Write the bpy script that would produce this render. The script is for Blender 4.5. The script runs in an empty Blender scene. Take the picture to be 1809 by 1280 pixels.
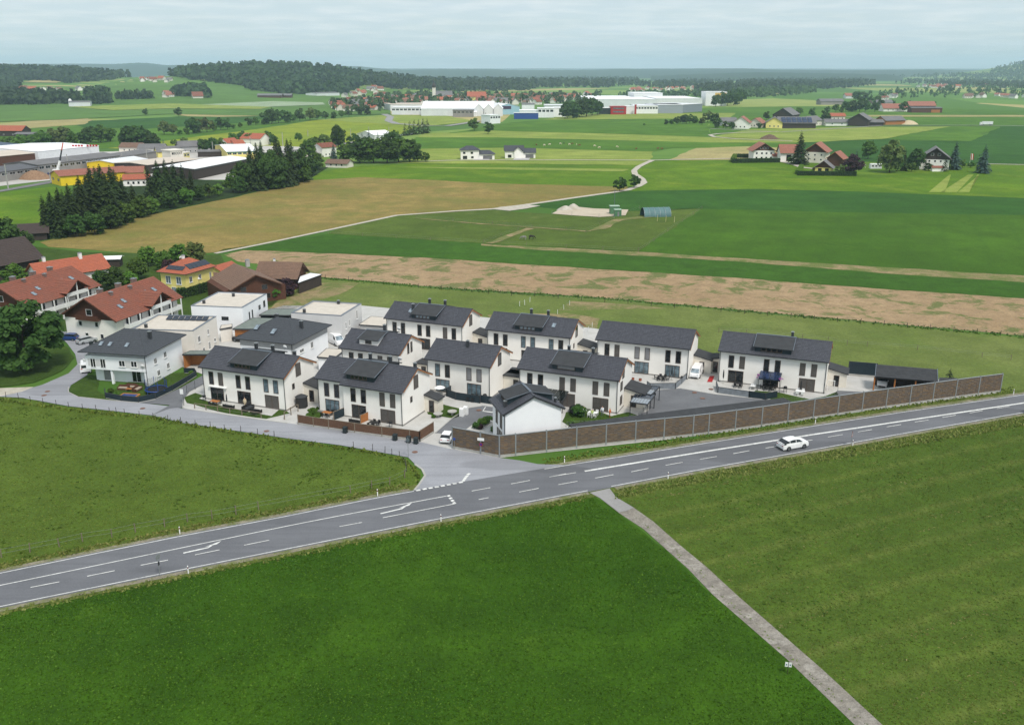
import bpy, bmesh, math, random
import numpy as np
from mathutils import Vector, Matrix, noise as mnoise
from mathutils.geometry import delaunay_2d_cdt
R = math.radians
random.seed(7)
SC = bpy.context.scene
COL = SC.collection

# ------------------------------------------------------------------ camera
CAM_H, PITCH, FPX, PW, PH = 55.0, R(17.594), 1621.5, 1809.0, 1280.0
cam = bpy.data.cameras.new('camera')
cam.sensor_width = 36.0
cam.lens = FPX / PW * 36.0
cam.clip_start, cam.clip_end = 1.0, 80000.0
cam_o = bpy.data.objects.new('camera', cam)
COL.objects.link(cam_o)
cam_o.location = (0, 0, CAM_H)
cam_o.rotation_euler = (R(90) - PITCH, 0, 0)
SC.camera = cam_o

# ------------------------------------------------------------------ world, sun, exposure
SUN_EL, SUN_AZ = R(56), R(152)          # azimuth clockwise from the view direction (+Y): right and a little behind the camera
wd = bpy.data.worlds.new('World'); SC.world = wd; wd.use_nodes = True
nt = wd.node_tree; nt.nodes.clear()
def wn(t, **k):
    n = nt.nodes.new(t)
    for a, b in k.items(): setattr(n, a, b)
    return n
sky = wn('ShaderNodeTexSky', sky_type='NISHITA', sun_disc=False, sun_elevation=SUN_EL, sun_rotation=SUN_AZ,
         altitude=500, air_density=1.0, dust_density=2.0, ozone_density=1.0)
tc = wn('ShaderNodeTexCoord')
sep = wn('ShaderNodeSeparateXYZ'); nt.links.new(tc.outputs['Generated'], sep.inputs[0])
def wm(op, a, b=None):
    n = wn('ShaderNodeMath', operation=op)
    for i, q in enumerate((a, b)):
        if q is None: continue
        if isinstance(q, (int, float)): n.inputs[i].default_value = q
        else: nt.links.new(q, n.inputs[i])
    return n.outputs[0]
# cloud layer: the view direction cut by a flat deck, so the streaks crowd together towards the horizon
zc = wm('MAXIMUM', sep.outputs[2], 0.0)
zz = wm('ADD', zc, 0.055)
cx_, cy_ = wm('DIVIDE', sep.outputs[0], zz), wm('DIVIDE', sep.outputs[1], zz)
cmb = wn('ShaderNodeCombineXYZ'); nt.links.new(cx_, cmb.inputs[0]); nt.links.new(cy_, cmb.inputs[1])
n1 = wn('ShaderNodeTexNoise'); n1.inputs['Scale'].default_value = 0.55; n1.inputs['Detail'].default_value = 7; n1.inputs['Roughness'].default_value = 0.62
n2 = wn('ShaderNodeTexNoise'); n2.inputs['Scale'].default_value = 1.9; n2.inputs['Detail'].default_value = 8; n2.inputs['Roughness'].default_value = 0.55
nt.links.new(cmb.outputs[0], n1.inputs['Vector']); nt.links.new(cmb.outputs[0], n2.inputs['Vector'])
r1 = wn('ShaderNodeMapRange'); r1.inputs[1].default_value = 0.30; r1.inputs[2].default_value = 0.66; r1.inputs[3].default_value = 0.62; r1.inputs[4].default_value = 0.97
nt.links.new(n1.outputs['Fac'], r1.inputs[0])
r2 = wn('ShaderNodeMapRange'); r2.inputs[1].default_value = 0.42; r2.inputs[2].default_value = 0.74
nt.links.new(n2.outputs['Fac'], r2.inputs[0])
cloud = wn('ShaderNodeMix', data_type='RGBA')
cloud.inputs['A'].default_value = (5.15, 5.85, 6.3, 1); cloud.inputs['B'].default_value = (6.7, 6.95, 7.1, 1)
nt.links.new(r2.outputs[0], cloud.inputs['Factor'])
skym = wn('ShaderNodeMix', data_type='RGBA')
nt.links.new(r1.outputs[0], skym.inputs['Factor']); nt.links.new(sky.outputs[0], skym.inputs['A']); nt.links.new(cloud.outputs['Result'], skym.inputs['B'])
bg = wn('ShaderNodeBackground'); bg.inputs['Strength'].default_value = 0.1
nt.links.new(skym.outputs['Result'], bg.inputs['Color'])
wo = wn('ShaderNodeOutputWorld'); nt.links.new(bg.outputs[0], wo.inputs['Surface'])

sl = bpy.data.lights.new('sun', 'SUN'); sl.energy = 2.2; sl.angle = R(13); sl.color = (1.0, 0.95, 0.88)
so = bpy.data.objects.new('sun', sl); COL.objects.link(so)
sd = Vector((math.sin(SUN_AZ) * math.cos(SUN_EL), math.cos(SUN_AZ) * math.cos(SUN_EL), math.sin(SUN_EL)))
so.rotation_euler = sd.to_track_quat('Z', 'Y').to_euler(); so.location = sd * 300

SC.view_settings.view_transform = 'Standard'; SC.view_settings.look = 'None'
SC.view_settings.exposure = 0.5; SC.view_settings.gamma = 1.0; SC.view_settings.use_curve_mapping = False
SC.render.engine = 'CYCLES'
cy = SC.cycles
cy.max_bounces = 6; cy.diffuse_bounces = 3; cy.glossy_bounces = 3; cy.transmission_bounces = 4; cy.volume_bounces = 1; cy.transparent_max_bounces = 8
cy.use_denoising = True; cy.denoising_prefilter = 'NONE'; cy.caustics_reflective = False; cy.caustics_refractive = False
cy.use_adaptive_sampling = False

# ------------------------------------------------------------------ ground geometry of the place
CP, SP = math.cos(PITCH), math.sin(PITCH)
def ray(px, py):
    rx, ru = (px - PW / 2) / FPX, -(py - PH / 2) / FPX
    return rx, CP + ru * SP, -SP + ru * CP
def G(px, py, z=0.0):
    """the point of height z that the photograph shows at this pixel"""
    dx, dy, dz = ray(px, py); t = (z - CAM_H) / dz
    return Vector((dx * t, dy * t, z))
BUMPS = [(-760, 2750, 300, 520, 50), (-520, 2900, 260, 420, 19), (-1480, 3000, 330, 520, 46), (-1000, 3500, 420, 400, 4), (-2150, 3000, 420, 600, 40),
         (-200, 3500, 520, 420, 7), (3900, 6300, 620, 900, 165), (300, 3900, 900, 500, 5), (-900, 1900, 420, 330, 10)]
def bump(x, y):
    z = 0.0
    for bx, by, sx, sy, h in BUMPS:
        q = ((x - bx) / sx) ** 2 + ((y - by) / sy) ** 2
        if q < 9: z += h * math.exp(-q * 0.5 * 1.6)
    return z
def terr(x, y):
    if y < 1150: return 0.0
    f = min(1.0, (y - 1150) / 500.0); f = f * f * (3 - 2 * f)
    return bump(x, y) * f
def T(px, py):
    """the same, on the rising ground far away"""
    dx, dy, dz = ray(px, py)
    p = None
    if dz < -1e-6:
        p = G(px, py)
        if p.y < 1150: return p
    t = 1100.0 / dy; st = 20.0
    while t * dy < 12000:
        x, y, z = dx * t, dy * t, CAM_H + dz * t
        if z <= terr(x, y):
            a, b = t - st, t
            for _ in range(18):
                m = (a + b) / 2
                if CAM_H + dz * m <= terr(dx * m, dy * m): b = m
                else: a = m
            return Vector((dx * b, dy * b, terr(dx * b, dy * b)))
        t += st
    if p is None: raise ValueError('no ground at %s,%s' % (px, py))
    return Vector((p.x, p.y, terr(p.x, p.y)))
def mpp(p):
    """metres that one photograph pixel covers at a point"""
    return (p.y * CP - (p.z - CAM_H) * SP) / FPX

# ------------------------------------------------------------------ object helpers
def link(o, parent=None):
    COL.objects.link(o)
    if parent is not None: o.parent = parent
    return o
def tag(o, label=None, cat=None, group=None, kind=None):
    if label: o['label'] = label
    if cat: o['category'] = cat
    if group: o['group'] = group
    if kind: o['kind'] = kind
    return o
def thing(name, label, cat, loc=(0, 0, 0), rz=0.0, group=None):
    o = bpy.data.objects.new(name, None); o.empty_display_size = 0.5
    COL.objects.link(o); o.location = loc; o.rotation_euler = (0, 0, rz)
    return tag(o, label, cat, group)
def inst(name, me, parent=None, loc=(0, 0, 0), rz=0.0, sc=None):
    o = bpy.data.objects.new(name, me); link(o, parent); o.location = loc; o.rotation_euler = (0, 0, rz)
    if sc is not None: o.scale = (sc, sc, sc) if isinstance(sc, (int, float)) else sc
    return o
def copy_tree(o, parent=None, top=True):
    c = o.copy(); COL.objects.link(c); c.parent = parent
    for ch in o.children: copy_tree(ch, c, False)
    return c
class MB:
    def __init__(s): s.v, s.f, s.m = [], [], []
    def poly(s, pts, m=0):
        b = len(s.v); s.v += [tuple(p) for p in pts]; s.f.append(tuple(range(b, b + len(pts)))); s.m.append(m)
    def box(s, x0, x1, y0, y1, z0, z1, m=0):
        b = len(s.v)
        s.v += [(x0,y0,z0),(x1,y0,z0),(x1,y1,z0),(x0,y1,z0),(x0,y0,z1),(x1,y0,z1),(x1,y1,z1),(x0,y1,z1)]
        s.f += [(b,b+3,b+2,b+1),(b+4,b+5,b+6,b+7),(b,b+1,b+5,b+4),(b+1,b+2,b+6,b+5),(b+2,b+3,b+7,b+6),(b+3,b,b+4,b+7)]; s.m += [m]*6
        return s
    def cbox(s, x, y, z0, sx, sy, h, rz=0.0, m=0):
        """box standing at x, y turned by rz"""
        c, n = math.cos(rz), math.sin(rz); b = len(s.v)
        for z in (z0, z0 + h):
            for ax, ay in ((-1,-1),(1,-1),(1,1),(-1,1)):
                u, w = ax * sx / 2, ay * sy / 2
                s.v.append((x + u * c - w * n, y + u * n + w * c, z))
        s.f += [(b,b+3,b+2,b+1),(b+4,b+5,b+6,b+7),(b,b+1,b+5,b+4),(b+1,b+2,b+6,b+5),(b+2,b+3,b+7,b+6),(b+3,b,b+4,b+7)]; s.m += [m]*6
        return s
    def beam(s, p, q, w, h, m=0):
        """bar from p to q, w wide and h high, hung below the line p-q"""
        p, q = Vector(p), Vector(q); d = q - p; n = Vector((-d.y, d.x, 0))
        n = n.normalized() * w / 2 if n.length > 1e-6 else Vector((w / 2, 0, 0)); b = len(s.v)
        for e in (p, q):
            for sg, dz in ((-1, -h), (1, -h), (1, 0), (-1, 0)): s.v.append(tuple(e + n * sg + Vector((0, 0, dz))))
        s.f += [(b,b+1,b+2,b+3),(b+4,b+7,b+6,b+5),(b,b+4,b+5,b+1),(b+1,b+5,b+6,b+2),(b+2,b+6,b+7,b+3),(b+3,b+7,b+4,b)]; s.m += [m]*6
        return s
    def prism(s, pts, z0, z1, m=0, mt=None):
        b = len(s.v); n = len(pts)
        s.v += [(p[0], p[1], z0) for p in pts] + [(p[0], p[1], z1) for p in pts]
        s.f += [tuple(range(b + n - 1, b - 1, -1)), tuple(range(b + n, b + 2 * n))]; s.m += [m, m if mt is None else mt]
        for i in range(n):
            j = (i + 1) % n; s.f.append((b+i, b+j, b+n+j, b+n+i)); s.m.append(m)
        return s
    def xprism(s, prof, x0, x1, m=0):
        """profile in (y, z) drawn out along x"""
        b = len(s.v); n = len(prof)
        s.v += [(x0, p[0], p[1]) for p in prof] + [(x1, p[0], p[1]) for p in prof]
        s.f += [tuple(range(b + n - 1, b - 1, -1)), tuple(range(b + n, b + 2 * n))]; s.m += [m, m]
        for i in range(n):
            j = (i + 1) % n; s.f.append((b+i, b+j, b+n+j, b+n+i)); s.m.append(m)
        return s
    def tube(s, p, q, r, n=6, r2=None, m=0):
        p, q = Vector(p), Vector(q); d = (q - p).normalized(); a = d.orthogonal().normalized(); c = d.cross(a); b = len(s.v)
        r2 = r if r2 is None else r2
        for e, rr in ((p, r), (q, r2)):
            for k in range(n):
                t = 2 * math.pi * k / n; s.v.append(tuple(e + (a * math.cos(t) + c * math.sin(t)) * rr))
        for k in range(n):
            j = (k + 1) % n; s.f.append((b+k, b+j, b+n+j, b+n+k)); s.m.append(m)
        s.f += [tuple(range(b + n - 1, b - 1, -1)), tuple(range(b + n, b + 2 * n))]; s.m += [m, m]
        return s
    def lathe(s, prof, n=10, c=(0, 0, 0), m=0):
        b = len(s.v)
        for r, z in prof:
            for k in range(n):
                t = 2 * math.pi * k / n; s.v.append((c[0] + r * math.cos(t), c[1] + r * math.sin(t), c[2] + z))
        for i in range(len(prof) - 1):
            for k in range(n):
                j = (k + 1) % n; s.f.append((b+i*n+k, b+i*n+j, b+(i+1)*n+j, b+(i+1)*n+k)); s.m.append(m)
        return s
    def add(s, o, M):
        b = len(s.v); s.v += [tuple(M @ Vector(p)) for p in o.v]; s.f += [tuple(i + b for i in f) for f in o.f]; s.m += o.m
    def mesh(s, name, mats, smooth=False):
        me = bpy.data.meshes.new(name); me.from_pydata(s.v, [], s.f)
        mats = mats if isinstance(mats, (list, tuple)) else [mats]
        for q in mats: me.materials.append(q)
        if len(mats) > 1: me.polygons.foreach_set('material_index', s.m)
        if smooth: me.polygons.foreach_set('use_smooth', [True] * len(s.f))
        me.update(); return me
    def build(s, name, mats, parent=None, loc=(0, 0, 0), rz=0.0, smooth=False):
        return inst(name, s.mesh(name, mats, smooth), parent, loc, rz)
# ------------------------------------------------------------------ materials
def lin(c):
    return tuple(((v / 255) / 12.92 if v / 255 <= 0.04045 else ((v / 255 + 0.055) / 1.055) ** 2.4) for v in c) + (1.0,)
class NT:
    def __init__(s, name):
        s.mat = bpy.data.materials.new(name); s.mat.use_nodes = True; s.t = s.mat.node_tree; s.t.nodes.clear()
        s.out = s.n('ShaderNodeOutputMaterial'); s.b = s.n('ShaderNodeBsdfPrincipled'); s.l(s.b.outputs[0], s.out.inputs[0])
    def n(s, t, **k):
        q = s.t.nodes.new(t)
        for a, b in k.items(): setattr(q, a, b)
        return q
    def l(s, a, b): s.t.links.new(a, b)
    def pos(s, scale=(1, 1, 1), rz=0.0, world=False):
        m = s.n('ShaderNodeMapping'); m.inputs['Scale'].default_value = scale; m.inputs['Rotation'].default_value = (0, 0, rz)
        if world: s.l(s.n('ShaderNodeNewGeometry').outputs['Position'], m.inputs[0])
        else: s.l(s.n('ShaderNodeTexCoord').outputs['Object'], m.inputs[0])
        return m.outputs[0]
    def noise(s, vec, scale, detail=4, rough=0.55, lo=0.35, hi=0.65, dist=0.0):
        q = s.n('ShaderNodeTexNoise'); q.inputs['Scale'].default_value = scale; q.inputs['Detail'].default_value = detail
        q.inputs['Roughness'].default_value = rough; q.inputs['Distortion'].default_value = dist; s.l(vec, q.inputs['Vector'])
        r = s.n('ShaderNodeMapRange'); r.inputs[1].default_value = lo; r.inputs[2].default_value = hi; s.l(q.outputs['Fac'], r.inputs[0])
        return r.outputs[0]
    def mix(s, f, a, b, mode='MIX'):
        q = s.n('ShaderNodeMix', data_type='RGBA', blend_type=mode)
        for k, v in (('Factor', f), ('A', a), ('B', b)):
            if isinstance(v, (int, float)): q.inputs[k].default_value = v
            elif isinstance(v, tuple): q.inputs[k].default_value = v
            else: s.l(v, q.inputs[k])
        return q.outputs['Result']
    def math(s, op, a, b=0.0):
        q = s.n('ShaderNodeMath', operation=op)
        for i, v in enumerate((a, b)):
            if isinstance(v, (int, float)): q.inputs[i].default_value = v
            else: s.l(v, q.inputs[i])
        return q.outputs[0]
    def bump(s, h, dist, strength=0.6):
        q = s.n('ShaderNodeBump'); q.inputs['Distance'].default_value = dist; q.inputs['Strength'].default_value = strength
        s.l(h, q.inputs['Height']); s.l(q.outputs[0], s.b.inputs['Normal'])
    def fin(s, col, rough=0.8, spec=0.3, metal=0.0):
        if isinstance(col, tuple): s.b.inputs['Base Color'].default_value = col
        else: s.l(col, s.b.inputs['Base Color'])
        s.b.inputs['Roughness'].default_value = rough; s.b.inputs['Specular IOR Level'].default_value = spec; s.b.inputs['Metallic'].default_value = metal
        return s.mat
MATS = {}
def PM(name, c, c2=None, scale=1.5, rough=0.75, spec=0.3, metal=0.0, bump=0.0, detail=5, world=False, fw=0.18):
    """plain material: two near colours mixed by noise"""
    if name in MATS: return MATS[name]
    q = NT(name); c2 = c2 or tuple(v * 0.86 for v in c); p = q.pos(world=world)
    f = q.noise(p, scale, detail)
    fine = q.noise(p, scale * 9, 3)
    col = q.mix(f, lin(c), lin(c2)); col = q.mix(q.math('MULTIPLY', fine, fw), col, lin(tuple(v * 0.7 for v in c)))
    if bump: q.bump(fine, bump)
    MATS[name] = q.fin(col, rough, spec, metal); return MATS[name]
def field(name, c, c2, c3=None, big=0.02, mid=0.25, fine=2.2, stripe=None, rough=0.95, f3=(0.6, 0.8), bumpd=0.10, s3=None):
    """grass or soil seen from above: broad patches, tufts and a fine grain; stripe = (direction, pitch in metres, colour, amount)"""
    if name in MATS: return MATS[name]
    k_ = 1.0; c, c2 = tuple(v * k_ for v in c), tuple(v * k_ for v in c2); c3 = tuple(v * k_ for v in c3) if c3 else None
    q = NT(name); p = q.pos(world=True)
    a = q.noise(p, big, 4, 0.55, 0.38, 0.62, 0.6); b = q.noise(p, mid, 5, 0.62, 0.36, 0.66); d = q.noise(p, fine, 5, 0.75, 0.28, 0.72)
    col = q.mix(a, lin(c), lin(c2))
    col = q.mix(q.math('MULTIPLY', b, 0.6), col, lin(tuple(v * 0.76 for v in c2)))
    if c3:
        e = q.noise(p, s3 or mid * 0.6, 6, 0.7, f3[0], f3[1], 0.5); col = q.mix(e, col, lin(c3))
    if stripe:
        dr, pitch, sc_, am = stripe
        w = q.n('ShaderNodeTexWave', wave_type='BANDS', bands_direction='X', wave_profile='SIN')
        w.inputs['Scale'].default_value = 0.314 / pitch; w.inputs['Distortion'].default_value = 0.9; w.inputs['Detail'].default_value = 5; w.inputs['Detail Scale'].default_value = 3.0
        q.l(q.pos(rz=dr, world=True), w.inputs['Vector'])
        st = q.noise(q.pos(scale=(1, 0.10, 1), rz=dr, world=True), 1.1, 6, 0.8, 0.36, 0.70)
        r = q.math('MULTIPLY', q.math('POWER', w.outputs['Fac'], 7.0), am)
        col = q.mix(q.math('MULTIPLY', r, st), col, lin(sc_))
    col = q.mix(q.math('MULTIPLY', d, 0.62), col, lin(tuple(v * 0.55 for v in c)))
    g = q.noise(p, fine * 3.1, 3, 0.8, 0.55, 0.8); col = q.mix(q.math('MULTIPLY', g, 0.42), col, lin(tuple(min(255, v * 1.36 + 8) for v in c)))
    if bumpd: q.bump(q.math('ADD', d, q.math('MULTIPLY', b, 1.5)), bumpd, 0.8)
    MATS[name] = q.fin(col, rough, 0.12); return MATS[name]
def tiles(name, c, c2, tw=0.33, th=0.37, rough=0.6, weather=None):
    """roof covering: colour of single tiles and the joints between them on top of the modelled courses"""
    if name in MATS: return MATS[name]
    q = NT(name); p = q.pos()
    br = q.n('ShaderNodeTexBrick'); br.inputs['Scale'].default_value = 1.0; br.inputs['Brick Width'].default_value = tw; br.inputs['Row Height'].default_value = th
    br.inputs['Mortar Size'].default_value = 0.018; br.inputs['Color1'].default_value = lin(c); br.inputs['Color2'].default_value = lin(c2); br.inputs['Mortar'].default_value = lin(tuple(v * 0.55 for v in c))
    q.l(p, br.inputs['Vector'])
    f = q.noise(p, 0.5, 5); col = q.mix(q.math('MULTIPLY', f, 0.5), br.outputs['Color'], lin(weather or tuple(v * 0.82 for v in c)))
    MATS[name] = q.fin(col, rough, 0.35); return MATS[name]
def glassy(name, c, rough=0.06, spec=0.6):
    if name in MATS: return MATS[name]
    q = NT(name); MATS[name] = q.fin(q.mix(q.noise(q.pos(), 1.1, 2), lin(c), lin(tuple(v * 0.6 for v in c))), rough, spec); return MATS[name]
def leaves(name, c, c2, tr=0.25):
    if name in MATS: return MATS[name]
    q = NT(name)
    at = q.n('ShaderNodeAttribute', attribute_name='shade'); oi = q.n('ShaderNodeObjectInfo')
    col = q.mix(at.outputs['Fac'], lin(c), lin(c2))
    hs = q.n('ShaderNodeHueSaturation'); q.l(col, hs.inputs['Color'])
    r = q.n('ShaderNodeMapRange'); r.inputs[3].default_value = 0.78; r.inputs[4].default_value = 1.22; q.l(oi.outputs['Random'], r.inputs[0]); q.l(r.outputs[0], hs.inputs['Value'])
    h = q.n('ShaderNodeMapRange'); h.inputs[3].default_value = 0.485; h.inputs[4].default_value = 0.515; q.l(oi.outputs['Random'], h.inputs[0]); q.l(h.outputs[0], hs.inputs['Hue'])
    q.fin(hs.outputs[0], 0.65, 0.2)
    t = q.n('ShaderNodeBsdfTranslucent'); q.l(hs.outputs[0], t.inputs[0])
    ms = q.n('ShaderNodeMixShader'); ms.inputs[0].default_value = tr; q.l(q.b.outputs[0], ms.inputs[1]); q.l(t.outputs[0], ms.inputs[2]); q.l(ms.outputs[0], q.out.inputs[0])
    MATS[name] = q.mat; return q.mat

WHITE = PM('stucco_white', (242, 239, 233), (236, 232, 225), 0.35, 0.9, 0.2, fw=.035)
WARM = PM('stucco_cream', (228, 222, 210), (220, 213, 200), 0.35, 0.9, 0.2, fw=.04)
COOLW = PM('stucco_cool_white', (240, 241, 242), (233, 234, 236), 0.35, 0.9, 0.2, fw=.035)
GREYST = PM('stucco_grey', (168, 168, 168), (160, 160, 161), 0.35, 0.9, 0.2)
LGREYST = PM('stucco_light_grey', (208, 207, 206), (200, 199, 198), 0.35, 0.9, 0.2, fw=.05)
BEIGEST = PM('stucco_beige', (228, 222, 213), (220, 214, 204), 0.3, 0.9, 0.2, fw=.05)
YELLOWST = PM('stucco_yellow', (236, 222, 140), (228, 212, 128), 0.3, 0.9, 0.2)
YELLOWB = PM('painted_yellow_sheet', (240, 208, 40), (228, 192, 30), 0.5, 0.6, 0.3)
TILE_D = tiles('anthracite_tiles', (80, 81, 88), (67, 68, 75))
TILE_S = tiles('grey_slate_shingles', (76, 79, 84), (64, 67, 72), 0.28, 0.2)
TILE_R = tiles('red_clay_tiles', (146, 86, 66), (130, 76, 60), 0.3, 0.36, 0.8, (112, 76, 64))
TILE_O = tiles('orange_clay_tiles', (182, 102, 74), (168, 92, 66), 0.3, 0.36, 0.8, (148, 88, 70))
TILE_B = tiles('brown_tiles', (134, 106, 88), (120, 94, 78), 0.3, 0.34, 0.85, (104, 84, 72))
TILE_BK = tiles('dark_brown_tiles', (78, 66, 62), (68, 58, 55), 0.3, 0.34, 0.85)
TILE_P = tiles('salmon_tiles', (168, 110, 92), (154, 100, 84), 0.3, 0.36, 0.8)
BITUMEN = PM('bitumen_sheet', (66, 67, 69), (58, 59, 61), 0.9, 0.85, 0.2)
GREENROOF = PM('grey_green_felt', (122, 130, 124), (110, 118, 112), 0.7, 0.9, 0.2)
GRAVELROOF = PM('pale_roof_gravel', (204, 196, 184), (194, 186, 174), 0.8, 0.95, 0.1, bump=0.02)
CLAD = PM('dark_teal_cladding', (36, 52, 60), (30, 44, 52), 1.2, 0.55, 0.4)
TRIM = PM('anthracite_metal', (52, 54, 58), (46, 48, 52), 2.0, 0.45, 0.5)
SHEET = PM('grey_metal_flashing', (112, 120, 130), (100, 108, 118), 2.0, 0.4, 0.5, 0.3)
FRAME = PM('brown_grey_frame', (96, 82, 74), (88, 75, 68), 2.0, 0.6)
SHUT = PM('taupe_roller_shutter', (104, 99, 95), (96, 92, 88), 2.0, 0.6)
SHUTG = PM('grey_roller_shutter', (150, 149, 150), (140, 139, 141), 2.0, 0.6)
GLASS = glassy('dark_window_glass', (38, 42, 46))
GLASSB = glassy('curtained_window_glass', (112, 132, 142), 0.15)
GLASSG = glassy('sky_window_glass', (150, 165, 175), 0.08)
SOLAR = glassy('blue_solar_glass', (46, 60, 92), 0.12)
SOLARD = glassy('dark_solar_glass', (40, 46, 60), 0.12)
WOODO = PM('orange_larch_wood', (176, 116, 66), (160, 102, 56), 2.5, 0.7)
WOODB = PM('brown_stained_wood', (92, 58, 42), (80, 50, 36), 2.5, 0.75)
WOODD = PM('dark_weathered_wood', (70, 60, 54), (58, 50, 46), 2.5, 0.85)
WOODF = PM('red_brown_fence_wood', (112, 84, 66), (98, 72, 56), 3.0, 0.8)
WOODG = PM('grey_post_wood', (132, 120, 104), (116, 104, 90), 4.0, 0.9)
CONC = PM('concrete', (176, 174, 168), (162, 160, 154), 0.8, 0.9, 0.2)
STEEL = PM('galvanised_steel', (158, 162, 164), (146, 150, 152), 2.0, 0.45, 0.5, 0.4)
WPAINT = PM('white_paint', (238, 238, 236), (230, 230, 228), 2.0, 0.5)
BLACK = PM('black_plastic', (34, 35, 37), (28, 29, 31), 3.0, 0.6)
RATTAN = PM('black_rattan', (44, 42, 42), (34, 33, 33), 6.0, 0.8)
CUSHION = PM('beige_cushion', (170, 156, 140), (158, 144, 128), 3.0, 0.9)
REDP = PM('red_paint', (178, 38, 40), (160, 34, 36), 2.0, 0.5)
BLUEP = PM('blue_paint', (44, 78, 150), (38, 68, 134), 2.0, 0.5)
TEALG = PM('blue_green_sheet', (92, 124, 124), (80, 110, 112), 0.6, 0.6)
GREENP = PM('green_paint', (86, 128, 92), (76, 116, 82), 0.8, 0.6)
HALLG = PM('grey_fibre_cement', (148, 144, 140), (136, 132, 128), 0.12, 0.9)
HALLL = PM('pale_sheet_wall', (224, 226, 228), (214, 216, 219), 0.12, 0.7)
HALLT = PM('tan_sheet_roof', (206, 194, 180), (196, 184, 170), 0.12, 0.8)
HALLW = PM('white_sheet_roof', (244, 244, 244), (236, 237, 238), 0.08, 0.6)
ASPHGR = PM('roof_grey', (120, 118, 118), (108, 106, 107), 0.15, 0.85)
BARK = PM('bark', (74, 60, 48), (60, 48, 38), 3.0, 0.95)
LEAF = [leaves('leaves_mid_green', (56, 88, 28), (94, 124, 46)), leaves('leaves_dark_green', (44, 70, 26), (74, 102, 42)),
        leaves('leaves_fresh_green', (72, 108, 34), (104, 140, 54)), leaves('leaves_olive', (78, 96, 44), (108, 122, 64)), leaves('leaves_deep_green', (32, 52, 24), (58, 80, 38))]
NEEDLE = [leaves('needles_dark', (32, 48, 22), (62, 80, 36), 0.15), leaves('needles_blue_green', (44, 66, 58), (70, 92, 82), 0.1)]
PURPLE = leaves('leaves_purple', (46, 32, 38), (70, 46, 52), 0.15)
HEDGE = leaves('hedge_leaves', (46, 78, 28), (70, 104, 40), 0.15)
HEDGEY = leaves('hedge_leaves_yellow', (86, 116, 36), (118, 144, 54), 0.15)
# ------------------------------------------------------------------ the ground: one sheet to the horizon, fields, roads and paving laid on it
def struct(o): o['kind'] = 'structure'; return o
def lay(x, y, layer): return 0.004 * layer * (1 + max(y, 0) / 60.0)
def patch(name, pts, mat, layer, hz=0.0, kind='structure', world=False):
    mb = MB(); ps = []; PQ = [Vector((p[0], p[1], 0)) if world else G(*p) for p in pts]
    if any(k in name for k in ('meadow', 'field', 'pasture', 'strip', 'paddock', 'bank', 'lawn')):
        # ragged margins: every straight side wanders a little
        rg = random.Random(len(pts) * 7 + int(abs(PQ[0].x))); nw = []
        for i, a in enumerate(PQ):
            b = PQ[(i + 1) % len(PQ)]; d = b - a; L = d.length; far_ = max(a.y, b.y); st = max(1.5, far_ * .012); n = min(60, max(1, int(L / st))); nn = Vector((-d.y, d.x, 0)).normalized() if L > 0 else Vector(); am = min(far_ * .0018, st * .25)
            for k in range(n): nw.append(a + d * (k / n) + (nn * (mnoise.noise(Vector((a.x * .01 + k * .31, a.y * .01, 1.7))) * am * 1.6 + rg.uniform(-.5, .5) * am) if k else Vector()))
        PQ = nw
    for q in PQ:
        ps.append((q.x, q.y, lay(q.x, q.y, layer) + hz))
    mb.poly(ps); o = mb.build(name, mat); o['kind'] = kind
    return o
def patch_far(name, pts, mat, layer, step=14):
    """a field draped over the rising ground"""
    xs = [p[0] for p in pts]; ys = [p[1] for p in pts]; bp = []
    for i, p in enumerate(pts):
        q = pts[(i + 1) % len(pts)]; n = max(1, int(math.dist(p, q) / step))
        bp += [(p[0] + (q[0] - p[0]) * k / n, p[1] + (q[1] - p[1]) * k / n) for k in range(n)]
    nb = len(bp); pin = []
    def inside(x, y):
        c = False
        for i in range(nb):
            a, b = bp[i], bp[i - 1]
            if (a[1] > y) != (b[1] > y) and x < (b[0] - a[0]) * (y - a[1]) / (b[1] - a[1]) + a[0]: c = not c
        return c
    y = min(ys) + 2
    while y < max(ys):
        x = min(xs) + step / 2
        while x < max(xs):
            if inside(x, y): pin.append((x, y))
            x += step
        y += step * 0.28
    vs, es, fs, *_ = delaunay_2d_cdt([Vector(p) for p in bp + pin], [(i, (i + 1) % nb) for i in range(nb)], [tuple(range(nb))], 1, 1e-4)
    V = []
    for p in vs:
        q = T(p.x, p.y); V.append((q.x, q.y, q.z + 0.35 + 0.25 * layer))
    me = bpy.data.meshes.new(name); me.from_pydata(V, [], [tuple(f) for f in fs]); me.materials.append(mat)
    return struct(inst(name, me))
def strip(name, pts, w, mat, layer, world=False):
    """a path of even width along a line of pixels"""
    P = [Vector((p[0], p[1], 0)) if world else G(*p) for p in pts]; L, Rr = [], []
    ws = w if isinstance(w, (list, tuple)) else [w] * len(P)
    for i, p in enumerate(P):
        d = (P[min(i + 1, len(P) - 1)] - P[max(i - 1, 0)]); n = Vector((-d.y, d.x, 0)).normalized() * ws[i] / 2
        L.append(p + n); Rr.append(p - n)
    mb = MB()
    for i in range(len(P) - 1):
        mb.poly([(q.x, q.y, lay(q.x, q.y, layer)) for q in (Rr[i], Rr[i+1], L[i+1], L[i])])
    return struct(mb.build(name, mat))

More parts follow.
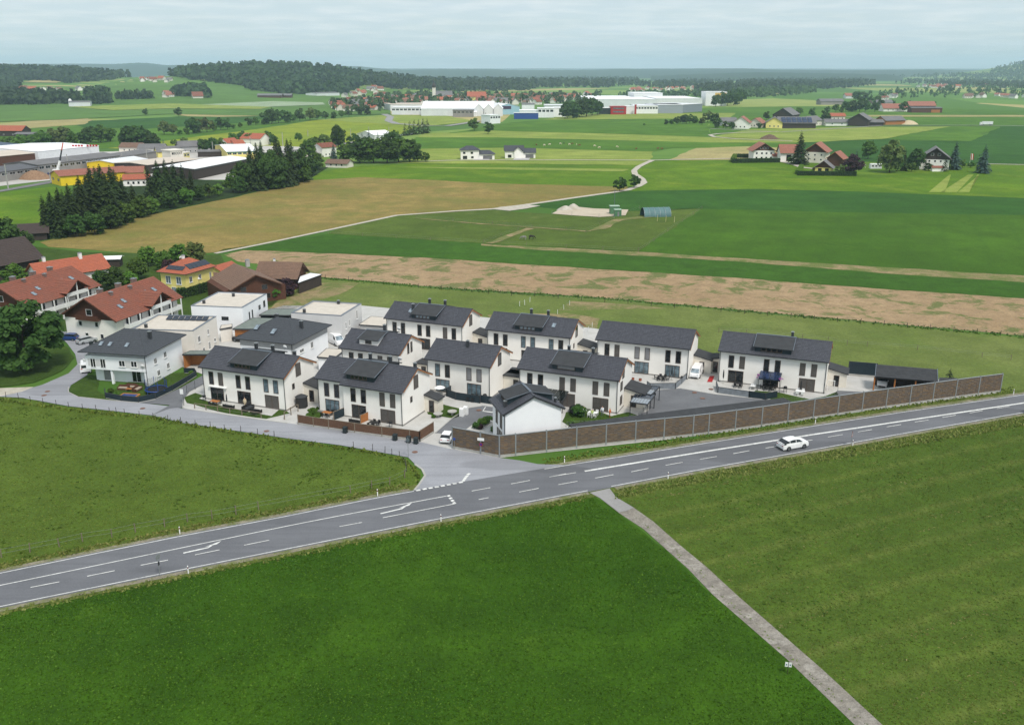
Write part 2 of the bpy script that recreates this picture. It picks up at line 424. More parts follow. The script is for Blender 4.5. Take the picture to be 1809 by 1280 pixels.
# base sheet, with far fields as a patchwork of its own
def far_ground():
    q = NT('far_farmland'); p = q.pos(scale=(0.0036, 0.0016, 1), rz=0.35, world=True)
    v = q.n('ShaderNodeTexVoronoi', feature='F1'); v.inputs['Scale'].default_value = 1.0; v.inputs['Randomness'].default_value = 0.9; q.l(p, v.inputs['Vector'])
    sp = q.n('ShaderNodeSeparateColor'); q.l(v.outputs['Color'], sp.inputs[0])
    cr = q.n('ShaderNodeValToRGB'); cr.color_ramp.interpolation = 'CONSTANT'; q.l(sp.outputs[0], cr.inputs[0])
    cols = [(92, 126, 52), (80, 114, 44), (122, 144, 68), (100, 132, 56), (76, 108, 46), (144, 152, 82), (88, 122, 50), (172, 158, 106)]
    el = cr.color_ramp.elements
    while len(el) < len(cols): el.new(0.5)
    for i, c in enumerate(cols): el[i].position = i / len(cols); el[i].color = lin(c)
    w = q.pos(world=True); near = q.n('ShaderNodeMapRange'); near.inputs[1].default_value = 500; near.inputs[2].default_value = 700
    ln = q.n('ShaderNodeVectorMath', operation='LENGTH'); q.l(w, ln.inputs[0]); q.l(ln.outputs['Value'], near.inputs[0])
    nc = q.mix(q.noise(w, 0.05, 4), lin((62, 96, 32)), lin((78, 108, 42)))
    col = q.mix(near.outputs[0], nc, cr.outputs[0]); col = q.mix(q.math('MULTIPLY', q.noise(w, 0.03, 5), 0.35), col, lin((70, 104, 48)))
    return q.fin(col, 0.95, 0.1)
rad = [0, 20, 60, 150, 400, 800, 1150, 1250, 1350, 1450] + [1450 + 90 * k for k in range(1, 60)] + [6900, 7300, 7700, 8200, 9000, 11000, 14000, 17000, 20500]
ang = [a for a in np.arange(-34, 34.01, 0.75)] + [a for a in np.arange(38, 326, 8)]
mb = MB(); na = len(ang)
mb.v.append((0, 0, -0.02))
for r_ in rad[1:]:
    for a in ang:
        x, y = r_ * math.sin(R(a)), r_ * math.cos(R(a)); mb.v.append((x, y, terr(x, y) - 0.02))
for k in range(na): mb.f.append((0, 1 + (k + 1) % na, 1 + k)); mb.m.append(0)
for i in range(len(rad) - 2):
    for k in range(na):
        a, b = 1 + i * na + k, 1 + i * na + (k + 1) % na; mb.f.append((a, b, b + na, a + na)); mb.m.append(0)
struct(mb.build('ground', far_ground()))

def row_dir(a, b):
    p, q = G(*a), G(*b); return R(-90) - math.atan2(q.y - p.y, q.x - p.x)
RD_BACK = row_dir((575, 491), (1500, 566)); RD_F2 = row_dir((1470, 1015), (1809, 926)); RD_R = row_dir((1128, 444), (1240, 369)); RD_MID = row_dir((1320, 334), (1809, 350)); RD_GOLD = row_dir((600, 402), (872, 369))
ASPH = PM('road_asphalt', (118, 120, 124), (108, 110, 114), 0.18, 0.9, 0.2, bump=0.01, world=True)
ASPH2 = PM('street_asphalt', (150, 148, 146), (140, 138, 136), 0.22, 0.9, 0.2, bump=0.01, world=True)
ASPH3 = PM('fresh_asphalt', (112, 113, 116), (102, 103, 106), 0.3, 0.9, 0.2, bump=0.01, world=True)
PAVE = PM('pale_paving', (190, 188, 184), (178, 176, 171), 0.5, 0.9, 0.2, world=True)
GRAVEL = PM('gravel_path', (190, 184, 172), (172, 164, 148), 0.6, 0.95, 0.1, bump=0.03, world=True)
def worn_paint():
    q = NT('road_marking'); p = q.pos(world=True); col = q.mix(q.noise(p, 0.8, 4), lin((222, 222, 218)), lin((196, 196, 192))); col = q.mix(q.math('MULTIPLY', q.noise(p, 3.2, 6, .8, .52, .68), .75), col, lin((128, 129, 132))); return q.fin(col, .8, .2)
LINE = worn_paint()
DIRT = field('track_dirt', (164, 157, 146), (150, 143, 132), (188, 182, 172), 0.12, 0.9, 3.0, f3=(0.5, 0.7))
SOIL = field('ploughed_soil', (190, 162, 126), (176, 148, 112), (96, 114, 56), 0.012, 0.3, 1.4, stripe=(RD_BACK, 2.2, (150, 124, 92), 0.5), f3=(0.51, 0.59), s3=0.11, bumpd=0.18)
BARE = field('bare_soil', (170, 150, 112), (156, 140, 100), (98, 116, 52), 0.05, 0.4, 1.4, f3=(0.42, 0.56), s3=0.11)
GR_F1 = field('lush_meadow', (68, 106, 18), (46, 82, 9), (84, 118, 28), 0.03, 0.16, 1.7, f3=(0.58, 0.8), s3=0.10)
GR_F2 = field('mown_meadow', (88, 112, 38), (74, 100, 30), (66, 94, 28), 0.02, 0.30, 1.5, stripe=(RD_F2, 6.3, (146, 148, 80), 0.42), f3=(0.55, 0.75), s3=0.2)
GR_F3 = field('grazed_pasture', (98, 120, 44), (86, 110, 36), (72, 98, 30), 0.03, 0.24, 1.5, f3=(0.60, 0.74), s3=0.24)
GR_BACK = field('dry_pasture', (122, 134, 70), (104, 122, 54), (84, 110, 42), 0.03, 0.12, 1.3, f3=(0.5, 0.75), s3=0.05)
GR_STRIP = field('young_crop', (68, 108, 28), (58, 96, 22), (120, 126, 66), 0.02, 0.2, 1.0, f3=(0.66, 0.8), s3=0.06)
GR_PAD = field('paddock_grass', (96, 116, 44), (82, 104, 34), (126, 128, 68), 0.02, 0.1, 0.9, f3=(0.58, 0.8))
GR_RIGHT = field('green_crop', (78, 116, 24), (64, 100, 18), (88, 122, 34), 0.012, 0.06, 0.8, stripe=(RD_R, 12, (52, 88, 16), 0.55))
GR_DARK = field('dark_crop', (62, 106, 32), (50, 92, 26), None, 0.012, 0.06, 0.8, stripe=(RD_MID, 14, (44, 80, 24), 0.6))
GR_BRIGHT = field('bright_meadow', (104, 138, 22), (84, 120, 18), (128, 146, 40), 0.014, 0.05, 0.6, f3=(0.5, 0.75), stripe=(RD_MID, 18, (78, 112, 18), 0.6))
GR_LIME = field('cut_meadow', (156, 168, 78), (132, 152, 58), (118, 146, 48), 0.014, 0.05, 0.5, bumpd=0.0, f3=(.5, .75), stripe=(RD_MID, 16, (176, 180, 104), 0.6))
GR_GOLD = field('golden_meadow', (166, 143, 84), (138, 126, 66), (112, 118, 54), 0.018, 0.12, 0.9, f3=(0.46, 0.66), s3=0.045, stripe=(RD_GOLD, 7, (124, 120, 58), 0.6))
GR_MID = field('mid_green_field', (92, 132, 34), (74, 114, 26), (112, 142, 48), 0.01, 0.04, 0.5, bumpd=0.0, f3=(.55, .8), stripe=(RD_MID, 20, (66, 104, 22), 0.6))
GR_FAR = field('far_green_field', (100, 136, 58), (90, 126, 50), None, 0.004, 0.02, 0.3, bumpd=0.0)
GR_TAN = field('tan_stubble', (186, 172, 118), (172, 160, 104), (142, 152, 84), 0.006, 0.03, 0.4, bumpd=0.0, f3=(0.55, 0.75))
LAWN = field('garden_lawn', (76, 100, 36), (64, 90, 30), (104, 112, 54), 0.2, 0.8, 3.0, f3=(0.6, 0.8))
VERGE = field('rough_verge', (104, 116, 54), (92, 110, 46), (150, 140, 96), 0.06, 0.5, 2.2, f3=(0.55, 0.75), s3=0.4)
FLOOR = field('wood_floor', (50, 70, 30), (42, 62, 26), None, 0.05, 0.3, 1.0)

# near fields
patch('lush_meadow', [(-500,1190),(-60,1096),(283,1021),(500,977),(777,922),(1000,879),(1045,871),(1093,906),(1176,970),(1259,1050),(1389,1163),(1510,1280),(1760,1560),(-700,1560)], GR_F1, 1)
patch('mown_meadow', [(1077,866),(1240,832),(1400,806),(1600,769),(1806,734),(2100,688),(2700,900),(2500,1560),(1850,1560),(1559,1280),(1451,1181),(1301,1050),(1204,965),(1121,898),(1088,878)], GR_F2, 1)
patch('grazed_pasture', [(-250,680),(0,701),(40,703),(120,719),(270,735),(320,748),(515,777),(652,795),(715,809),(731,823),(742,831),(744,842),(736,853),(727,866),(667,875),(500,910),(318,944),(0,1009),(-250,1060)], GR_F3, 1)
patch('dry_pasture', [(430,560),(545,490),(575,493),(810,513),(1057,528),(1300,550),(1540,570),(1809,597),(2150,626),(2150,690),(1809,690),(1770,696),(1480,690),(1240,650),(900,610),(640,570)], GR_BACK, 2)
patch('ploughed_field', [(395,450),(430,442),(500,444),(748,455),(942,468),(1300,490.5),(1500,506),(1809,527),(2150,549),(2150,622),(1809,593),(1300,547),(1057,525),(810,510),(575,490),(545,487),(480,470),(420,462)], SOIL, 1)
patch('crop_strip', [(380,447),(395,440),(580,413),(854,430),(1128,444),(1300,455),(1809,487),(2150,509),(2150,549),(1809,527),(1500,506),(1300,490.5),(942,468),(748,455),(500,444),(430,442)], GR_STRIP, 2)
patch('bare_strip', [(850,431),(1128,445),(1300,456),(1450,465),(1809,487),(2150,509),(2150,517),(1809,499),(1560,483),(1300,462),(1000,445),(850,434)], BARE, 3)
patch('bare_strip', [(470,548),(500,528),(560,500),(640,499),(600,520),(520,545),(480,556)], BARE, 3)
patch('bare_strip', [(860,556),(1000,553),(1060,562),(1055,580),(1020,576),(870,566)], BARE, 3)
patch('bare_strip', [(985,549),(1010,532),(1110,537),(1180,545),(1060,547)], BARE, 3)
patch('paddock', [(580,413),(600,402),(700,381),(860,371),(975,378),(1060,384),(1100,373),(1240,368),(1128,444),(854,430)], GR_PAD, 2)
patch('green_crop_field', [(1240,369),(1128,444),(1300,455),(1809,487),(2150,509),(2150,397),(1809,380),(1500,375)], GR_RIGHT, 1)
patch('dark_crop_field', [(925,363),(1109,338),(1320,334),(1500,338),(1809,350),(2150,362),(2150,398),(1809,380),(1500,375),(1240,369),(1100,374),(980,369)], GR_DARK, 2)
patch('bright_meadow', [(1109,338),(1140,324),(1119,305),(1155,284),(1300,281),(1809,291),(2150,298),(2150,362),(1809,350),(1500,338),(1320,334)], GR_BRIGHT, 1)
for a, b, c, d in ((1640,1655,1678,1669), (1662,1688,1718,1690), (1692,1708,1724,1712)):
    patch('mown_row', [(a,340),(b+22,309),(c+2,309),(d,340)], GR_LIME, 3)
patch('golden_meadow', [(70,428),(150,408),(240,386),(330,366),(410,350),(480,333),(545,319),(640,313),(900,325),(1060,329),(1110,330),(1100,338),(940,361),(860,370),(760,378),(700,381),(600,402),(380,446),(300,452),(200,445),(85,436)], GR_GOLD, 2)
patch('bright_meadow', [(545,320),(560,303),(640,293),(760,288),(960,290),(1140,288),(1119,303),(1132,318),(1128,330),(1060,329),(900,325),(640,313)], GR_BRIGHT, 1)
patch('cut_meadow', [(640,288),(790,284),(1150,284),(1132,292),(960,290),(760,289)], GR_LIME, 3)
patch('cut_meadow', [(690,295),(960,297),(1112,299),(1100,303),(900,300)], GR_LIME, 3)
patch('cut_meadow', [(690,284),(745,263),(900,261),(1155,268),(1150,283)], GR_LIME, 1)
patch('mid_meadow', [(640,284),(690,262),(735,243),(880,243),(1260,252),(1420,252),(1400,262),(1190,262),(1155,268),(900,261),(745,263),(700,284)], GR_MID, 2)
patch('cut_meadow', [(735,245),(745,236),(870,231),(1060,236),(1260,243),(1400,246),(1420,252),(1260,252),(880,243)], GR_LIME, 1)
patch('mid_meadow', [(790,236),(900,217),(960,212),(1180,210),(1250,214),(1255,242),(1060,236),(870,231)], GR_MID, 2)
patch('cut_meadow', [(950,213),(1010,203),(1110,199),(1240,196),(1300,200),(1290,209),(1180,210)], GR_LIME, 1)
patch('mid_meadow', [(1070,201),(1170,192),(1290,190),(1420,188),(1600,190),(1809,196),(2050,203),(2050,224),(1809,222),(1490,224),(1320,229),(1255,242),(1250,214),(1290,209),(1300,200),(1110,200)], GR_MID, 3)
patch('tan_meadow', [(1180,283),(1230,262),(1320,259),(1395,262),(1400,281),(1290,283)], GR_TAN, 3)
patch('cut_meadow', [(1255,243),(1320,229),(1490,225),(1680,224),(1560,246),(1420,252),(1400,246)], GR_LIME, 4)
patch('mid_meadow', [(1560,246),(1680,224),(1770,223),(1715,250),(1600,249)], GR_MID, 5)
patch('dark_crop_field', [(1715,250),(1770,223),(2050,225),(2150,300),(1809,291),(1640,288),(1400,284),(1420,252),(1560,246),(1600,249)], GR_DARK, 3)
patch('tan_meadow', [(1530,204),(1809,204),(2000,206),(2000,208),(1809,207),(1530,207)], GR_TAN, 5)
# left middle distance
patch('bright_meadow', [(-150,350),(0,340),(95,330),(130,340),(110,420),(60,420),(0,392),(-150,400)], GR_BRIGHT, 3)
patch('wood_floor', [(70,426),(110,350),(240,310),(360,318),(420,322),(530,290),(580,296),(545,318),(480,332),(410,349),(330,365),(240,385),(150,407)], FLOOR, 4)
patch('industrial_yard', [(-250,338),(0,329),(95,318),(220,312),(330,318),(420,318),(560,280),(600,262),(470,258),(300,262),(200,268),(-250,280)], PM('yard_concrete', (192,188,182), (176,172,166), 0.05, 0.9, world=True), 3)
patch('lime_meadow', [(190,262),(330,244),(470,226),(560,212),(690,203),(730,226),(690,245),(600,262),(470,262),(300,266)], field('buttercup_meadow', (152, 162, 44), (130, 152, 40), None, 0.01, 0.04, 0.4, bumpd=0.0), 1)
patch('mid_meadow', [(-250,232),(0,226),(160,215),(330,206),(480,209),(560,210),(470,225),(330,244),(190,262),(-250,282)], GR_MID, 2)
patch('dark_crop_field', [(110,216),(330,206),(480,207),(420,218),(260,228),(150,226)], GR_DARK, 3)
patch('tan_bank', [(-60,226),(60,213),(150,208),(164,212),(150,220),(40,228)], GR_TAN, 4)
patch('tan_bank', [(300,200),(400,193),(478,192),(475,205),(390,207),(330,206)], GR_TAN, 4)
patch('tan_bank', [(-100,203),(0,203),(68,208),(-100,211)], GR_TAN, 4)
patch('lime_meadow', [(560,212),(690,203),(790,205),(840,215),(740,225),(720,222)], GR_LIME, 3)

# far slopes on the left, draped over the rising ground
patch_far('hillside_meadow', [(-120,176),(0,172),(130,158),(215,142),(262,132),(318,134),(350,141),(440,154),(500,163),(600,172),(690,186),(690,202),(480,206),(300,202),(120,212),(-120,220)], GR_FAR, 1)
patch_far('hillside_stubble', [(38,146),(80,139),(112,144),(100,147)], GR_TAN, 3, 10)
patch_far('hillside_meadow', [(350,186),(480,180),(570,182),(575,186),(470,190)], field('pale_flax_field', (168,184,150), (156,176,138), None, 0.006, 0.03, 0.3, bumpd=0.0), 3, 12)
patch_far('hillside_meadow', [(120,190),(300,184),(480,190),(460,194),(300,193),(200,196)], GR_LIME, 3, 14)
patch_far('hillside_meadow', [(640,156),(700,158),(712,163),(700,167),(650,164)], GR_FAR, 3, 10)
patch_far('hillside_meadow', [(690,165),(790,163),(1000,164),(1080,168),(1080,176),(940,174),(700,175)], GR_FAR, 1, 16)

# ------------------------------------------------------------------ roads
UP = [(-420,1098),(0,1010),(318,945),(500,911),(667,877),(733,865.5),(818,850.5),(927,832.6),(1000,820.4),(1176,792.6),(1400,757),(1586,728),(1809,696),(2150,648)]
LO = [(-420,1166),(0,1074),(283,1016.5),(500,973.3),(600,953.5),(777,918.5),(854,904),(1000,876),(1077,862),(1240,831),(1400,803),(1600,767),(1806,731),(2150,674)]
def edge_at(E, x):
    for a, b in zip(E, E[1:]):
        if a[0] <= x <= b[0]: t = (x - a[0]) / (b[0] - a[0]); return (x, a[1] + t * (b[1] - a[1]))
mb = MB()
xs = list(range(-400, 2150, 50))
for x0, x1 in zip(xs, xs[1:]):
    q = [G(*edge_at(LO, x0)), G(*edge_at(LO, x1)), G(*edge_at(UP, x1)), G(*edge_at(UP, x0))]
    mb.poly([(p.x, p.y, lay(p.x, p.y, 5)) for p in q])
def tarmac(name, c, c2, lane=None):
    q = NT(name); p = q.pos(world=True)
    col = q.mix(q.noise(p, 0.12, 5), lin(c), lin(c2))
    col = q.mix(q.math('MULTIPLY', q.noise(q.pos(scale=(0.05, 1, 1), rz=R(-22), world=True), 0.9, 4, 0.6, 0.42, 0.66), 0.5), col, lin(tuple(v * 0.80 for v in c)))
    col = q.mix(q.math('MULTIPLY', q.noise(p, 5.0, 4, 0.8), 0.25), col, lin(tuple(v * 1.2 for v in c)))
    pt = q.noise(q.pos(scale=(.35, 1, 1), rz=R(-22), world=True), 0.11, 2, 0.4, 0.60, 0.63); col = q.mix(q.math('MULTIPLY', pt, 0.35), col, lin(tuple(v * 0.74 for v in c)))
    q.bump(q.noise(p, 14.0, 2), 0.008); return q.fin(col, 0.85, 0.25)
struct(mb.build('main_road', tarmac('main_road_tarmac', (106, 107, 111), (95, 96, 100))))
def verge(E, dy0, dy1, layer):
    mb = MB(); rnd = random.Random(3)
    for x0, x1 in zip(xs, xs[1:]):
        a, b = edge_at(E, x0), edge_at(E, x1)
        q = [G(a[0], a[1] + dy0), G(b[0], b[1] + dy0), G(b[0], b[1] + dy1), G(a[0], a[1] + dy1)]
        mb.poly([(p.x, p.y, lay(p.x, p.y, layer)) for p in q])
    struct(mb.build('road_verge', VERGE))
verge(LO, 11, -2, 3); verge(UP, 2, -9, 3)
def mark(p, q, w, layer=9, parent=None, name='road_marking'):
    a, b = G(*p), G(*q); d = (b - a); n = Vector((-d.y, d.x, 0)).normalized() * w / 2
    mb = MB(); mb.poly([(e.x, e.y, lay(e.x, e.y, layer)) for e in (a - n, b - n, b + n, a + n)])
    return struct(mb.build(name, LINE))
def markline(E, x0, x1, w, off=0.0, layer=6):
    mb = MB(); n = max(2, int((x1 - x0) / 45)); P = [G(*edge_at(E, x0 + (x1 - x0) * k / n)) for k in range(n + 1)]
    for i in range(n):
        d = P[i+1] - P[i]; nn = Vector((-d.y, d.x, 0)).normalized()
        a, b = P[i] + nn * off, P[i+1] + nn * off; nn *= w / 2
        mb.poly([(e.x, e.y, lay(e.x, e.y, layer)) for e in (a - nn, b - nn, b + nn, a + nn)])
    return struct(mb.build('road_marking', LINE))
SHLD = field('gravel_shoulder', (168, 160, 142), (150, 142, 122), (106, 118, 56), 0.2, 0.8, 2.5, f3=(.44, .6), s3=.5)
def shoulder(E, off, x0, x1):
    o = markline(E, x0, x1, .8, off, 4); o.name = 'gravel_shoulder'; o.data.materials[0] = SHLD
shoulder(UP, .35, -380, 725); shoulder(UP, .35, 965, 2100); shoulder(LO, -.35, -380, 1038); shoulder(LO, -.35, 1085, 2100)
markline(UP, -380, 730, 0.14, -0.35); markline(UP, 960, 2100, 0.14, -0.35)
markline(LO, -380, 1040, 0.14, 0.35); markline(LO, 1082, 2100, 0.14, 0.35)
MID = [(-420,1120),(0,1034),(500,930.7),(600,911),(792,875.7)]
markline(MID, -380, 792, 0.15)
THICK = [(1033,832.5),(1240,798.6),(1445,766.5),(1809,712),(2150,660)]
markline(THICK, 1033, 2100, 0.42)
PC = [(0,1057),(0,1047)]
def zz5(pts, ox, oy, s): return [((ox + a / s, oy + b / s), (ox + c / s, oy + d / s)) for a, b, c, d in pts]
dash = zz5([(165,1152,320,1122),(470,1092,618,1062),(758,1033,905,1005),(1050,977,1183,950),(1315,925,1450,898)], 0, 660, 3.048)
dash += zz5([(0,1133,180,1100),(1055,850,1205,823),(1370,793,1520,765),(1675,738,1809,712),(1110,918,1190,903),(1435,858,1590,828)], 600, 680, 4.5225)
dash += zz5([(255,518,425,490),(312,567,435,545),(548,525,665,503),(778,485,888,463),(998,443,1107,424),(1217,405,1325,387),(1430,369,1533,350)], 900, 700, 3.618)
dash += zz5([(357,802,445,787),(540,769,620,756),(707,740,790,726),(875,711,955,698),(1037,683,1118,670),(1195,656,1272,644),(1350,630,1425,617),(1502,605,1575,592),(1655,580,1728,568)], 1240, 540, 3.179)
dash += [((-80,1090),(-20,1077))]
for a, b in dash: mark(a, b, 0.15)
mark((676.3,915), (804.5,890.3), 0.15)
for a, b, c, d in [(610,847,645,841),(663,837,696,831),(711,829,744,823),(760,820,793,815),(808,811,840,806),(856,802,888,797),(904,793,935,788),(952,784,985,778),(985,772,1000,757),(995,756,1010,741),(1007,740,1022,726),(1020,722,1040,708)]:
    mark((600 + a / 4.5225, 680 + b / 4.5225), (600 + c / 4.5225, 680 + d / 4.5225), 0.42)
for a, b, c, d in [(866,884,878,892),(880,903,893,913),(895,922,908,932),(908,940,922,952)]:
    mark((600 + a / 4.5225, 680 + b / 4.5225), (600 + c / 4.5225, 680 + d / 4.5225), 0.45)
def arrow(tail, head):
    """turn-left arrow painted on the lane"""
    a, b = G(*tail), G(*head); d = (b - a); L = d.length; d.normalize(); n = Vector((-d.y, d.x, 0)); mb = MB()
    def q(*uv): mb.poly([(lambda p: (p.x, p.y, lay(p.x, p.y, 6)))(a + d * (u * L) + n * w) for u, w in uv])
    q((0, -0.13), (0.62, -0.13), (0.62, 0.13), (0, 0.13)); q((0.62, -0.13), (0.80, 0.42), (0.74, 0.55), (0.62, 0.13))
    q((0.55, 0.32), (0.86, 0.36), (1.0, 0.98)); struct(mb.build('turn_arrow', LINE))
arrow((324,977), (394,961.5)); arrow((672,907.5), (733,893))

patch('side_street', [(-300,684),(0,690),(43,689),(75,680),(121,660),(137,644),(133,626),(118,606),(95,596),(105,585),(170,592),(165,625),(154,663),(125,681),(121,692),(138,701),(184,706),(244,711.5),(300,718),(323,722),(462,741.5),(508,747.5),(528,750.5),(683,773),(743,781),(790,792),(800,793.5),(849,802.5),(883,809),(918,813.5),(950,820),(1000,821.5),(927,833.2),(818,851.2),(733,866.5),(741,855),(751,840),(746,829),(733,820),(721,808),(666,798),(600,786.5),(515,775.6),(320,746.8),(270,734),(120,717.7),(40,703),(0,701),(-300,697)], tarmac('side_street_tarmac', (148, 149, 154), (134, 135, 140)), 6)
patch('access_road', [(244,711.5),(275,705),(320,685),(361,662),(365,676),(335,692),(324,706),(322,720),(300,722),(268,734),(300,716)], ASPH3, 7)
patch('gravel_turnout', [(-300,680),(0,686),(60,684),(40,692),(0,701),(-300,697)], GRAVEL, 7)
patch('farm_track', [(1042,870.5),(1060,880),(1093.5,906),(1137.7,935),(1176,969.5),(1215,1004),(1259,1050),(1389,1163),(1510,1280),(1760,1530),(1830,1530),(1559,1280),(1451.7,1181),(1301,1050),(1248,1001),(1204,965),(1154,921),(1121,897.6),(1088,878),(1077,863)], DIRT, 4)
patch('track_apron', [(1042,870.3),(1060,880),(1093,905),(1105,903),(1120,897),(1088,878),(1077,862.8)], ASPH2, 6)
# field paths
strip('field_path', [(380,448),(480,428),(600,402.5),(700,381),(800,373.5),(872,369.5),(930,362),(1020,349),(1085,340),(1109,336),(1128,329),(1138,323),(1134,316),(1122,308),(1120,302),(1128,295),(1142,288),(1153,283.5)], [1.8,1.8,2.0,2.2,2.4,3.0,3.0,3.0,3.0,3.2,3.4,3.4,3.4,3.4,3.4,3.4,3.4,3.6], GRAVEL, 5)
patch('gravel_turnout', [(868,370),(885,366),(930,362),(955,364),(930,369),(900,373)], GRAVEL, 6)
strip('field_road', [(735,286),(800,283.8),(900,283.2),(1000,283.2),(1100,283.4),(1160,283.5),(1290,280.5)], 3.2, GRAVEL, 6)
strip('field_road', [(1375,233),(1300,235),(1268,237),(1254,239),(1262,242.5),(1300,246),(1400,250)], 4.0, GRAVEL, 6)
strip('field_road', [(1255,228),(1380,234),(1560,222.5),(1700,222),(1900,224)], 4.5, ASPH2, 7)
strip('field_road', [(1495,207),(1560,210),(1480,213.5)], 5.0, GRAVEL, 7)
strip('field_road', [(1375,285),(1400,290),(1416,296),(1450,300)], 4.0, GRAVEL, 6)
strip('field_road', [(1735,290),(1809,291.5),(1950,294)], 3.0, GRAVEL, 6)
strip('country_road', [(664,196),(690,207),(686,214),(700,219),(740,222),(790,223),(850,214)], 9.0, ASPH2, 6)
strip('railway_bed', [(-250,345),(0,338),(90,322),(220,300),(420,276),(560,262),(640,249),(730,236)], 7.0, ASPHGR, 5)
patch('gravel_pit_yard', [(975,378),(995,367),(1010,365),(1050,369),(1110,371),(1105,381),(1060,384),(1010,381)], PM('pale_yard_gravel', (196,182,162), (180,166,146), 0.1, 0.95, world=True), 6)
patch('paddock_path', [(1035,410),(1050,403),(1085,388),(1150,380),(1175,381),(1150,385),(1100,390),(1070,405)], BARE, 6)
patch('paddock_path', [(858,430),(930,403),(945,404),(870,431)], BARE, 6)
strip('paddock_path', [(735,386),(850,396),(940,402),(1035,409)], 1.6, BARE, 6)

# estate floor
patch('estate_paving', [(324,722),(322,705),(330,694),(361,662),(300,640),(330,600),(380,575),(430,560),(500,540),(640,540),(850,560),(1050,580),(1240,618),(1270,640),(1480,650),(1670,672),(1690,690),(1764,694),(1646,710),(1480,733),(1299,761),(1172,777),(965,799),(883,808.5),(800,793),(790,792),(743,781),(683,773),(528,750.5),(462,741.5)], PAVE, 3)
patch('courtyard_asphalt', [(1150,690),(1204,686),(1263,696),(1347,705),(1400,712),(1390,722),(1240,745),(1130,752),(1110,740),(1145,726)], ASPH3, 4)
patch('courtyard_asphalt', [(768,765),(799,738),(829,720),(852,716.5),(890,722),(895,740),(843,744),(821,760),(800,767)], ASPH3, 4)
patch('courtyard_asphalt', [(1480,690),(1560,694),(1650,690),(1640,704),(1480,725),(1440,722)], ASPH3, 4)
patch('bay_line', [(852,727),(857,719),(858.5,719),(853.6,727)], LINE, 6); patch('bay_line', [(852,727),(875,730),(875,728.6),(853,725.8)], LINE, 6)
patch('house_lawn', [(120,690),(135,676),(160,662),(175,665),(172,690),(190,701),(184,706),(140,701)], LAWN, 7)
patch('house_lawn', [(190,706),(186,698),(226,675),(300,660),(345,657),(350,662),(330,680),(290,702),(250,711)], LAWN, 4)
patch('house_lawn', [(330,712),(325,702),(345,694),(363,700),(372,706),(385,714),(460,728),(500,722),(512,730),(470,740),(400,730)], LAWN, 4)
patch('house_lawn', [(540,738),(560,718),(568,722),(575,738),(560,748)], LAWN, 4)
patch('house_lawn', [(752,722),(768,712),(815,722),(814,735),(800,739),(756,732)], LAWN, 4)
patch('house_lawn', [(993,745),(1000,728),(1050,722),(1080,735),(1110,728),(1130,735),(1110,745),(1060,752),(1010,756)], LAWN, 4)
patch('house_lawn', [(1322,696),(1335,690),(1380,694),(1430,705),(1458,700),(1478,692),(1482,700),(1440,716),(1390,712)], LAWN, 4)
patch('house_lawn', [(0,640),(0,610),(60,605),(118,612),(132,632),(110,655),(60,676),(0,684),(-200,682),(-200,600)], LAWN, 7)
patch('house_lawn', [(85,590),(100,560),(180,545),(330,505),(420,520),(400,545),(300,565),(170,592)], LAWN, 4)
patch('village_ground', [(-200,600),(-150,450),(0,430),(150,445),(300,450),(390,450),(400,470),(540,490),(480,540),(330,600),(160,592),(85,600)], LAWN, 2)
patch('terrace', [(352,704),(368,697),(385,702),(495,722),(480,735),(440,728),(400,720)], PAVE, 5)
patch('terrace', [(565,738),(578,728),(700,748),(690,762),(600,750)], PAVE, 5)
patch('red_mat', [(1249,675),(1254,664.5),(1262,664.5),(1258,675.3)], REDP, 6)
# ------------------------------------------------------------------ air: a thin even haze round the whole place
def haze(density, col):
    mb = MB(); mb.box(-21500, 21500, -21500, 21500, -3.0, 330.0)
    m = bpy.data.materials.new('haze_air'); m.use_nodes = True; t = m.node_tree; t.nodes.clear()
    v = t.nodes.new('ShaderNodeVolumePrincipled'); v.inputs['Density'].default_value = density; v.inputs['Color'].default_value = col; v.inputs['Anisotropy'].default_value = 0.0
    o = t.nodes.new('ShaderNodeOutputMaterial'); t.links.new(v.outputs[0], o.inputs['Volume'])
    h = mb.build('haze', m); h['kind'] = 'stuff'; h['label'] = 'thin blue haze lying over the far plain'; return h
haze(8.5e-5, (0.63, 0.84, 1.0, 1))
# ------------------------------------------------------------------ building kit
def slope(mb, A, B, Cc, D, n, lift=0.035, m=0, thick=0.10):
    """one roof plane from eave A-B up to D-C, laid in n overlapping courses"""
    A, B, Cc, D = map(Vector, (A, B, Cc, D)); nrm = (B - A).cross(D - A).normalized()
    if nrm.z < 0: nrm = -nrm
    for i in range(n):
        t0, t1 = i / n, (i + 1) / n
        a, b, c, d = A.lerp(D, t0), B.lerp(Cc, t0), B.lerp(Cc, t1), A.lerp(D, t1)
        mb.poly([a + nrm * lift, b + nrm * lift, c, d] if (c - d).length > 1e-4 else [a + nrm * lift, b + nrm * lift, c], m)
        mb.poly([a, b, b + nrm * lift, a + nrm * lift], m)
    k = nrm * thick
    mb.poly([D - k, Cc - k, B - k, A - k] if (Cc - D).length > 1e-4 else [D - k, B - k, A - k], m)
    for p, q in ((A, B), (B, Cc), (Cc, D), (D, A)):
        if (p - q).length > 1e-4: mb.poly([p - k, q - k, q, p], m)
WIN = {}
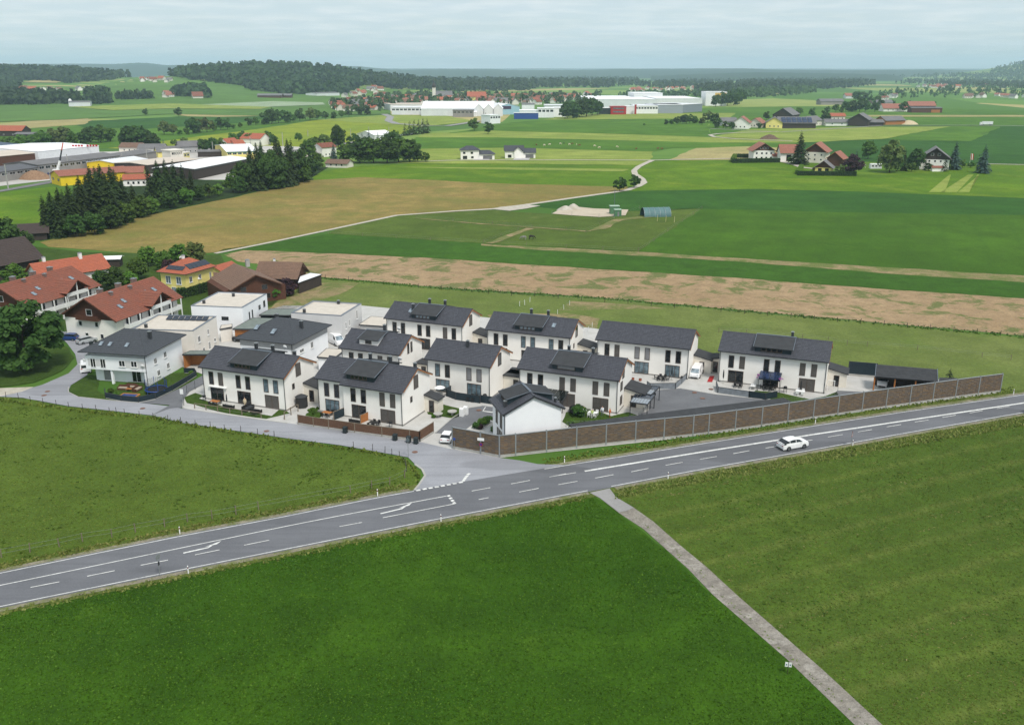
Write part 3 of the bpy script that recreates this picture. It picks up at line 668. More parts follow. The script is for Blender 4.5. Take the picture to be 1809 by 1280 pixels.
def win_mesh(key, w, h, fm, pm, fr=0.09, mull=0, d=0.06, slat=False):
    """frame and pane of a window in the x-z plane, looking towards -y"""
    k = (key, round(w, 2), round(h, 2), fm.name, pm.name, mull, slat)
    if k in WIN: return WIN[k]
    f = MB(); f.box(0, w, -d, 0, 0, fr); f.box(0, w, -d, 0, h - fr, h); f.box(0, fr, -d + .002, 0, fr, h - fr); f.box(w - fr, w, -d + .002, 0, fr, h - fr)
    for i in range(mull):
        x = w * (i + 1) / (mull + 1); f.box(x - fr * .45, x + fr * .45, -d + .004, 0, fr, h - fr)
    p = MB()
    if slat:
        n = max(3, int(h / 0.11))
        for i in range(n):
            z0, z1 = fr + (h - 2 * fr) * i / n, fr + (h - 2 * fr) * (i + 1) / n; p.poly([(fr, -.012, z0), (w - fr, -.012, z0), (w - fr, -.03, z1), (fr, -.03, z1)]); p.poly([(fr, -.03, z1), (w - fr, -.03, z1), (w - fr, -.012, z1), (fr, -.012, z1)])
    else: p.poly([(fr, -.02, fr), (w - fr, -.02, fr), (w - fr, -.02, h - fr), (fr, -.02, h - fr)])
    WIN[k] = (f.mesh('window_frame', fm), p.mesh('pane', pm)); return WIN[k]
def window(parent, p, ang, w, h, kind='g', fm=None, mull=0, name='window', sill=False):
    """p = lower left corner seen from outside, ang = turn of the wall (0 looks to local -y)"""
    fm = fm or FRAME; pm, slat = {'g': (GLASS, False), 'c': (GLASSB, False), 's': (SHUT, True), 'S': (SHUTG, True), 'w': (GLASSG, False)}[kind]
    a, b = win_mesh(name, w, h, fm, pm, 0.09 if w > .5 else .06, mull, slat=slat)
    o = inst(name, a, parent, p, ang); inst('shutter' if slat else 'pane', b, o)
    if sill: s = MB(); s.box(-.06, w + .06, -.16, 0, -.06, -.003); s.build('sill', WPAINT, o)
    return o
def skylight(parent, p, ang, tilt, w=0.8, h=1.2):
    f = MB(); f.box(-w/2, w/2, 0, h, 0, .09); o = f.build('skylight', SHEET, parent); o.location = p; o.rotation_euler = (tilt, 0, ang)
    g = MB(); g.poly([(-w/2 + .09, .09, .093), (w/2 - .09, .09, .093), (w/2 - .09, h - .09, .093), (-w/2 + .09, h - .09, .093)]); g.build('pane', GLASSG, o)
def chimney(parent, x, y, z0, z1, s=0.55, m=None, cap=None):
    b = MB(); b.box(x - s/2, x + s/2, y - s/2, y + s/2, z0, z1); o = b.build('chimney', m or TRIM, parent)
    c = MB(); c.box(x - s/2 - .06, x + s/2 + .06, y - s/2 - .06, y + s/2 + .06, z1 + .003, z1 + .09); c.box(x - s/4, x + s/4, y - s/4, y + s/4, z1 + .09, z1 + .2); c.build('chimney_cap', cap or STEEL, o); return o
def downpipe(parent, x, y, z1, m=None, rz=None):
    t = MB(); t.tube((x, y, 0.05), (x, y, z1 - .35), .055, 6); t.tube((x, y, z1 - .35), (x, y - .38, z1 - .05), .055, 6); t.build('downpipe', m or TRIM, parent)
def dish(parent, p, ang, r=0.4):
    d = MB(); d.lathe([(0.0, 0), (r * .5, .03), (r * .85, .1), (r, .16)], 12); d.lathe([(r, .165), (r * .85, .105), (0, .01)], 12)
    o = d.build('satellite_dish', WPAINT, parent); o.location = p; o.rotation_euler = (R(70), 0, ang)
    t = MB(); t.tube((0, 0, 0), (0, r * .1, .45), .015, 4); t.tube((0, -.0, .0), (0, -.5, -.15), .025, 5); t.build('dish_arm', STEEL, o)
def dormer(root, u0, u1, vf, rear, HR, DR, HE, D, win='g', white=False, ztop=None, nwin=4):
    """shed dormer that grows out of the ridge; rear mirrors it to the back slope"""
    S = (HR - HE) / DR
    sg = -1 if rear else 1
    def Y(v): return D - v if rear else v
    zt, zf = HR + 0.16, (ztop or (HR - 0.62 if white else HR - 1.02))
    zb = HE + S * vf
    nm = 'rear_dormer' if rear else 'dormer'
    w = MB()
    a = [(u0 + .3, Y(vf), zb - .15), (u1 - .3, Y(vf), zb - .15), (u1 - .3, Y(vf), zf - .08), (u0 + .3, Y(vf), zf - .08)]
    w.poly(a if not rear else a[::-1])
    for u in (u0 + .3, u1 - .3):
        w.poly([(u, Y(vf), zb - .15), (u, Y(vf), zf - .08), (u, Y(DR), zt - .12), (u, Y(DR), HR - .3)])
    o = w.build(nm, WHITE if white else CLAD, root)
    r = MB(); e = .3
    zz = zf - e * (zt - zf) / (DR - vf)
    r.poly([(u0, Y(vf - e), zz), (u1, Y(vf - e), zz), (u1, Y(DR), zt), (u0, Y(DR), zt)])
    r.poly([(u0, Y(vf - e), zz - .1), (u0, Y(DR), zt - .1), (u1, Y(DR), zt - .1), (u1, Y(vf - e), zz - .1)])
    for p, q in (((u0, Y(vf - e), zz), (u1, Y(vf - e), zz)), ((u1, Y(vf - e), zz), (u1, Y(DR), zt)), ((u1, Y(DR), zt), (u0, Y(DR), zt)), ((u0, Y(DR), zt), (u0, Y(vf - e), zz))):
        r.poly([(p[0], p[1], p[2] - .1), (q[0], q[1], q[2] - .1), q, p])
    r.build('dormer_roof', BITUMEN, o)
    f = MB(); f.beam((u0, Y(vf - e) - .04 * sg, zz + .04), (u1, Y(vf - e) - .04 * sg, zz + .04), .1, .12); f.build('gutter', TRIM, o)
    for u in (u0, u1): f = MB(); f.beam((u, Y(vf - e), zz + .045), (u, Y(DR) , zt + .045), .1, .09); f.build('verge_flashing', SHEET if not rear else TRIM, o)
    if not rear:
        f = MB(); f.beam((u0 - .05, Y(DR), zt + .07), (u1 + .05, Y(DR), zt + .07), .34, .12); f.build('ridge_cap', SHEET, o)
        wu = u1 - u0 - .6; x0 = u0 + .3 + (wu * .33 if white else wu * .17); x1 = u1 - .3 - (wu * .33 if white else wu * .24)
        h = zf - zb - .34
        if win == 's': window(o, (x0, Y(vf) - .02, zb + .16), 0, x1 - x0, h, 'S')
        else:
            n = 1 if white else nwin
            for i in range(n): window(o, (x0 + (x1 - x0) * i / n, Y(vf) - .02, zb + .16), 0, (x1 - x0) / n - .05, h, 'g' if win == 'g' else 'w')
HE, HR, DR, DD, OE, OG = 6.08, 8.55, 4.90, 9.95, 0.55, 0.33
def row_house(label, x, y, yaw, L, up, low, dorm=None, dwin='g', white=False, chim=(), sky=(), annex=(), gable='rs', step=None, dishes=(), rear=True, doorm=None, awn=None):
    o = thing('row_house', label, 'house', (x, y, 0), yaw, 'white houses with dark roofs in the new estate')
    S = (HR - HE) / DR
    w = MB(); wz = HE + S * OE - .06
    w.xprism([(OE, 0), (DD - OE, 0), (DD - OE, wz), (DR, HR - .14), (OE, wz)], OG, L - OG)
    if step: w.box(step + .3, L - OG + .002, OE - .5, OE + .002, 0, HE + S * .05 - .08)
    w.build('wall', WHITE, o)
    pl = MB(); pl.box(OG - .02, L - OG + .02, OE - .02 - (.5 if step else 0), DD - OE + .02, 0, .28); pl.build('plinth', PM('plinth_grey', (150,148,144)), o)
    fo = OE - (.5 if step else 0)
    r = MB(); n = 15
    slope(r, (0, 0, HE), (L, 0, HE), (L, DR, HR), (0, DR, HR), n)
    slope(r, (L, DD, HE), (0, DD, HE), (0, DR, HR), (L, DR, HR), n)
    if step: slope(r, (step, -.5, HE - S * .5), (L, -.5, HE - S * .5), (L, 0.02, HE + S * .02), (step, 0.02, HE + S * .02), 2)
    ro = r.build('roof', TILE_D, o)
    rc = MB(); rc.xprism([(DR - .17, HR - .03), (DR + .17, HR - .03), (DR + .09, HR + .09), (DR - .09, HR + .09)], -.02, L + .02); rc.build('ridge_tiles', TILE_D, ro)
    for u, u0, u1 in ((-.012, .0, OG), (L + .012 - .05, L - OG, L)):
        bb = MB(); pr = [(.05, HE - .12), (DR, HR - .12), (DD - .05, HE - .12), (DD - .05, HE - .32), (DR, HR - .32), (.05, HE - .32)]
        bb.xprism(pr, u, u + .05); bo = bb.build('bargeboard', WOODO, ro)
        sf = MB(); sf.poly([(u0, .1, HE - .13), (u0, DR, HR - .13), (u1, DR, HR - .13), (u1, .1, HE - .13)]); sf.poly([(u0, DD - .1, HE - .13), (u0, DR, HR - .13), (u1, DR, HR - .13), (u1, DD - .1, HE - .13)]); sf.build('soffit', WOODO, ro)
    gs = [((0.02, -.07 , HE - .02), ((step or L) - .02, -.07, HE - .02)), ((L - .02, DD + .07, HE - .02), (.02, DD + .07, HE - .02))]
    if step: gs.append(((step, -.57, HE - S * .5 - .02), (L - .02, -.57, HE - S * .5 - .02)))
    for p, q in gs: g = MB(); g.beam(p, q, .13, .12); g.build('gutter', TRIM, ro)
    downpipe(o, OG + .12, OE - .07, HE); downpipe(o, L - OG - .12, fo - .07, HE - (.2 if step else 0))
    db = MB(); db.tube((L - OG - .12, DD - OE + .07, .05), (L - OG - .12, DD - OE + .07, HE), .055, 6); db.build('downpipe', TRIM, o)
    nu = len(low); U = (L - 2 * OG) / nu
    for i in range(nu):
        a0 = OG + U * i; yy = OE - .002 if not (step and a0 + 1.4 > step) else fo - .002
        ww = .98
        for k, du in enumerate((U * .5 - 1.47, U * .5 + .5)):
            window(o, (a0 + du, yy, 2.95), 0, ww, 2.35, up[i * 2 + k], sill=False)
        lw = 2.75
        if low[i] != '-': window(o, (a0 + U * .5 - lw / 2, yy, .16), 0, lw, 2.32, low[i], mull=2 if low[i] in 'c' else 1, name='terrace_door')
    if 'r' in gable:
        xx = L - OG + .002
        k = 's' if 's' in gable else 'g'
        if 'p' in gable:
            for dy in (0, 1.25): window(o, (xx, DR - 1.3 + dy, 5.2), R(90), .75, 2.0, 'g')
        elif 'q' not in gable:
            window(o, (xx, DR - 1.0, 5.05), R(90), 1.5, 2.3, k)
        if 'x' in gable: window(o, (xx, 2.6, 3.2), R(90), .7, 1.0, 'g')
        if 'q' in gable:
            for z in (1.0, 3.5): window(o, (xx, 2.0, z), R(90), 1.3, 1.6, 's')
            window(o, (xx, DR - 1.9, 5.4), R(90), 1.3, 1.7, 's')
    if dorm:
        dormer(o, dorm[0], dorm[1], 0.8 if not white else 1.5, False, HR, DR, HE, DD, dwin, white)
        if rear: dormer(o, dorm[0], dorm[1], 0.8, True, HR, DR, HE, DD)
    for cx_, cyv, ht in chim: chimney(o, cx_, cyv, HE + S * min(cyv, DD - cyv) - .3, HE + S * min(cyv, DD - cyv) + ht, .45)
    for su, sv in sky: skylight(o, (su, sv, HE + S * sv + .04), 0, math.atan(S))
    for u0, u1, v0, v1, zl, zh in annex:
        a = MB(); a.box(u0, u1, v0, v1, 0, min(zl, zh)); 
        a.poly([(u0, v0, min(zl, zh)), (u1, v0, min(zl, zh)), (u1, v0, zl), (u0, v0, zh)]); a.poly([(u1, v1, min(zl, zh)), (u0, v1, min(zl, zh)), (u0, v1, zh), (u1, v1, zl)])
        if zl > zh: a.poly([(u1, v0, zh), (u1, v1, zh), (u1, v1, zl), (u1, v0, zl)])
        ao = a.build('annex', WARM, o)
        rr = MB(); e = .25
        slope_pts = [(u0 - (e if zh < zl else 0), v0 - e, zh), (u1 + (e if zl < zh else 0), v0 - e, zl), (u1 + (e if zl < zh else 0), v1 + e, zl), (u0 - (e if zh < zl else 0), v1 + e, zh)]
        b = len(rr.v); rr.poly([(p[0], p[1], p[2] + .22) for p in slope_pts]); rr.poly([(p[0], p[1], p[2] + .01) for p in slope_pts][::-1])
        for i in range(4):
            p, q = slope_pts[i], slope_pts[(i + 1) % 4]; rr.poly([(p[0], p[1], p[2] + .01), (q[0], q[1], q[2] + .01), (q[0], q[1], q[2] + .22), (p[0], p[1], p[2] + .22)])
        rr.build('annex_roof', BITUMEN, ao)
        window(ao, (u0 + (u1 - u0) * .35, v0 - .002, .1), 0, .95, 2.1, 'g', name='door')
    for p in dishes: dish(o, p, R(180))
    if awn:
        a = MB(); a.box(awn[0], awn[1], OE - .42, OE - .004, 2.62, 2.74); a.build('awning_box', WPAINT, o)
    return o

def gable_house(name, label, loc, yaw, W, Dp, hw, hr, wall, roof, ov=0.8, og=0.9, wins=(), gable_m=None, gz=None, group=None, cat='house', n=10, chim=(), sky=(), fm=None, parts=None, soffit=None, split=None, kind='g', smallw=None):
    """ridge along local x; wins = rows (face, z, w, h, [positions 0..1])"""
    o = thing(name, label, cat, loc, yaw, group)
    s = (hr - hw) / (Dp / 2); w = MB()
    if gable_m is not None and gz:
        zg = gz
        w.box(-W/2, W/2, -Dp/2, Dp/2, 0, min(zg, hw))
        g = MB(); yk = Dp / 2
        g.xprism([(-yk - .003, min(zg, hw) + .002), (yk + .003, min(zg, hw) + .002), (yk + .003, hw), (0, hr - .12), (-yk - .003, hw)], -W/2 - .003, W/2 + .003)
        w.build('wall', wall, o); g.build('upper_wall', gable_m, o)
    else:
        w.xprism([(-Dp/2, 0), (Dp/2, 0), (Dp/2, hw), (0, hr - .12), (-Dp/2, hw)], -W/2, W/2); w.build('wall', wall, o)
    r = MB(); ye, ze = Dp/2 + ov, hw - s * ov
    slope(r, (-W/2 - og, -ye, ze), (W/2 + og, -ye, ze), (W/2 + og, 0, hr), (-W/2 - og, 0, hr), n, .05)
    slope(r, (W/2 + og, ye, ze), (-W/2 - og, ye, ze), (-W/2 - og, 0, hr), (W/2 + og, 0, hr), n, .05)
    ro = r.build('roof', roof, o)
    if soffit is not None:
        for u in (-W/2 - og - .04, W/2 + og - .01): b = MB(); b.xprism([(-ye, ze - .1), (0, hr - .1), (ye, ze - .1), (ye, ze - .32), (0, hr - .32), (-ye, ze - .32)], u, u + .05); b.build('bargeboard', soffit, ro)
    for face, z, ww, hh, ps in wins:
        for t in ps:
            if face == 'f': window(o, (-W/2 + W * t - ww/2, -Dp/2 - .006, z), 0, ww, hh, kind, fm)
            if face == 'b': window(o, (W/2 - W * t + ww/2, Dp/2 + .006, z), R(180), ww, hh, kind, fm)
            if face == 'r': window(o, (W/2 + .006, -Dp/2 + Dp * t - ww/2, z), R(90), ww, hh, kind, fm)
            if face == 'l': window(o, (-W/2 - .006, Dp/2 - Dp * t + ww/2, z), R(-90), ww, hh, kind, fm)
    for cx_, cyv, ht, sz, cm in chim: chimney(o, cx_, cyv, hr - s * abs(cyv) - .3, hr - s * abs(cyv) + ht, sz, cm)
    for su, sv in sky:
        skylight(o, (su, sv, hr - s * abs(sv) + .07), 0 if sv < 0 else R(180), math.atan(s), .9, 1.3)
    return o
def hip_roof(o, W, Dp, ze, hr, ov, mat, n=9, ridge=None, name='roof'):
    a, b = W/2 + ov, Dp/2 + ov; k = (a - b) if ridge is None else ridge
    if k < 0: k = 0
    r = MB(); slope(r, (-a, -b, ze), (a, -b, ze), (k, 0, hr), (-k, 0, hr), n, .03); slope(r, (a, b, ze), (-a, b, ze), (-k, 0, hr), (k, 0, hr), n, .03)
    slope(r, (a, -b, ze), (a, b, ze), (k, 0, hr), (k, 0, hr), n, .03); slope(r, (-a, b, ze), (-a, -b, ze), (-k, 0, hr), (-k, 0, hr), n, .03)
    q = r.build(name, mat, o)
    for sx in (-1, 1):
        for sy in (-1, 1): e = MB(); e.tube((sx * a, sy * b, ze + .03), (sx * k, 0, hr + .03), .06, 5); e.build('hip_tiles', mat, q)
    g = MB()
    for p_, q_ in (((-a, -b), (a, -b)), ((a, -b), (a, b)), ((a, b), (-a, b)), ((-a, b), (-a, -b))): g.beam((p_[0], p_[1], ze + .02), (q_[0], q_[1], ze + .02), .14, .14)
    g.build('gutter', TRIM, q); return q
# ------------------------------------------------------------------ the new estate
def A55(v): return [q * 55 for q in v]
def place(x, y, a, L): return x * 55, y * 55, a, L * 55
h1 = row_house('white three-unit house at the street corner with a white awning over its left terrace door', *place(-.9925, 2.7601, -.3689, .3206), 'gsggcc', 'ggs', (6.0, 12.0), gable='rsx', annex=[(17.3, 20.3, 6.0, 9.0, 2.5, 3.3)], dishes=[(12.3, 8.3, 8.6)], chim=[(7.9, 6.2, 1.5), (11.2, 6.4, 1.5), (16.2, 5.6, .8)], awn=(1.6, 5.3))
h2 = row_house('white three-unit house behind the brown wooden street fence, front half stepped forward', *place(-.6045, 2.6503, -.4073, .3136), 'ggggss', 'cgs', (5.7, 11.6), gable='rsx', step=5.4, annex=[(16.9, 19.4, 7.4, 9.4, 2.3, 3.0)], dishes=[(12.0, 8.0, 8.6)], chim=[(7.4, 6.2, 1.5), (11.2, 6.4, 1.5), (16.4, 5.5, .8)])
h3 = row_house('smaller white house with a white-fronted dormer, tucked behind the two street-side houses', -32.3, 163.39, R(-21.8), 12.86, 'ggss', 'gg', (3.4, 7.9), white=True, gable='rp', annex=[(12.5, 16.4, 6.4, 9.2, 2.6, 2.6)], dishes=[(8.5, 7.9, 8.5)], chim=[(6.6, 6.0, 1.5)])
h4 = row_house('white three-unit house farthest back on the left, skylight and flue beside its dormer', *place(-.4863, 3.3609, -.3768, .3290), 'ggggsg', 'ggg', (5.9, 12.0), dwin='w', gable='rs', sky=[(5.0, 2.2)], chim=[(5.6, 2.7, 1.5), (7.6, 6.4, 1.5), (11.2, 6.4, 1.5)], annex=[(17.8, 21.2, 5.6, 9.2, 2.5, 3.3)])
h5 = row_house('white two-unit house in the middle with one flue and no dormer', -15.78, 156.51, R(-23.1), 13.09, 'cgSS', 'cc', None, gable='rg', chim=[(6.9, 3.9, 1.1)], annex=[(12.8, 18.4, 6.2, 9.3, 2.7, 2.7)])
h6 = row_house('white three-unit house at the back with four pale dormer panes and one skylight', *place(-.0992, 3.2015, -.3615, .3271), 'ggcccg', 'ggg', (5.9, 12.0), dwin='w', gable='rgx', sky=[(13.6, 2.2)], chim=[(7.6, 6.4, 1.5), (11.2, 6.4, 1.5)], annex=[(17.6, 21.0, 5.6, 9.2, 2.5, 3.3)])
h7 = row_house('white three-unit house with a plain dark roof beside the parked white van', *place(.2889, 3.0714, -.3740, .3337), 'gsSSgg', 'gcc', None, gable='', annex=[(18.0, 21.4, 5.6, 9.6, 2.5, 3.3)])
h8 = row_house('white three-unit house with closed shutters behind the small gabled house', .75, 151.03, R(-22.1), 18.4, 'ggssss', 'gss', (6.0, 12.0), dwin='s', gable='rq', annex=[(18.1, 21.6, 4.6, 8.8, 2.5, 3.3), (-4.6, .34, 6.2, 9.2, 2.7, 2.7)], chim=[(7.4, 6.4, 1.3), (12.0, 5.8, 1.2)])
h9 = row_house('white three-unit house farthest right with a blue solar canopy on its middle terrace', *place(.6875, 2.9350, -.3786, .3556), 'gsggss', 'ggs', (6.2, 13.2), gable='', annex=[(19.2, 22.6, 5.4, 9.0, 2.5, 3.3), (-2.6, .34, 5.6, 8.8, 3.0, 2.5)], chim=[(12.4, 6.6, 1.4)])
# small gabled house turned to the road
L10 = 7.3
yaw10 = R(17.4 - 90)
ax = Vector((-1.395, 128.337, 0)); bx = Vector((8.07, 131.313, 0)); back = Vector((-math.sin(R(17.4)), math.cos(R(17.4)), 0))
h10 = thing('gabled_house', 'small white house with a blank gable wall right behind the noise barrier', 'house', ax, R(17.4), 'white houses with dark roofs in the new estate')
def small_house(o):
    W_, S = 9.92, (HR - HE) / 4.96; c = W_ / 2
    w = MB(); zz = HE + S * .5 - .06
    w.prism([(.5, .3), (W_ - .5, .3), (W_ - .5, L10 - .3), (.5, L10 - .3)], 0, zz)
    for y0, y1 in ((.3, L10 - .3),):
        w.poly([(.5, y0, zz), (W_ - .5, y0, zz), (c, y0, HR - .14)]); w.poly([(W_ - .5, y1, zz), (.5, y1, zz), (c, y1, HR - .14)])
    w.build('wall', COOLW, o)
    r = MB(); slope(r, (0, L10, HE), (0, 0, HE), (c, 0, HR), (c, L10, HR), 15); slope(r, (W_, 0, HE), (W_, L10, HE), (c, L10, HR), (c, 0, HR), 15); ro = r.build('roof', TILE_D, o)
    for y in (-.01, L10 + .01):
        for x0 in (0, W_): b = MB(); b.beam((x0, y, HE - .1), (c, y, HR - .1), .05, .2); b.build('bargeboard', TRIM, ro)
    b = MB(); b.poly([(.1, .02, HE - .15), (c, .02, HR - .15), (c, .3, HR - .15), (.1, .3, HE - .15)]); b.poly([(W_ - .1, .02, HE - .15), (c, .02, HR - .15), (c, .3, HR - .15), (W_ - .1, .3, HE - .15)]); b.build('soffit', WOODO, ro)
    for sg in (0, 1):
        def X(x): return x if sg == 0 else W_ - x
        y0, y1, xf = 2.0, 5.6, 1.4; zb, zf, zt = HE + S * xf, HR - .72, HR + .14
        d = MB(); d.poly([(X(xf), y0, zb - .1), (X(xf), y1, zb - .1), (X(xf), y1, zf), (X(xf), y0, zf)])
        for y in (y0, y1): d.poly([(X(xf), y, zb - .1), (X(xf), y, zf), (X(c), y, zt - .1), (X(c), y, HR - .3)])
        do = d.build('dormer', CLAD, o)
        t = MB(); e = .35; t.poly([(X(xf - e), y0 - .3, zf - .06), (X(xf - e), y1 + .3, zf - .06), (X(c), y1 + .3, zt), (X(c), y0 - .3, zt)]); t.poly([(X(xf - e), y0 - .3, zf - .16), (X(xf - e), y1 + .3, zf - .16), (X(c), y1 + .3, zt - .1), (X(c), y0 - .3, zt - .1)])
        t.poly([(X(xf - e), y0 - .3, zf - .16), (X(xf - e), y1 + .3, zf - .16), (X(xf - e), y1 + .3, zf - .06), (X(xf - e), y0 - .3, zf - .06)])
        for y in (y0 - .3, y1 + .3): t.poly([(X(xf - e), y, zf - .16), (X(xf - e), y, zf - .06), (X(c), y, zt), (X(c), y, zt - .1)])
        t.build('dormer_roof', BITUMEN, do)
        [MB().beam((X(xf - e), y, zf - .02), (X(c), y, zt + .04), .1, .09).build('verge_flashing', SHEET, do) for y in (y0 - .3, y1 + .3)]
        if sg == 0:
            for k in range(2): window(do, (X(xf) - .02, y1 - .5 - k * 1.3, zb + .12), R(-90), 1.1, .5, 'g')
            chimney(o, 1.0, 2.0, HE + S, HE + S + .9, .35)
        else: chimney(o, W_ - 1.0, 1.6, HE + S - .2, HE + S + .7, .3)
    rc = MB(); rc.beam((c, .0, HR + .1), (c, L10, HR + .1), .3, .12); rc.build('ridge_tiles', TILE_D, ro)
    rc = MB(); rc.beam((c, 1.7, HR + .22), (c, 5.9, HR + .22), .34, .12); rc.build('ridge_cap', SHEET, ro)
    [MB().beam((x, 0, HE - .02), (x, L10, HE - .02), .13, .12).build('gutter', TRIM, ro) for x in (-.07, W_ + .07)]
    t = MB(); t.tube((.42, .4, .05), (.42, .4, HE - .35), .055, 6); t.tube((.42, .4, HE - .35), (0, .4, HE - .1), .055, 6); t.build('downpipe', TRIM, o)
    for y in (2.0, 4.3): window(o, (.5 - .006, y + .95, 2.95), R(-90), .95, 2.35, 's'); 
    window(o, (.5 - .006, 4.6, .15), R(-90), 2.6, 2.3, 'g', mull=1, name='terrace_door')
small_house(h10)

# hip-roofed houses and flat-roofed cubes to the left; local x along the front, origin at the middle of the footprint
def corner_frame(fl, fr, z=0.0):
    a, b = G(*fl, z), G(*fr, z); d = b - a; return a, b, math.atan2(d.y, d.x), d.length
def hip_house(label, efl, efr, ebr, ze, hr, ov, wall, band, fronts, sides, chims, skys, name='hip_roof_house'):
    """roof corners at the eaves: front left, front right, back right (pixels), eaves height ze"""
    a, b, c = G(*efl, ze), G(*efr, ze), G(*ebr, ze); yaw = math.atan2(b.y - a.y, b.x - a.x); W = (b - a).length
    n = Vector((-math.sin(yaw), math.cos(yaw), 0)); D = (c - b).dot(n); ctr = (a + b) / 2 + n * D / 2
    o = thing(name, label, 'house', (ctr.x, ctr.y, 0), yaw); Wb, Db = W - 2 * ov, D - 2 * ov
    return o, Wb, Db, W, D
hp, Wb, Db, W, D = hip_house('white hip-roofed house with a set-back ground floor at the street bend', (137,620.5), (258,627.5), (323,590), 6.25, 9.3, .75, None, None, None, None, None, None)
w = MB(); w.box(-Wb/2, Wb/2, -Db/2, Db/2, 2.75, 5.35); w.box(-Wb/2 + .6, Wb/2, -Db/2 + 1.7, Db/2, 0, 2.748); w.build('wall', COOLW, hp)
w = MB(); w.box(-Wb/2 + .6, Wb/2 - .003, -Db/2 + .6, Db/2 - .003, 5.352, 6.2); w.build('upper_band', LGREYST, hp)
w = MB(); w.box(-Wb/2 - .02, Wb/2 + .02, -Db/2 - .02, Db/2 + .02, 5.05, 5.36); w.build('parapet', COOLW, hp)
for x0, x1 in ((-Wb/2 + .5, -Wb/2 + 3.6), (Wb/2 - 4.6, Wb/2 + .012)):
    w = MB(); w.box(x0, x1, -Db/2 - .01, -Db/2 + .02, 3.35, 4.75); w.build('grey_panel', LGREYST, hp)
w = MB(); w.box(-Wb/2 + 4.7, -Wb/2 + 5.1, -Db/2 + .2, -Db/2 + .6, 0, 2.748); w.build('pillar', COOLW, hp); w = MB(); w.box(Wb/2 - .6, Wb/2 - .002, -Db/2 + .1, -Db/2 + 1.7, 0, 2.748); w.build('pillar', COOLW, hp)
for x in (-Wb/2 + 1.0, -Wb/2 + 3.0): window(hp, (x, -Db/2 - .012, 3.1), 0, 1.1, 1.75, 'g', WPAINT, 1); 
for x in (Wb/2 - 5.4, Wb/2 - 3.0): window(hp, (x, -Db/2 - .012, 3.55), 0, 1.25, 1.2, 'g', WPAINT, 1, sill=True)
for y, z in ((2.6, 3.4), (6.0, 3.6), (3.2, .9), (6.6, 1.2)): window(hp, (Wb/2 + .006, -Db/2 + y, z), R(90), .95, 1.15, 'g', WPAINT, 1, sill=True)
window(hp, (-Wb/2 + 2.2, -Db/2 + 1.69, .1), 0, 1.8, 2.2, 'S', WPAINT, 0, 'terrace_door'); window(hp, (Wb/2 - 4.2, -Db/2 + 1.69, .1), 0, 1.9, 2.2, 'g', WPAINT, 1, 'terrace_door')
hip_roof(hp, Wb, Db, 6.2, 9.0, .75, TILE_S, 14, 1.4)
chimney(hp, Wb/2 - 1.9, -1.0, 6.9, 8.9, .55)
for x in (-Wb/2 + 2.6, -Wb/2 + 4.4, -Wb/2 + 7.8): skylight(hp, (x, -Db/2 + 1.1, 6.98), 0, R(26), .7, 1.1)
o_ = hp; dish(o_, (-Wb/2 - .3, -Db/2 - .1, 4.3), R(160)); dish(o_, (Wb/2 - .6, -Db/2 - .3, 3.9), R(180))
downpipe(hp, Wb/2 - .05, -Db/2 - .08, 6.2)

hp2, Wb, Db, W, D = hip_house('hip-roofed house with a dark grey upper band behind the street-corner house', (414,597), (519,607.5), (590,573.5), 5.9, 8.8, .7, None, None, None, None, None, None)
w = MB(); w.box(-Wb/2, Wb/2, -Db/2, Db/2, 0, 4.4); w.build('wall', COOLW, hp2)
w = MB(); w.box(-Wb/2 - .01, Wb/2 + .01, -Db/2 - .01, Db/2 + .01, 4.402, 5.86); w.build('upper_band', GREYST, hp2)
hip_roof(hp2, Wb, Db, 5.86, 8.7, .7, TILE_S, 13, 1.4)
chimney(hp2, Wb/2 - 1.5, -.6, 6.4, 8.5, .55); chimney(hp2, -Wb/2 + 2.0, 3.6, 6.2, 8.2, .6)
for x, y in ((-Wb/2 + 2.3, -Db/2 + 2.0), (-Wb/2 + 6.4, -Db/2 + 1.3)): skylight(hp2, (x, y, 5.9 + (y + Db/2 + .7) * .46), 0, R(26), .9, 1.5)
so_ = MB()
for y, z, ww, hh in ((2.3, 3.1, 1.5, .75), (6.4, 2.9, 1.0, 1.3)): window(hp2, (Wb/2 + .006, -Db/2 + y, z), R(90), ww, hh, 'g', WPAINT, 1, sill=True)
downpipe(hp2, Wb/2 - .2, -Db/2 - .08, 5.86)

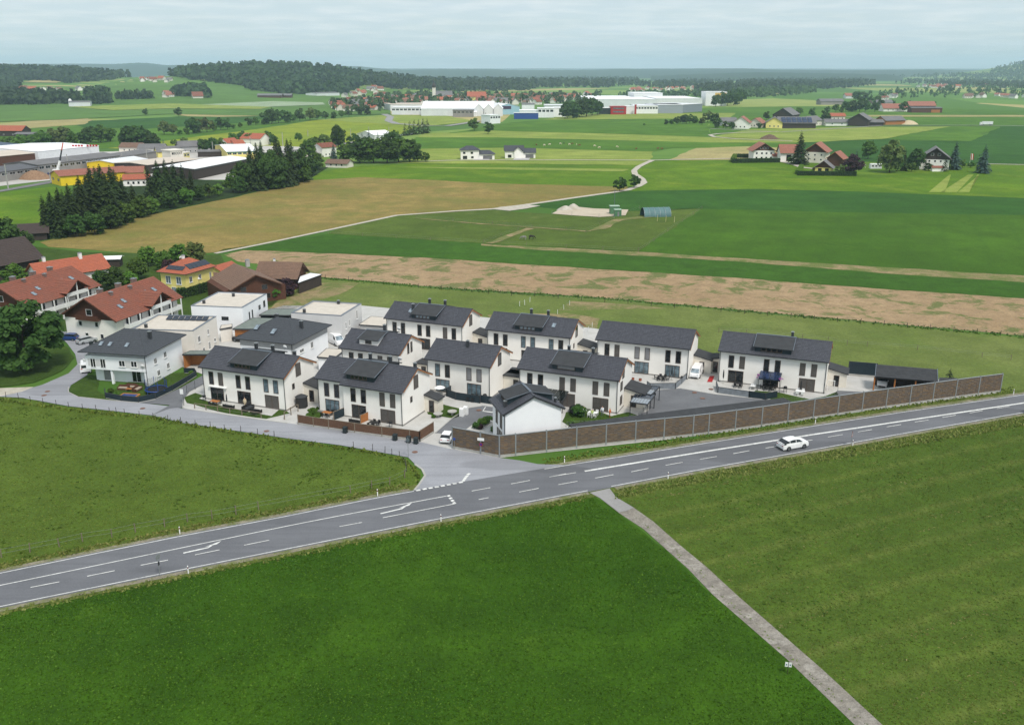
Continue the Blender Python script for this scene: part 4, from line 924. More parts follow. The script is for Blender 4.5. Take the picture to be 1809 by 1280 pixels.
def flat_house(label, efl, efr, ebr, h, wall, wins, solar=None, boxes=((.18, .3), (.5, .9)), door=None):
    a, b, c = G(*efl, h), G(*efr, h), G(*ebr, h); yaw = math.atan2(b.y - a.y, b.x - a.x); W = (b - a).length
    n = Vector((-math.sin(yaw), math.cos(yaw), 0)); D = (c - b).dot(n); ctr = (a + b) / 2 + n * D / 2
    o = thing('flat_roof_house', label, 'house', (ctr.x, ctr.y, 0), yaw, 'flat-roofed cube houses left of the estate')
    w = MB(); w.box(-W/2, W/2, -D/2, D/2, 0, h - .45); w.build('wall', wall, o)
    p = MB(); t = .32
    p.box(-W/2, W/2, -D/2, -D/2 + t, h - .448, h - .05); p.box(-W/2, W/2, D/2 - t, D/2, h - .448, h - .05); p.box(-W/2, -W/2 + t, -D/2 + t, D/2 - t, h - .448, h - .05); p.box(W/2 - t, W/2, -D/2 + t, D/2 - t, h - .448, h - .05); po = p.build('parapet', wall, o)
    c_ = MB(); k = .05
    c_.box(-W/2 - k, W/2 + k, -D/2 - k, -D/2 + t + k, h - .048, h + .02); c_.box(-W/2 - k, W/2 + k, D/2 - t - k, D/2 + k, h - .048, h + .02); c_.box(-W/2 - k, -W/2 + t + k, -D/2 + t + k, D/2 - t - k, h - .046, h + .018); c_.box(W/2 - t - k, W/2 + k, -D/2 + t + k, D/2 - t - k, h - .046, h + .018); c_.build('coping', SHEET, po)
    g = MB(); g.poly([(-W/2 + t, -D/2 + t, h - .3), (W/2 - t, -D/2 + t, h - .3), (W/2 - t, D/2 - t, h - .3), (-W/2 + t, D/2 - t, h - .3)]); g.build('flat_roof', GRAVELROOF, o)
    for u, v in boxes: chimney(o, -W/2 + W * u, -D/2 + D * v, h - .32, h + .45, .5)
    if solar:
        n_, u0, u1, v0 = solar
        for i in range(n_):
            x0 = -W/2 + W * (u0 + (u1 - u0) * i / n_); x1 = -W/2 + W * (u0 + (u1 - u0) * (i + 1) / n_) - .12
            s = MB(); y0 = -D/2 + D * v0; s.poly([(x0, y0, h - .12), (x1, y0, h - .12), (x1, y0 + 1.6, h + .35), (x0, y0 + 1.6, h + .35)]); s.poly([(x0, y0, h - .16), (x0, y0 + 1.6, h + .31), (x1, y0 + 1.6, h + .31), (x1, y0, h - .16)])
            s.poly([(x0, y0, h - .16), (x1, y0, h - .16), (x1, y0, h - .12), (x0, y0, h - .12)]); s.build('solar_panel', SOLARD, o)
    for face, u, z, ww, hh in wins:
        if face == 'f': window(o, (-W/2 + W * u, -D/2 - .006, z), 0, ww, hh, 'g', TRIM if wall is COOLW else WPAINT, 1 if ww > 1.2 else 0)
        else: window(o, (W/2 + .006, -D/2 + D * u, z), R(90), ww, hh, 'g', TRIM if wall is COOLW else WPAINT, 1 if ww < 1.3 and hh > 1 else 0, sill=wall is not COOLW)
    return o, W, D
flat_house('bright white cube house with a gravel flat roof beside the brown chalet', (337,539.5), (428,543), (474,518.5), 6.2, COOLW, [('f', .58, 3.2, 1.6, .8), ('s', .22, 2.0, .5, 2.4), ('s', .34, 2.3, .5, 2.2), ('s', .62, 3.6, 1.0, 1.0), ('s', .82, 3.5, 1.0, 1.5)], boxes=((.12, .25), (.42, .8)))
flat_house('cream cube house with a row of solar panels on its flat roof', (232,581), (341,584), (391,558.5), 6.2, BEIGEST, [('s', .15, 3.2, 1.1, 1.3), ('s', .55, 3.5, .8, 1.2), ('s', .1, .3, 1.0, 1.4), ('s', .3, .6, .9, 1.0), ('s', .55, .4, .9, 1.6), ('s', .8, 1.2, .8, .8)], solar=(7, .25, .95, .72), boxes=((.15, .2),))
flat_house('light grey cube house with a gravel flat roof left of the back row', (514,552), (603,557.5), (652,536.5), 6.2, LGREYST, [('f', .52, 3.3, 1.4, .8), ('s', .15, 2.8, .7, 1.5), ('s', .32, 3.0, .7, 1.4), ('s', .7, 3.4, .8, 2.0), ('s', .1, .4, 1.6, 1.3)], boxes=((.2, .15), (.55, .95)))
def low_roof(name, label, pts, z, mat, wallm, t=.25, walls=True, posts=None, cat='garage', open_front=False):
    P = [G(*p, z) for p in pts]; c = sum(P, Vector()) / len(P)
    o = thing(name, label, cat, (c.x, c.y, 0)); Q = [(p.x - c.x, p.y - c.y) for p in P]
    r = MB(); r.prism(Q, z - t, z); r.build('flat_roof', mat, o)
    e = MB()
    for i in range(len(Q)):
        a, b = Q[i], Q[(i + 1) % len(Q)]; e.beam((a[0], a[1], z + .03), (b[0], b[1], z + .03), .12, t + .04)
    e.build('roof_edge', TRIM, o)
    if walls:
        cx = sum(q[0] for q in Q) / len(Q); cyv = sum(q[1] for q in Q) / len(Q)
        w = MB(); q2 = [(cx + (q[0] - cx) * .93, cyv + (q[1] - cyv) * .93) for q in Q]
        if open_front:
            for i in range(len(q2)):
                if i in open_front: continue
                a, b = q2[i], q2[(i + 1) % len(q2)]; w.beam((a[0], a[1], z - t - .01), (b[0], b[1], z - t - .01), .14, z - t - .02)
        else: w.prism(q2, 0, z - t - .003)
        w.build('wall', wallm, o)
    if posts:
        for p in posts:
            m = MB(); m.cbox(Q[p][0] * .93, Q[p][1] * .93, 0, .16, .16, z - t - .003); m.build('post', WOODO if wallm is WOODO else TRIM, o)
    return o
low_roof('carport', 'carport with orange wood side and grey-green flat roof beside the street-corner house', [(322,625.5), (366,625.5), (376,619), (336,619)], 2.9, GREENROOF, WOODO, open_front=(0,), posts=(0, 1))
low_roof('garage', 'garage with grey-green flat roof and orange wood wall behind the dark hip roof', [(411,580.5), (470,581), (490,562), (446,561)], 2.9, GREENROOF, WOODO)
low_roof('carport', 'wide carport with grey-green flat roof behind the bright white cube house', [(458,556), (512,556.5), (545,546), (478,545)], 2.9, GREENROOF, CLAD, open_front=(0,), posts=(0, 1))
low_roof('garage', 'cream garage with a white door joined to the solar-roofed cube house', [(388,581), (410,577), (410,572), (391,574)], 3.0, GRAVELROOF, BEIGEST)
low_roof('garage', 'grey garage with a gravel roof in front of the light grey cube house', [(634,573), (680,576), (690,561), (655,558.5)], 2.9, GRAVELROOF, LGREYST)
low_roof('garage', 'white garage with a gravel roof squeezed between two dark roofs', [(560,630), (590,632), (610,617), (577,615)], 2.9, GRAVELROOF, COOLW)
# ------------------------------------------------------------------ trees: shared trunk and crown meshes, one object per tree
def quads_mesh(name, C_, U, V, shade, mat, curl=0.0):
    n = len(C_); P = np.empty((n, 4, 3)); P[:, 0] = C_ - U - V; P[:, 1] = C_ + U - V * .7; P[:, 2] = C_ + U * .8 + V; P[:, 3] = C_ - U * .9 + V * .85
    me = bpy.data.meshes.new(name); me.vertices.add(n * 4); me.vertices.foreach_set('co', P.reshape(-1)); me.loops.add(n * 4); me.loops.foreach_set('vertex_index', np.arange(n * 4, dtype=np.int32))
    me.polygons.add(n); me.polygons.foreach_set('loop_start', np.arange(0, n * 4, 4, dtype=np.int32)); me.polygons.foreach_set('loop_total', np.full(n, 4, dtype=np.int32))
    a = me.attributes.new('shade', 'FLOAT', 'FACE'); a.data.foreach_set('value', shade.astype(np.float32))
    me.materials.append(mat); me.update(calc_edges=True); return me
def rnd_dirs(rg, n):
    d = rg.normal(size=(n, 3)); return d / np.linalg.norm(d, axis=1)[:, None]
def broad_crown(seed, n, q, mat, z0=.16, rx=.42, blobs=26, name='crown', flat=1.0):
    rg = np.random.default_rng(seed); B = []
    for i in range(blobs):
        d = rnd_dirs(rg, 1)[0]; r = rg.uniform(.35, 1.0) ** .6; z = .5 + d[2] * r * .46
        wz = 1.0 if z < .62 else max(.45, 1 - (z - .62) * 1.25)
        B.append((d[0] * r * rx * .80 * wz, d[1] * r * rx * .80 * wz, z0 + (z - .04) * (1 - z0) * .92, rg.uniform(.085, .165) * (1.2 if blobs < 20 else 1)))
    B = np.array(B); k = rg.integers(0, blobs, n); d = rnd_dirs(rg, n); rr = rg.uniform(.35, 1.12, n) ** .6
    d[:, 2] = np.where(d[:, 2] < -.3, -d[:, 2] * .6, d[:, 2])
    P = B[k, :3] + d * (B[k, 3] * rr)[:, None] * np.array([1, 1, .85 * flat])
    nrm = d * .7 + rnd_dirs(rg, n) * .6 + np.array([0, 0, .35]); nrm /= np.linalg.norm(nrm, axis=1)[:, None]
    U = np.cross(nrm, rnd_dirs(rg, n)); U /= np.linalg.norm(U, axis=1)[:, None]; V = np.cross(nrm, U); s = q * rg.uniform(.55, 1.25, n)
    sh = np.clip(rg.uniform(0, 1, n) * .6 + rg.uniform(0, 1, blobs)[k] * .4, 0, 1)
    return quads_mesh(name, P, U * s[:, None], V * s[:, None] * .8, sh, mat)
def spruce_crown(seed, levels, br, mat, r0=.2, z0=.07, name='crown', seg=3, droop=.5, w=.045):
    rg = np.random.default_rng(seed); Cc, U, V, sh = [], [], [], []
    for i in range(levels):
        t = i / (levels - 1); z = z0 + (1 - z0) * t ** .92; r = r0 * (1 - t) ** .78 * rg.uniform(.82, 1.14) + .012; nb = max(4, int(br * (1 - t * .6)))
        for b in range(nb):
            a = rg.uniform(0, 2 * math.pi); rb = r * rg.uniform(.7, 1.15); ca, sa = math.cos(a), math.sin(a); ss = rg.uniform(0, 1)
            for j in range(seg):
                f = (j + .6) / seg; x = rb * f; zz = z - droop * rb * f * f + rg.uniform(-.006, .006)
                c = np.array([ca * x, sa * x, zz]); Cc.append(c); U.append(np.array([ca, sa, -droop * 2 * f * .6]) * rb / seg * .62)
                tw = rg.uniform(-.5, .5); V.append(np.array([-sa * math.cos(tw), ca * math.cos(tw), math.sin(tw)]) * w * (1 - t * .55) * rg.uniform(.6, 1.2) * (1.15 - f * .5)); sh.append(ss * .6 + rg.uniform(0, .4))
    return quads_mesh(name, np.array(Cc), np.array(U), np.array(V), np.array(sh), mat)
def trunk_mesh(seed, h, r, limbs, bare=False):
    rg = random.Random(seed); t = MB(); p = Vector((0, 0, 0)); n = 5; pts = [p]
    for i in range(n): p = p + Vector((rg.uniform(-.012, .012), rg.uniform(-.012, .012), h / n)); pts.append(p)
    for i in range(n): t.tube(pts[i], pts[i+1], r * (1 - .75 * i / n), 6, r * (1 - .75 * (i + 1) / n))
    for i in range(limbs):
        a = rg.uniform(0, 6.28); b = pts[rg.randint(2, 4)]; e = b + Vector((math.cos(a) * rg.uniform(.1, .24), math.sin(a) * rg.uniform(.1, .24), rg.uniform(.1, .26))); t.tube(b, e, r * .4, 5, r * .12)
    return t.mesh('trunk', BARK, True)
BROAD = {}; CON = {}
TRK = [trunk_mesh(i, .62, .022, 7) for i in range(3)]; TRC = [trunk_mesh(9, .93, .014, 0)]
def broad(lod, mi, v):
    k = (lod, mi, v)
    if k not in BROAD:
        n, q = {'hi': (9000, .026), 'mid': (2600, .038), 'low': (520, .068), 'far': (140, .12)}[lod]
        mat = LEAF[mi] if isinstance(mi, int) else {'p': PURPLE, 'h': HEDGE}[mi]
        BROAD[k] = broad_crown(v * 17 + 3, n, q, mat, .07 if v != 2 else .02, (.44, .52, .42)[v], 54 if lod in ('hi', 'mid') else 18)
    return BROAD[k]
def con(lod, mi, v):
    k = (lod, mi, v)
    if k not in CON:
        lv, br, sg, w = {'hi': (34, 22, 4, .044), 'mid': (24, 15, 3, .055), 'low': (13, 8, 2, .06), 'far': (8, 6, 1, .085)}[lod]
        CON[k] = spruce_crown(v * 13 + 5, lv, br, NEEDLE[mi], (.23, .28, .33)[v], .05, seg=sg, w=w)
    return CON[k]
TN = [0]
def tree(px, py, hpx, kind='b', mi=0, v=None, label=None, group=None, far=False, wid=1.0, name=None, cat=None, base=None, hm=None):
    """tree whose foot shows at px, py and which stands hpx pixels tall in the photograph"""
    p = base or (T(px, py) if far else G(px, py)); s = mpp(p); h = hm or hpx * s / CP * 1.02
    TN[0] += 1; rg = random.Random(TN[0] * 31); v = rg.randint(0, 2) if v is None else v
    lod = 'hi' if hpx > 70 else 'mid' if hpx > 26 else 'low' if hpx > 11 else 'far'
    nm = name or ('spruce_tree' if kind == 'c' else 'bush' if kind == 'u' else 'broadleaf_tree')
    o = thing(nm, label or 'x', cat or ('bush' if kind == 'u' else 'tree'), p, rg.uniform(0, 6.28), group); o.scale = (h * wid, h * wid, h)
    if kind == 'c': inst('trunk', TRC[0], o); inst('crown', con(lod, mi, v), o)
    else: inst('trunk', TRK[rg.randint(0, 2)], o); inst('crown', broad(lod, mi, v), o)
    return o
# near trees, each with its own description
tree(48, 655, 128, 'b', 1, 1, 'big dark broadleaf tree on the lawn at the left edge beside the street bend', wid=1.08)
tree(-12, 640, 100, 'b', 0, 0, 'broadleaf tree cut by the left edge, behind the big dark one')
tree(8, 450, 68, 'b', 1, 1, 'dark broadleaf tree above the dark brown farmhouse roof at the left edge')
tree(45, 440, 34, 'b', 1, 0, 'low dark tree beside the small grey-roofed hut', wid=1.3)
tree(30, 512, 48, 'b', 0, 1, 'round green tree in front of the dark brown farmhouse', wid=1.1)
tree(345, 470, 46, 'b', 3, 0, 'tall loose tree right behind the yellow house')
tree(318, 472, 42, 'b', 0, 1, 'green tree behind the orange roof of the yellow house')
tree(290, 478, 38, 'b', 0, 0, 'green tree left of the yellow house roof')
tree(262, 470, 36, 'b', 2, 1, 'fresh green tree by the white-roofed shed')
tree(245, 492, 38, 'b', 0, 1, 'green tree behind the red-roofed block with skylights')
tree(205, 512, 42, 'b', 1, 1, 'dark tree between the two red-roofed blocks', wid=1.2)
tree(232, 512, 36, 'b', 2, 0, 'fresh green tree between the red-roofed block and the hedge')
tree(180, 508, 34, 'b', 1, 0, 'dark bushy tree left of the gap between the red roofs')
tree(300, 487, 30, 'b', 'p', 1, 'purple-leaved tree left of the yellow house', name='copper_tree')
tree(508, 522, 32, 'b', 'p', 1, 'purple-leaved tree beside the brown chalet', wid=1.15, name='copper_tree')
tree(487, 528, 26, 'b', 0, 1, 'green garden tree in front of the brown chalet', wid=1.2)
tree(455, 520, 18, 'b', 2, 1, 'fresh green shrub below the brown chalet gable', wid=1.4)
tree(403, 476, 14, 'b', 0, 0, 'small green tree on the edge of the ploughed field')
tree(1676, 675, 25, 'c', 0, 2, 'lone young spruce behind the open carport', wid=1.25)
tree(314, 508, 34, 'c', 0, 0, 'slim dark conifer in front of the yellow house corner', wid=.6)
# dark wood left of the golden meadow
W1 = [(84,420,70),(98,418,74),(112,414,76),(130,409,78),(150,404,86),(170,399,96),(188,394,95),(205,389,88),(222,384,68),(238,380,52),(140,398,66),(178,388,86),(210,378,72),(118,402,62),(160,390,74),(196,398,84),(104,420,66)]
for i, (x, y, h) in enumerate(W1): tree(x, y, h, 'c', 0, None, 'dark spruce in the wood between the yellow hall and the golden meadow', 'spruces in the wood beside the yellow hall')
for x, y, h, m in [(168,414,48,1),(196,404,50,1),(222,394,46,0),(250,384,40,0),(268,378,32,2),(135,418,40,1)]: tree(x, y, h, 'b', m, None, 'bushy broadleaf tree along the edge of the spruce wood', 'broadleaf trees edging the spruce wood')
for x, y, h in [(268,366,66),(284,364,74),(298,360,72),(312,357,68),(326,353,58),(340,349,46)]: tree(x, y, h, 'c', 0, None, 'dark spruce in the second clump in front of the white hall roof', 'spruces in front of the white hall')
for x, y, h, m in [(300,368,36,1),(330,360,34,0),(352,354,28,1),(370,350,26,0),(386,346,22,2)]: tree(x, y, h, 'b', m, None, 'bush at the foot of the second spruce clump', 'bushes below the second spruce clump')
for x, y, h in [(432,338,62),(446,337,72),(458,336,76),(472,335,74),(486,333,78),(498,330,74),(512,327,74),(526,322,66),(538,318,58),(466,328,72),(492,324,74),(518,318,66)]: tree(x, y, h, 'c' if (x // 6) % 3 else 'b', 0 if (x // 6) % 3 else 1, 2, 'dark tree in the dense grove above the golden meadow', 'trees of the dense grove', wid=.8)
for x, y, h, m in [(412,340,34,0),(424,341,30,1),(548,310,40,1),(536,322,34,0),(560,300,32,0)]: tree(x, y, h, 'b', m, None, 'broadleaf tree on the rim of the dense pine grove', 'broadleaf trees round the pine grove')
for x, y, h, m, v in [(612,288,34,0,1),(636,288,42,1,1),(660,288,44,0,1),(684,288,46,1,1),(704,287,44,0,1),(724,286,40,1,1),(752,286,17,0,1),(738,286,20,1,0),(648,280,40,1,0),(696,278,48,1,0)]: tree(x, y, h, 'b', m, v, 'round broadleaf tree in the clump left of the two new houses', 'broadleaf clump by the two new houses', wid=1.1)
for x, y, h, m, w_ in [(598,264,45,1,.75),(574,268,32,3,1),(545,280,34,0,1),(556,268,30,0,1),(625,262,26,1,1)]: tree(x, y, h, 'b', m, None, 'tree among the houses beside the railway masts', 'trees along the railway', wid=w_)
for x, y, h in [(640,258,22),(652,256,26),(668,252,18),(590,284,28)]: tree(x, y, h, 'c', 1, 1, 'blue-green conifer in the gardens by the railway', 'garden conifers by the railway')
for x, y, h in [(716,240,22),(724,239,24),(732,238,25),(740,237,25),(748,236,26),(755,235,24)]: tree(x, y, h, 'c', 0, 2, 'tall dark conifer in the tight row beside the white tent roof', 'row of tall conifers by the tent hall')
for x, y, h, k, m, lb in [(862,237,21,'b',1,'lone round tree on the cut meadow'),(838,231,22,'b',0,'bushy tree at the road junction beside the lone meadow tree'),(858,214,15,'c',1,'slim conifer beside the white office block'),
        (1095,338,25,'b',1,'left one of the two round trees at the bend of the field path'),(1120,332,23,'b',1,'right one of the two round trees at the bend of the field path'),(258,204,12,'b',1,'smaller of two single trees on the far green field'),(316,206,16,'b',1,'larger of two single trees on the far green field'),(1138,222,4,'b',1,'tiny dark shrub standing alone on the green field')]:
    tree(x, y, h, k, m, 1, lb)
for x, y, h in [(1002,209,30),(1012,209,33),(1024,207,36),(1036,206,36),(1046,204,32),(1055,203,26),(998,210,22)]: tree(x, y, h, 'b', 1, None, 'dark tree in the round grove in front of the red factory front', 'grove before the factory')
for x, y, h in [(1264,189,22),(1274,188,25),(1285,187,26),(1296,186,28),(1306,184,26)]: tree(x, y, h, 'b', 1, None, 'dark tree in the grove below the tall white silo block', 'grove below the silo block')
# hedgerows in the left middle distance
for x, y, h, m in [(20,262,24,0),(40,262,26,2),(62,262,30,0),(78,260,34,0),(98,258,36,3),(112,258,40,3),(128,258,28,0),(146,256,26,1),(160,252,33,1),(178,252,32,0),(195,250,28,0),(8,262,20,0)]:
    tree(x, y, h, 'b', m, None, 'broadleaf tree in the row behind the industrial halls', 'tree row behind the halls')
for x, y, h in [(232,262,40),(246,262,40),(262,261,34),(272,262,30)]: tree(x, y, h, 'b', 1, None, 'dark tree in the tall clump behind the long grey hall', 'tall clump behind the grey hall')
for x, y, h, m in [(290,238,26,3),(306,238,20,3),(342,236,32,1),(352,234,28,3),(366,234,26,3),(378,232,16,0),(390,230,22,1),(402,229,20,1),(330,238,14,0),(318,240,12,0),(440,222,16,1),(452,221,15,0),(468,220,24,1),(480,219,28,1),(492,218,24,1),(505,217,26,1),(518,216,14,0),(530,214,22,1),(548,213,24,3),(560,212,18,0),(575,211,14,1),(590,210,15,1),(604,208,14,0),(616,206,13,1),(634,203,18,1),(648,203,20,1),(425,226,10,0),(412,228,10,0)]:
    tree(x, y, h, 'b', m, None, 'broadleaf tree in the hedgerow crossing the far fields', 'hedgerow across the far fields')
for x, y, h, k, m in [(290,266,20,'c',1),(312,266,22,'b',0),(326,266,24,'b',3),(342,266,20,'b',1),(362,270,26,'b',1),(376,270,28,'b',1),(390,268,24,'b',0),(412,252,18,'b',0),(428,252,20,'b',1),(440,256,22,'b',3),(474,254,22,'b',2),(484,256,18,'b',1),(420,262,18,'b',0),(528,250,16,'b',0)]:
    tree(x, y, h, k, m, None, 'garden tree among the small houses behind the halls', 'garden trees behind the halls')
# farm on the right
for x, y, h, k, m, v, w_, lb in [(1411,291,54,'c',0,2,.95,'tall spruce in front of the salmon-roofed farm'),(1397,288,12,'u',0,1,1.2,'low bush at the foot of the tall farm spruce'),(1505,310,38,'b','p',1,.95,'dark round copper beech beside the yellow-walled cottage'),(1484,306,16,'b',3,1,1.2,'olive bush left of the dark copper beech'),
        (1533,281,33,'b',0,1,.85,'slender tree standing behind the football goal'),(1512,285,20,'c',1,0,.9,'slim conifer between farm and football goal'),(1571,305,58,'b',3,1,.8,'tall light green tree in the middle of the farm row'),(1584,303,30,'b',1,0,.9,'dark tree right of the tall light green one'),(1596,302,36,'c',0,0,.8,'narrow dark conifer beside the tall light green tree'),
        (1617,300,38,'b',1,1,.8,'dark tree at the left corner of the grey-roofed farmhouse'),(1634,301,22,'c',0,1,.9,'small conifer before the grey-roofed farmhouse wall'),(1640,302,14,'u',1,1,1.1,'low bush under the grey-roofed farmhouse'),(1684,300,46,'c',1,2,.85,'blue spruce covering the right end of the grey-roofed farmhouse'),(1668,303,26,'c',0,1,1,'dark conifer left of the blue spruce by the farmhouse'),
        (1735,306,46,'c',1,2,.95,'blue spruce standing alone right of the flag'),(1700,296,14,'u',0,1,1.2,'low bush between the farmhouse and the lone blue spruce'),(1715,296,10,'u',0,1,1.4,'flat bush below the red and white flag'),(1610,303,16,'u',0,1,1.2,'bush beside the white trailer at the farm'),(1440,302,8,'u',3,1,1.3,'small pale shrub by the yellow-walled cottage')]:
    tree(x, y, h, k, m, v, lb, wid=w_)
# middle hamlet on the right and the hamlets beyond
for x, y, h, m in [(1177,220,10,1),(1186,220,11,0),(1196,220,14,1),(1206,219,15,1),(1218,218,16,1),(1228,218,15,0),(1240,221,14,3),(1250,216,20,3),(1262,217,18,1),(1212,219,18,1)]: tree(x, y, h, 'b', m, None, 'tree in the leafy hamlet beside the field road loop', 'trees of the leafy hamlet')
for x, y, h, m in [(1264,226,22,1),(1282,228,14,0),(1293,228,13,1),(1341,227,11,1),(1354,212,15,1),(1412,204,15,0),(1435,207,16,1),(1455,214,18,1),(1380,226,12,1),(1391,224,10,0),(1516,221,8,2),(1463,212,14,0)]: tree(x, y, h, 'b', m, None, 'tree among the farm buildings with the solar roof', 'trees at the solar-roofed farm')
for x, y, h, m in [(1462,200,12,1),(1476,198,15,0),(1486,200,10,0),(1494,198,20,1),(1506,198,24,1),(1518,198,26,1),(1528,198,22,0),(1538,186,16,1),(1550,182,14,0),(1556,190,15,1),(1577,186,9,1),(1600,192,11,1),(1608,190,12,0),(1634,188,10,1),(1650,188,9,0),(1596,198,18,1),(1545,198,18,1),(1512,178,18,1),(1526,176,16,1),(1585,166,9,1),(1592,166,8,1)]: tree(x, y, h, 'b', m, None, 'tree in the old farm hamlet beyond the country road', 'trees of the old farm hamlet')
tree(1676, 163, 13, 'b', 1, 1, 'lone tall tree far out on the right-hand plain')
# ------------------------------------------------------------------ older houses left of the estate
def roof3(A, B, Cc, ze):
    """A, B: ends of the near eave, C: the far eave at A's end (pixels at height ze) -> centre, yaw, length, width of the roof"""
    a, b, c = G(*A, ze), G(*B, ze), G(*Cc, ze); yaw = math.atan2(b.y - a.y, b.x - a.x); L = (b - a).length
    n = Vector((-math.sin(yaw), math.cos(yaw), 0)); w = (c - a).dot(n); ctr = (a + b) / 2 + n * w / 2
    return Vector((ctr.x, ctr.y, 0)), yaw, L, w
def loggia(o, x0, x1, y, z1, wall=True):
    """storeys of balconies with posts along the front"""
    for z in (.05, 2.65):
        b = MB(); b.box(x0, x1, y - 1.5, y - .003, z, z + .14); b.build('balcony_floor', CONC, o)
        b = MB(); b.box(x0, x1, y - 1.5, y - 1.38, z + .16, z + 1.1); b.box(x0, x0 + .1, y - 1.378, y - .003, z + .16, z + 1.1); b.box(x1 - .1, x1, y - 1.378, y - .003, z + .16, z + 1.1); b.build('balcony_rail', WPAINT, o)
    n = max(2, int((x1 - x0) / 3.2))
    for i in range(n + 1):
        x = x0 + (x1 - x0 - .25) * i / n; p = MB(); p.box(x, x + .25, y - 1.66, y - 1.503, 0, z1); p.build('balcony_post', WPAINT, o)
    for z in (.2, 2.8):
        for i in range(n):
            x = x0 + (x1 - x0) * (i + .25) / n; window(o, (x, y - .006, z), 0, 1.7, 2.0, 'g', WPAINT, 1, 'balcony_door')
def cross_gable(o, x0, x1, yf, zr, ze, yb, roof, wood):
    xm = (x0 + x1) / 2; r = MB(); e = .5
    slope(r, (x0 - e, yb, ze), (x0 - e, yf - .5, ze), (xm, yf - .5, zr), (xm, yb, zr), 6, .05); slope(r, (x1 + e, yf - .5, ze), (x1 + e, yb, ze), (xm, yb, zr), (xm, yf - .5, zr), 6, .05); ro = r.build('cross_gable_roof', roof, o)
    w = MB(); w.poly([(x0, yf + 1.2, ze - .3), (x1, yf + 1.2, ze - .3), (x1, yf + 1.2, ze + .1), (xm, yf + 1.2, zr - .2), (x0, yf + 1.2, ze + .1)]); w.build('gable_wall', wood, o)
    w = MB(); w.box(x0, x1, yf, yf + .1, ze - .95, ze - .1); w.build('balcony_rail', WPAINT, o)
    w = MB(); w.box(xm - .12, xm + .12, yf - .02, yf + .15, 0, zr - .25); w.build('gable_post', WPAINT, o)
    for x in (x0, x1 - .2): w = MB(); w.box(x, x + .2, yf - .01, yf + .15, 0, ze); w.build('balcony_post', WPAINT, o)
def red_block(label, A, B, Cc, flip=False, chims=(.22, .5, .75), gw=True):
    c, yaw, L, w = roof3(A, B, Cc, 5.3); ov = 1.1; Wd, Dp = L - 2.0, w - 2 * ov
    o = gable_house('apartment_house', label, c, yaw, Wd, Dp, 5.3 + .45, 9.6, WHITE, TILE_R, ov, 1.0, wins=[('l', .7, .9, 1.1, (.4, .7)), ('l', 3.2, .9, 1.1, (.3, .62)), ('l', 5.6, 1.5, 1.4, (.5,))], gable_m=WOODB, gz=4.9, n=16, fm=WPAINT, soffit=WOODB,
        chim=[(Wd * (t - .5), .5, 1.0, 1.0, PM('chimney_brick', (128, 106, 98))) for t in chims] + [(Wd * -.22, -1.2, .6, .7, PM('chimney_brick', (128, 106, 98))), (Wd * .08, -1.2, .6, .7, PM('chimney_brick', (128, 106, 98)))],
        sky=[(-Wd * .3, -Dp * .40), (-Wd * .18, -Dp * .32), (Wd * .2, -Dp * .3), (Wd * .33, -Dp * .3)], group='red-roofed apartment blocks at the left')
    loggia(o, -Wd/2 + 2.2, Wd/2 - .5, -Dp/2, 5.2); cross_gable(o, -Wd * .02, Wd * .30, -Dp/2 - 1.6, 8.4, 5.9, -.8, TILE_R, WOODB)
    b = MB(); b.box(-Wd/2 - 1.0, -Wd/2 - .003, -Dp * .22, Dp * .22, 4.75, 4.9); b.box(-Wd/2 - 1.0, -Wd/2 - .9, -Dp * .22, Dp * .22, 4.903, 5.75); b.build('balcony', WOODB, o)
    return o
red_block('red-roofed apartment block with white walls beside the two parked cars', (205.4,566.6), (323.6,523.4), (120.8,550.7))
red_block('red-roofed apartment block partly hidden by the big dark tree', (50,542), (180,503), (-33,526))
c, yaw, L, w = roof3((158.7,478.7), (197.5,472), (110,466), 4.6)
c, yaw, L, w = roof3((70,492), (198,472), (66,478), 4.2)
gable_house('cottage', 'long low cottage with a bright orange tiled roof behind the red blocks', c, yaw, L - 1.4, 9.0, 4.4, 7.4, WHITE, TILE_O, .7, .7, wins=[('r', 1.0, 1.0, 1.1, (.3, .7))], n=12, chim=[(L * .18, -.5, 1.3, .8, WPAINT), (-L * .3, .2, 1.2, .7, WPAINT)], fm=WPAINT)
c, yaw, L, w = roof3((0,482), (108,462), (-40,456), 5.0)
gable_house('farmhouse', 'old farmhouse with a wide dark brown roof at the left edge', c + Vector((-6, 2, 0)), yaw, L + 4, 14.5, 5.4, 10.2, WOODD, TILE_BK, 1.2, 1.2, wins=[('r', 1.0, 1.0, 1.1, (.3, .7)), ('r', 4.0, 1.0, 1.1, (.5,))], n=16, chim=[(-L * .2, -.3, 1.2, 1.0, PM('red_brick', (150, 74, 54)))], soffit=PM('weathered_board', (170, 166, 158)), fm=WPAINT)
p = G(60, 422); gable_house('hut', 'small weathered hut with a grey-brown roof above the dark farmhouse', p, R(20), 9, 7, 3.0, 5.4, WOODD, TILE_BK, .8, .9, n=9, soffit=WOODG)
p = G(196, 470); gable_house('shed', 'small shed with a pale flat-pitched roof right of the orange cottage', p, R(10), 6, 4, 2.6, 3.1, WOODD, HALLW, .5, .5, n=3)
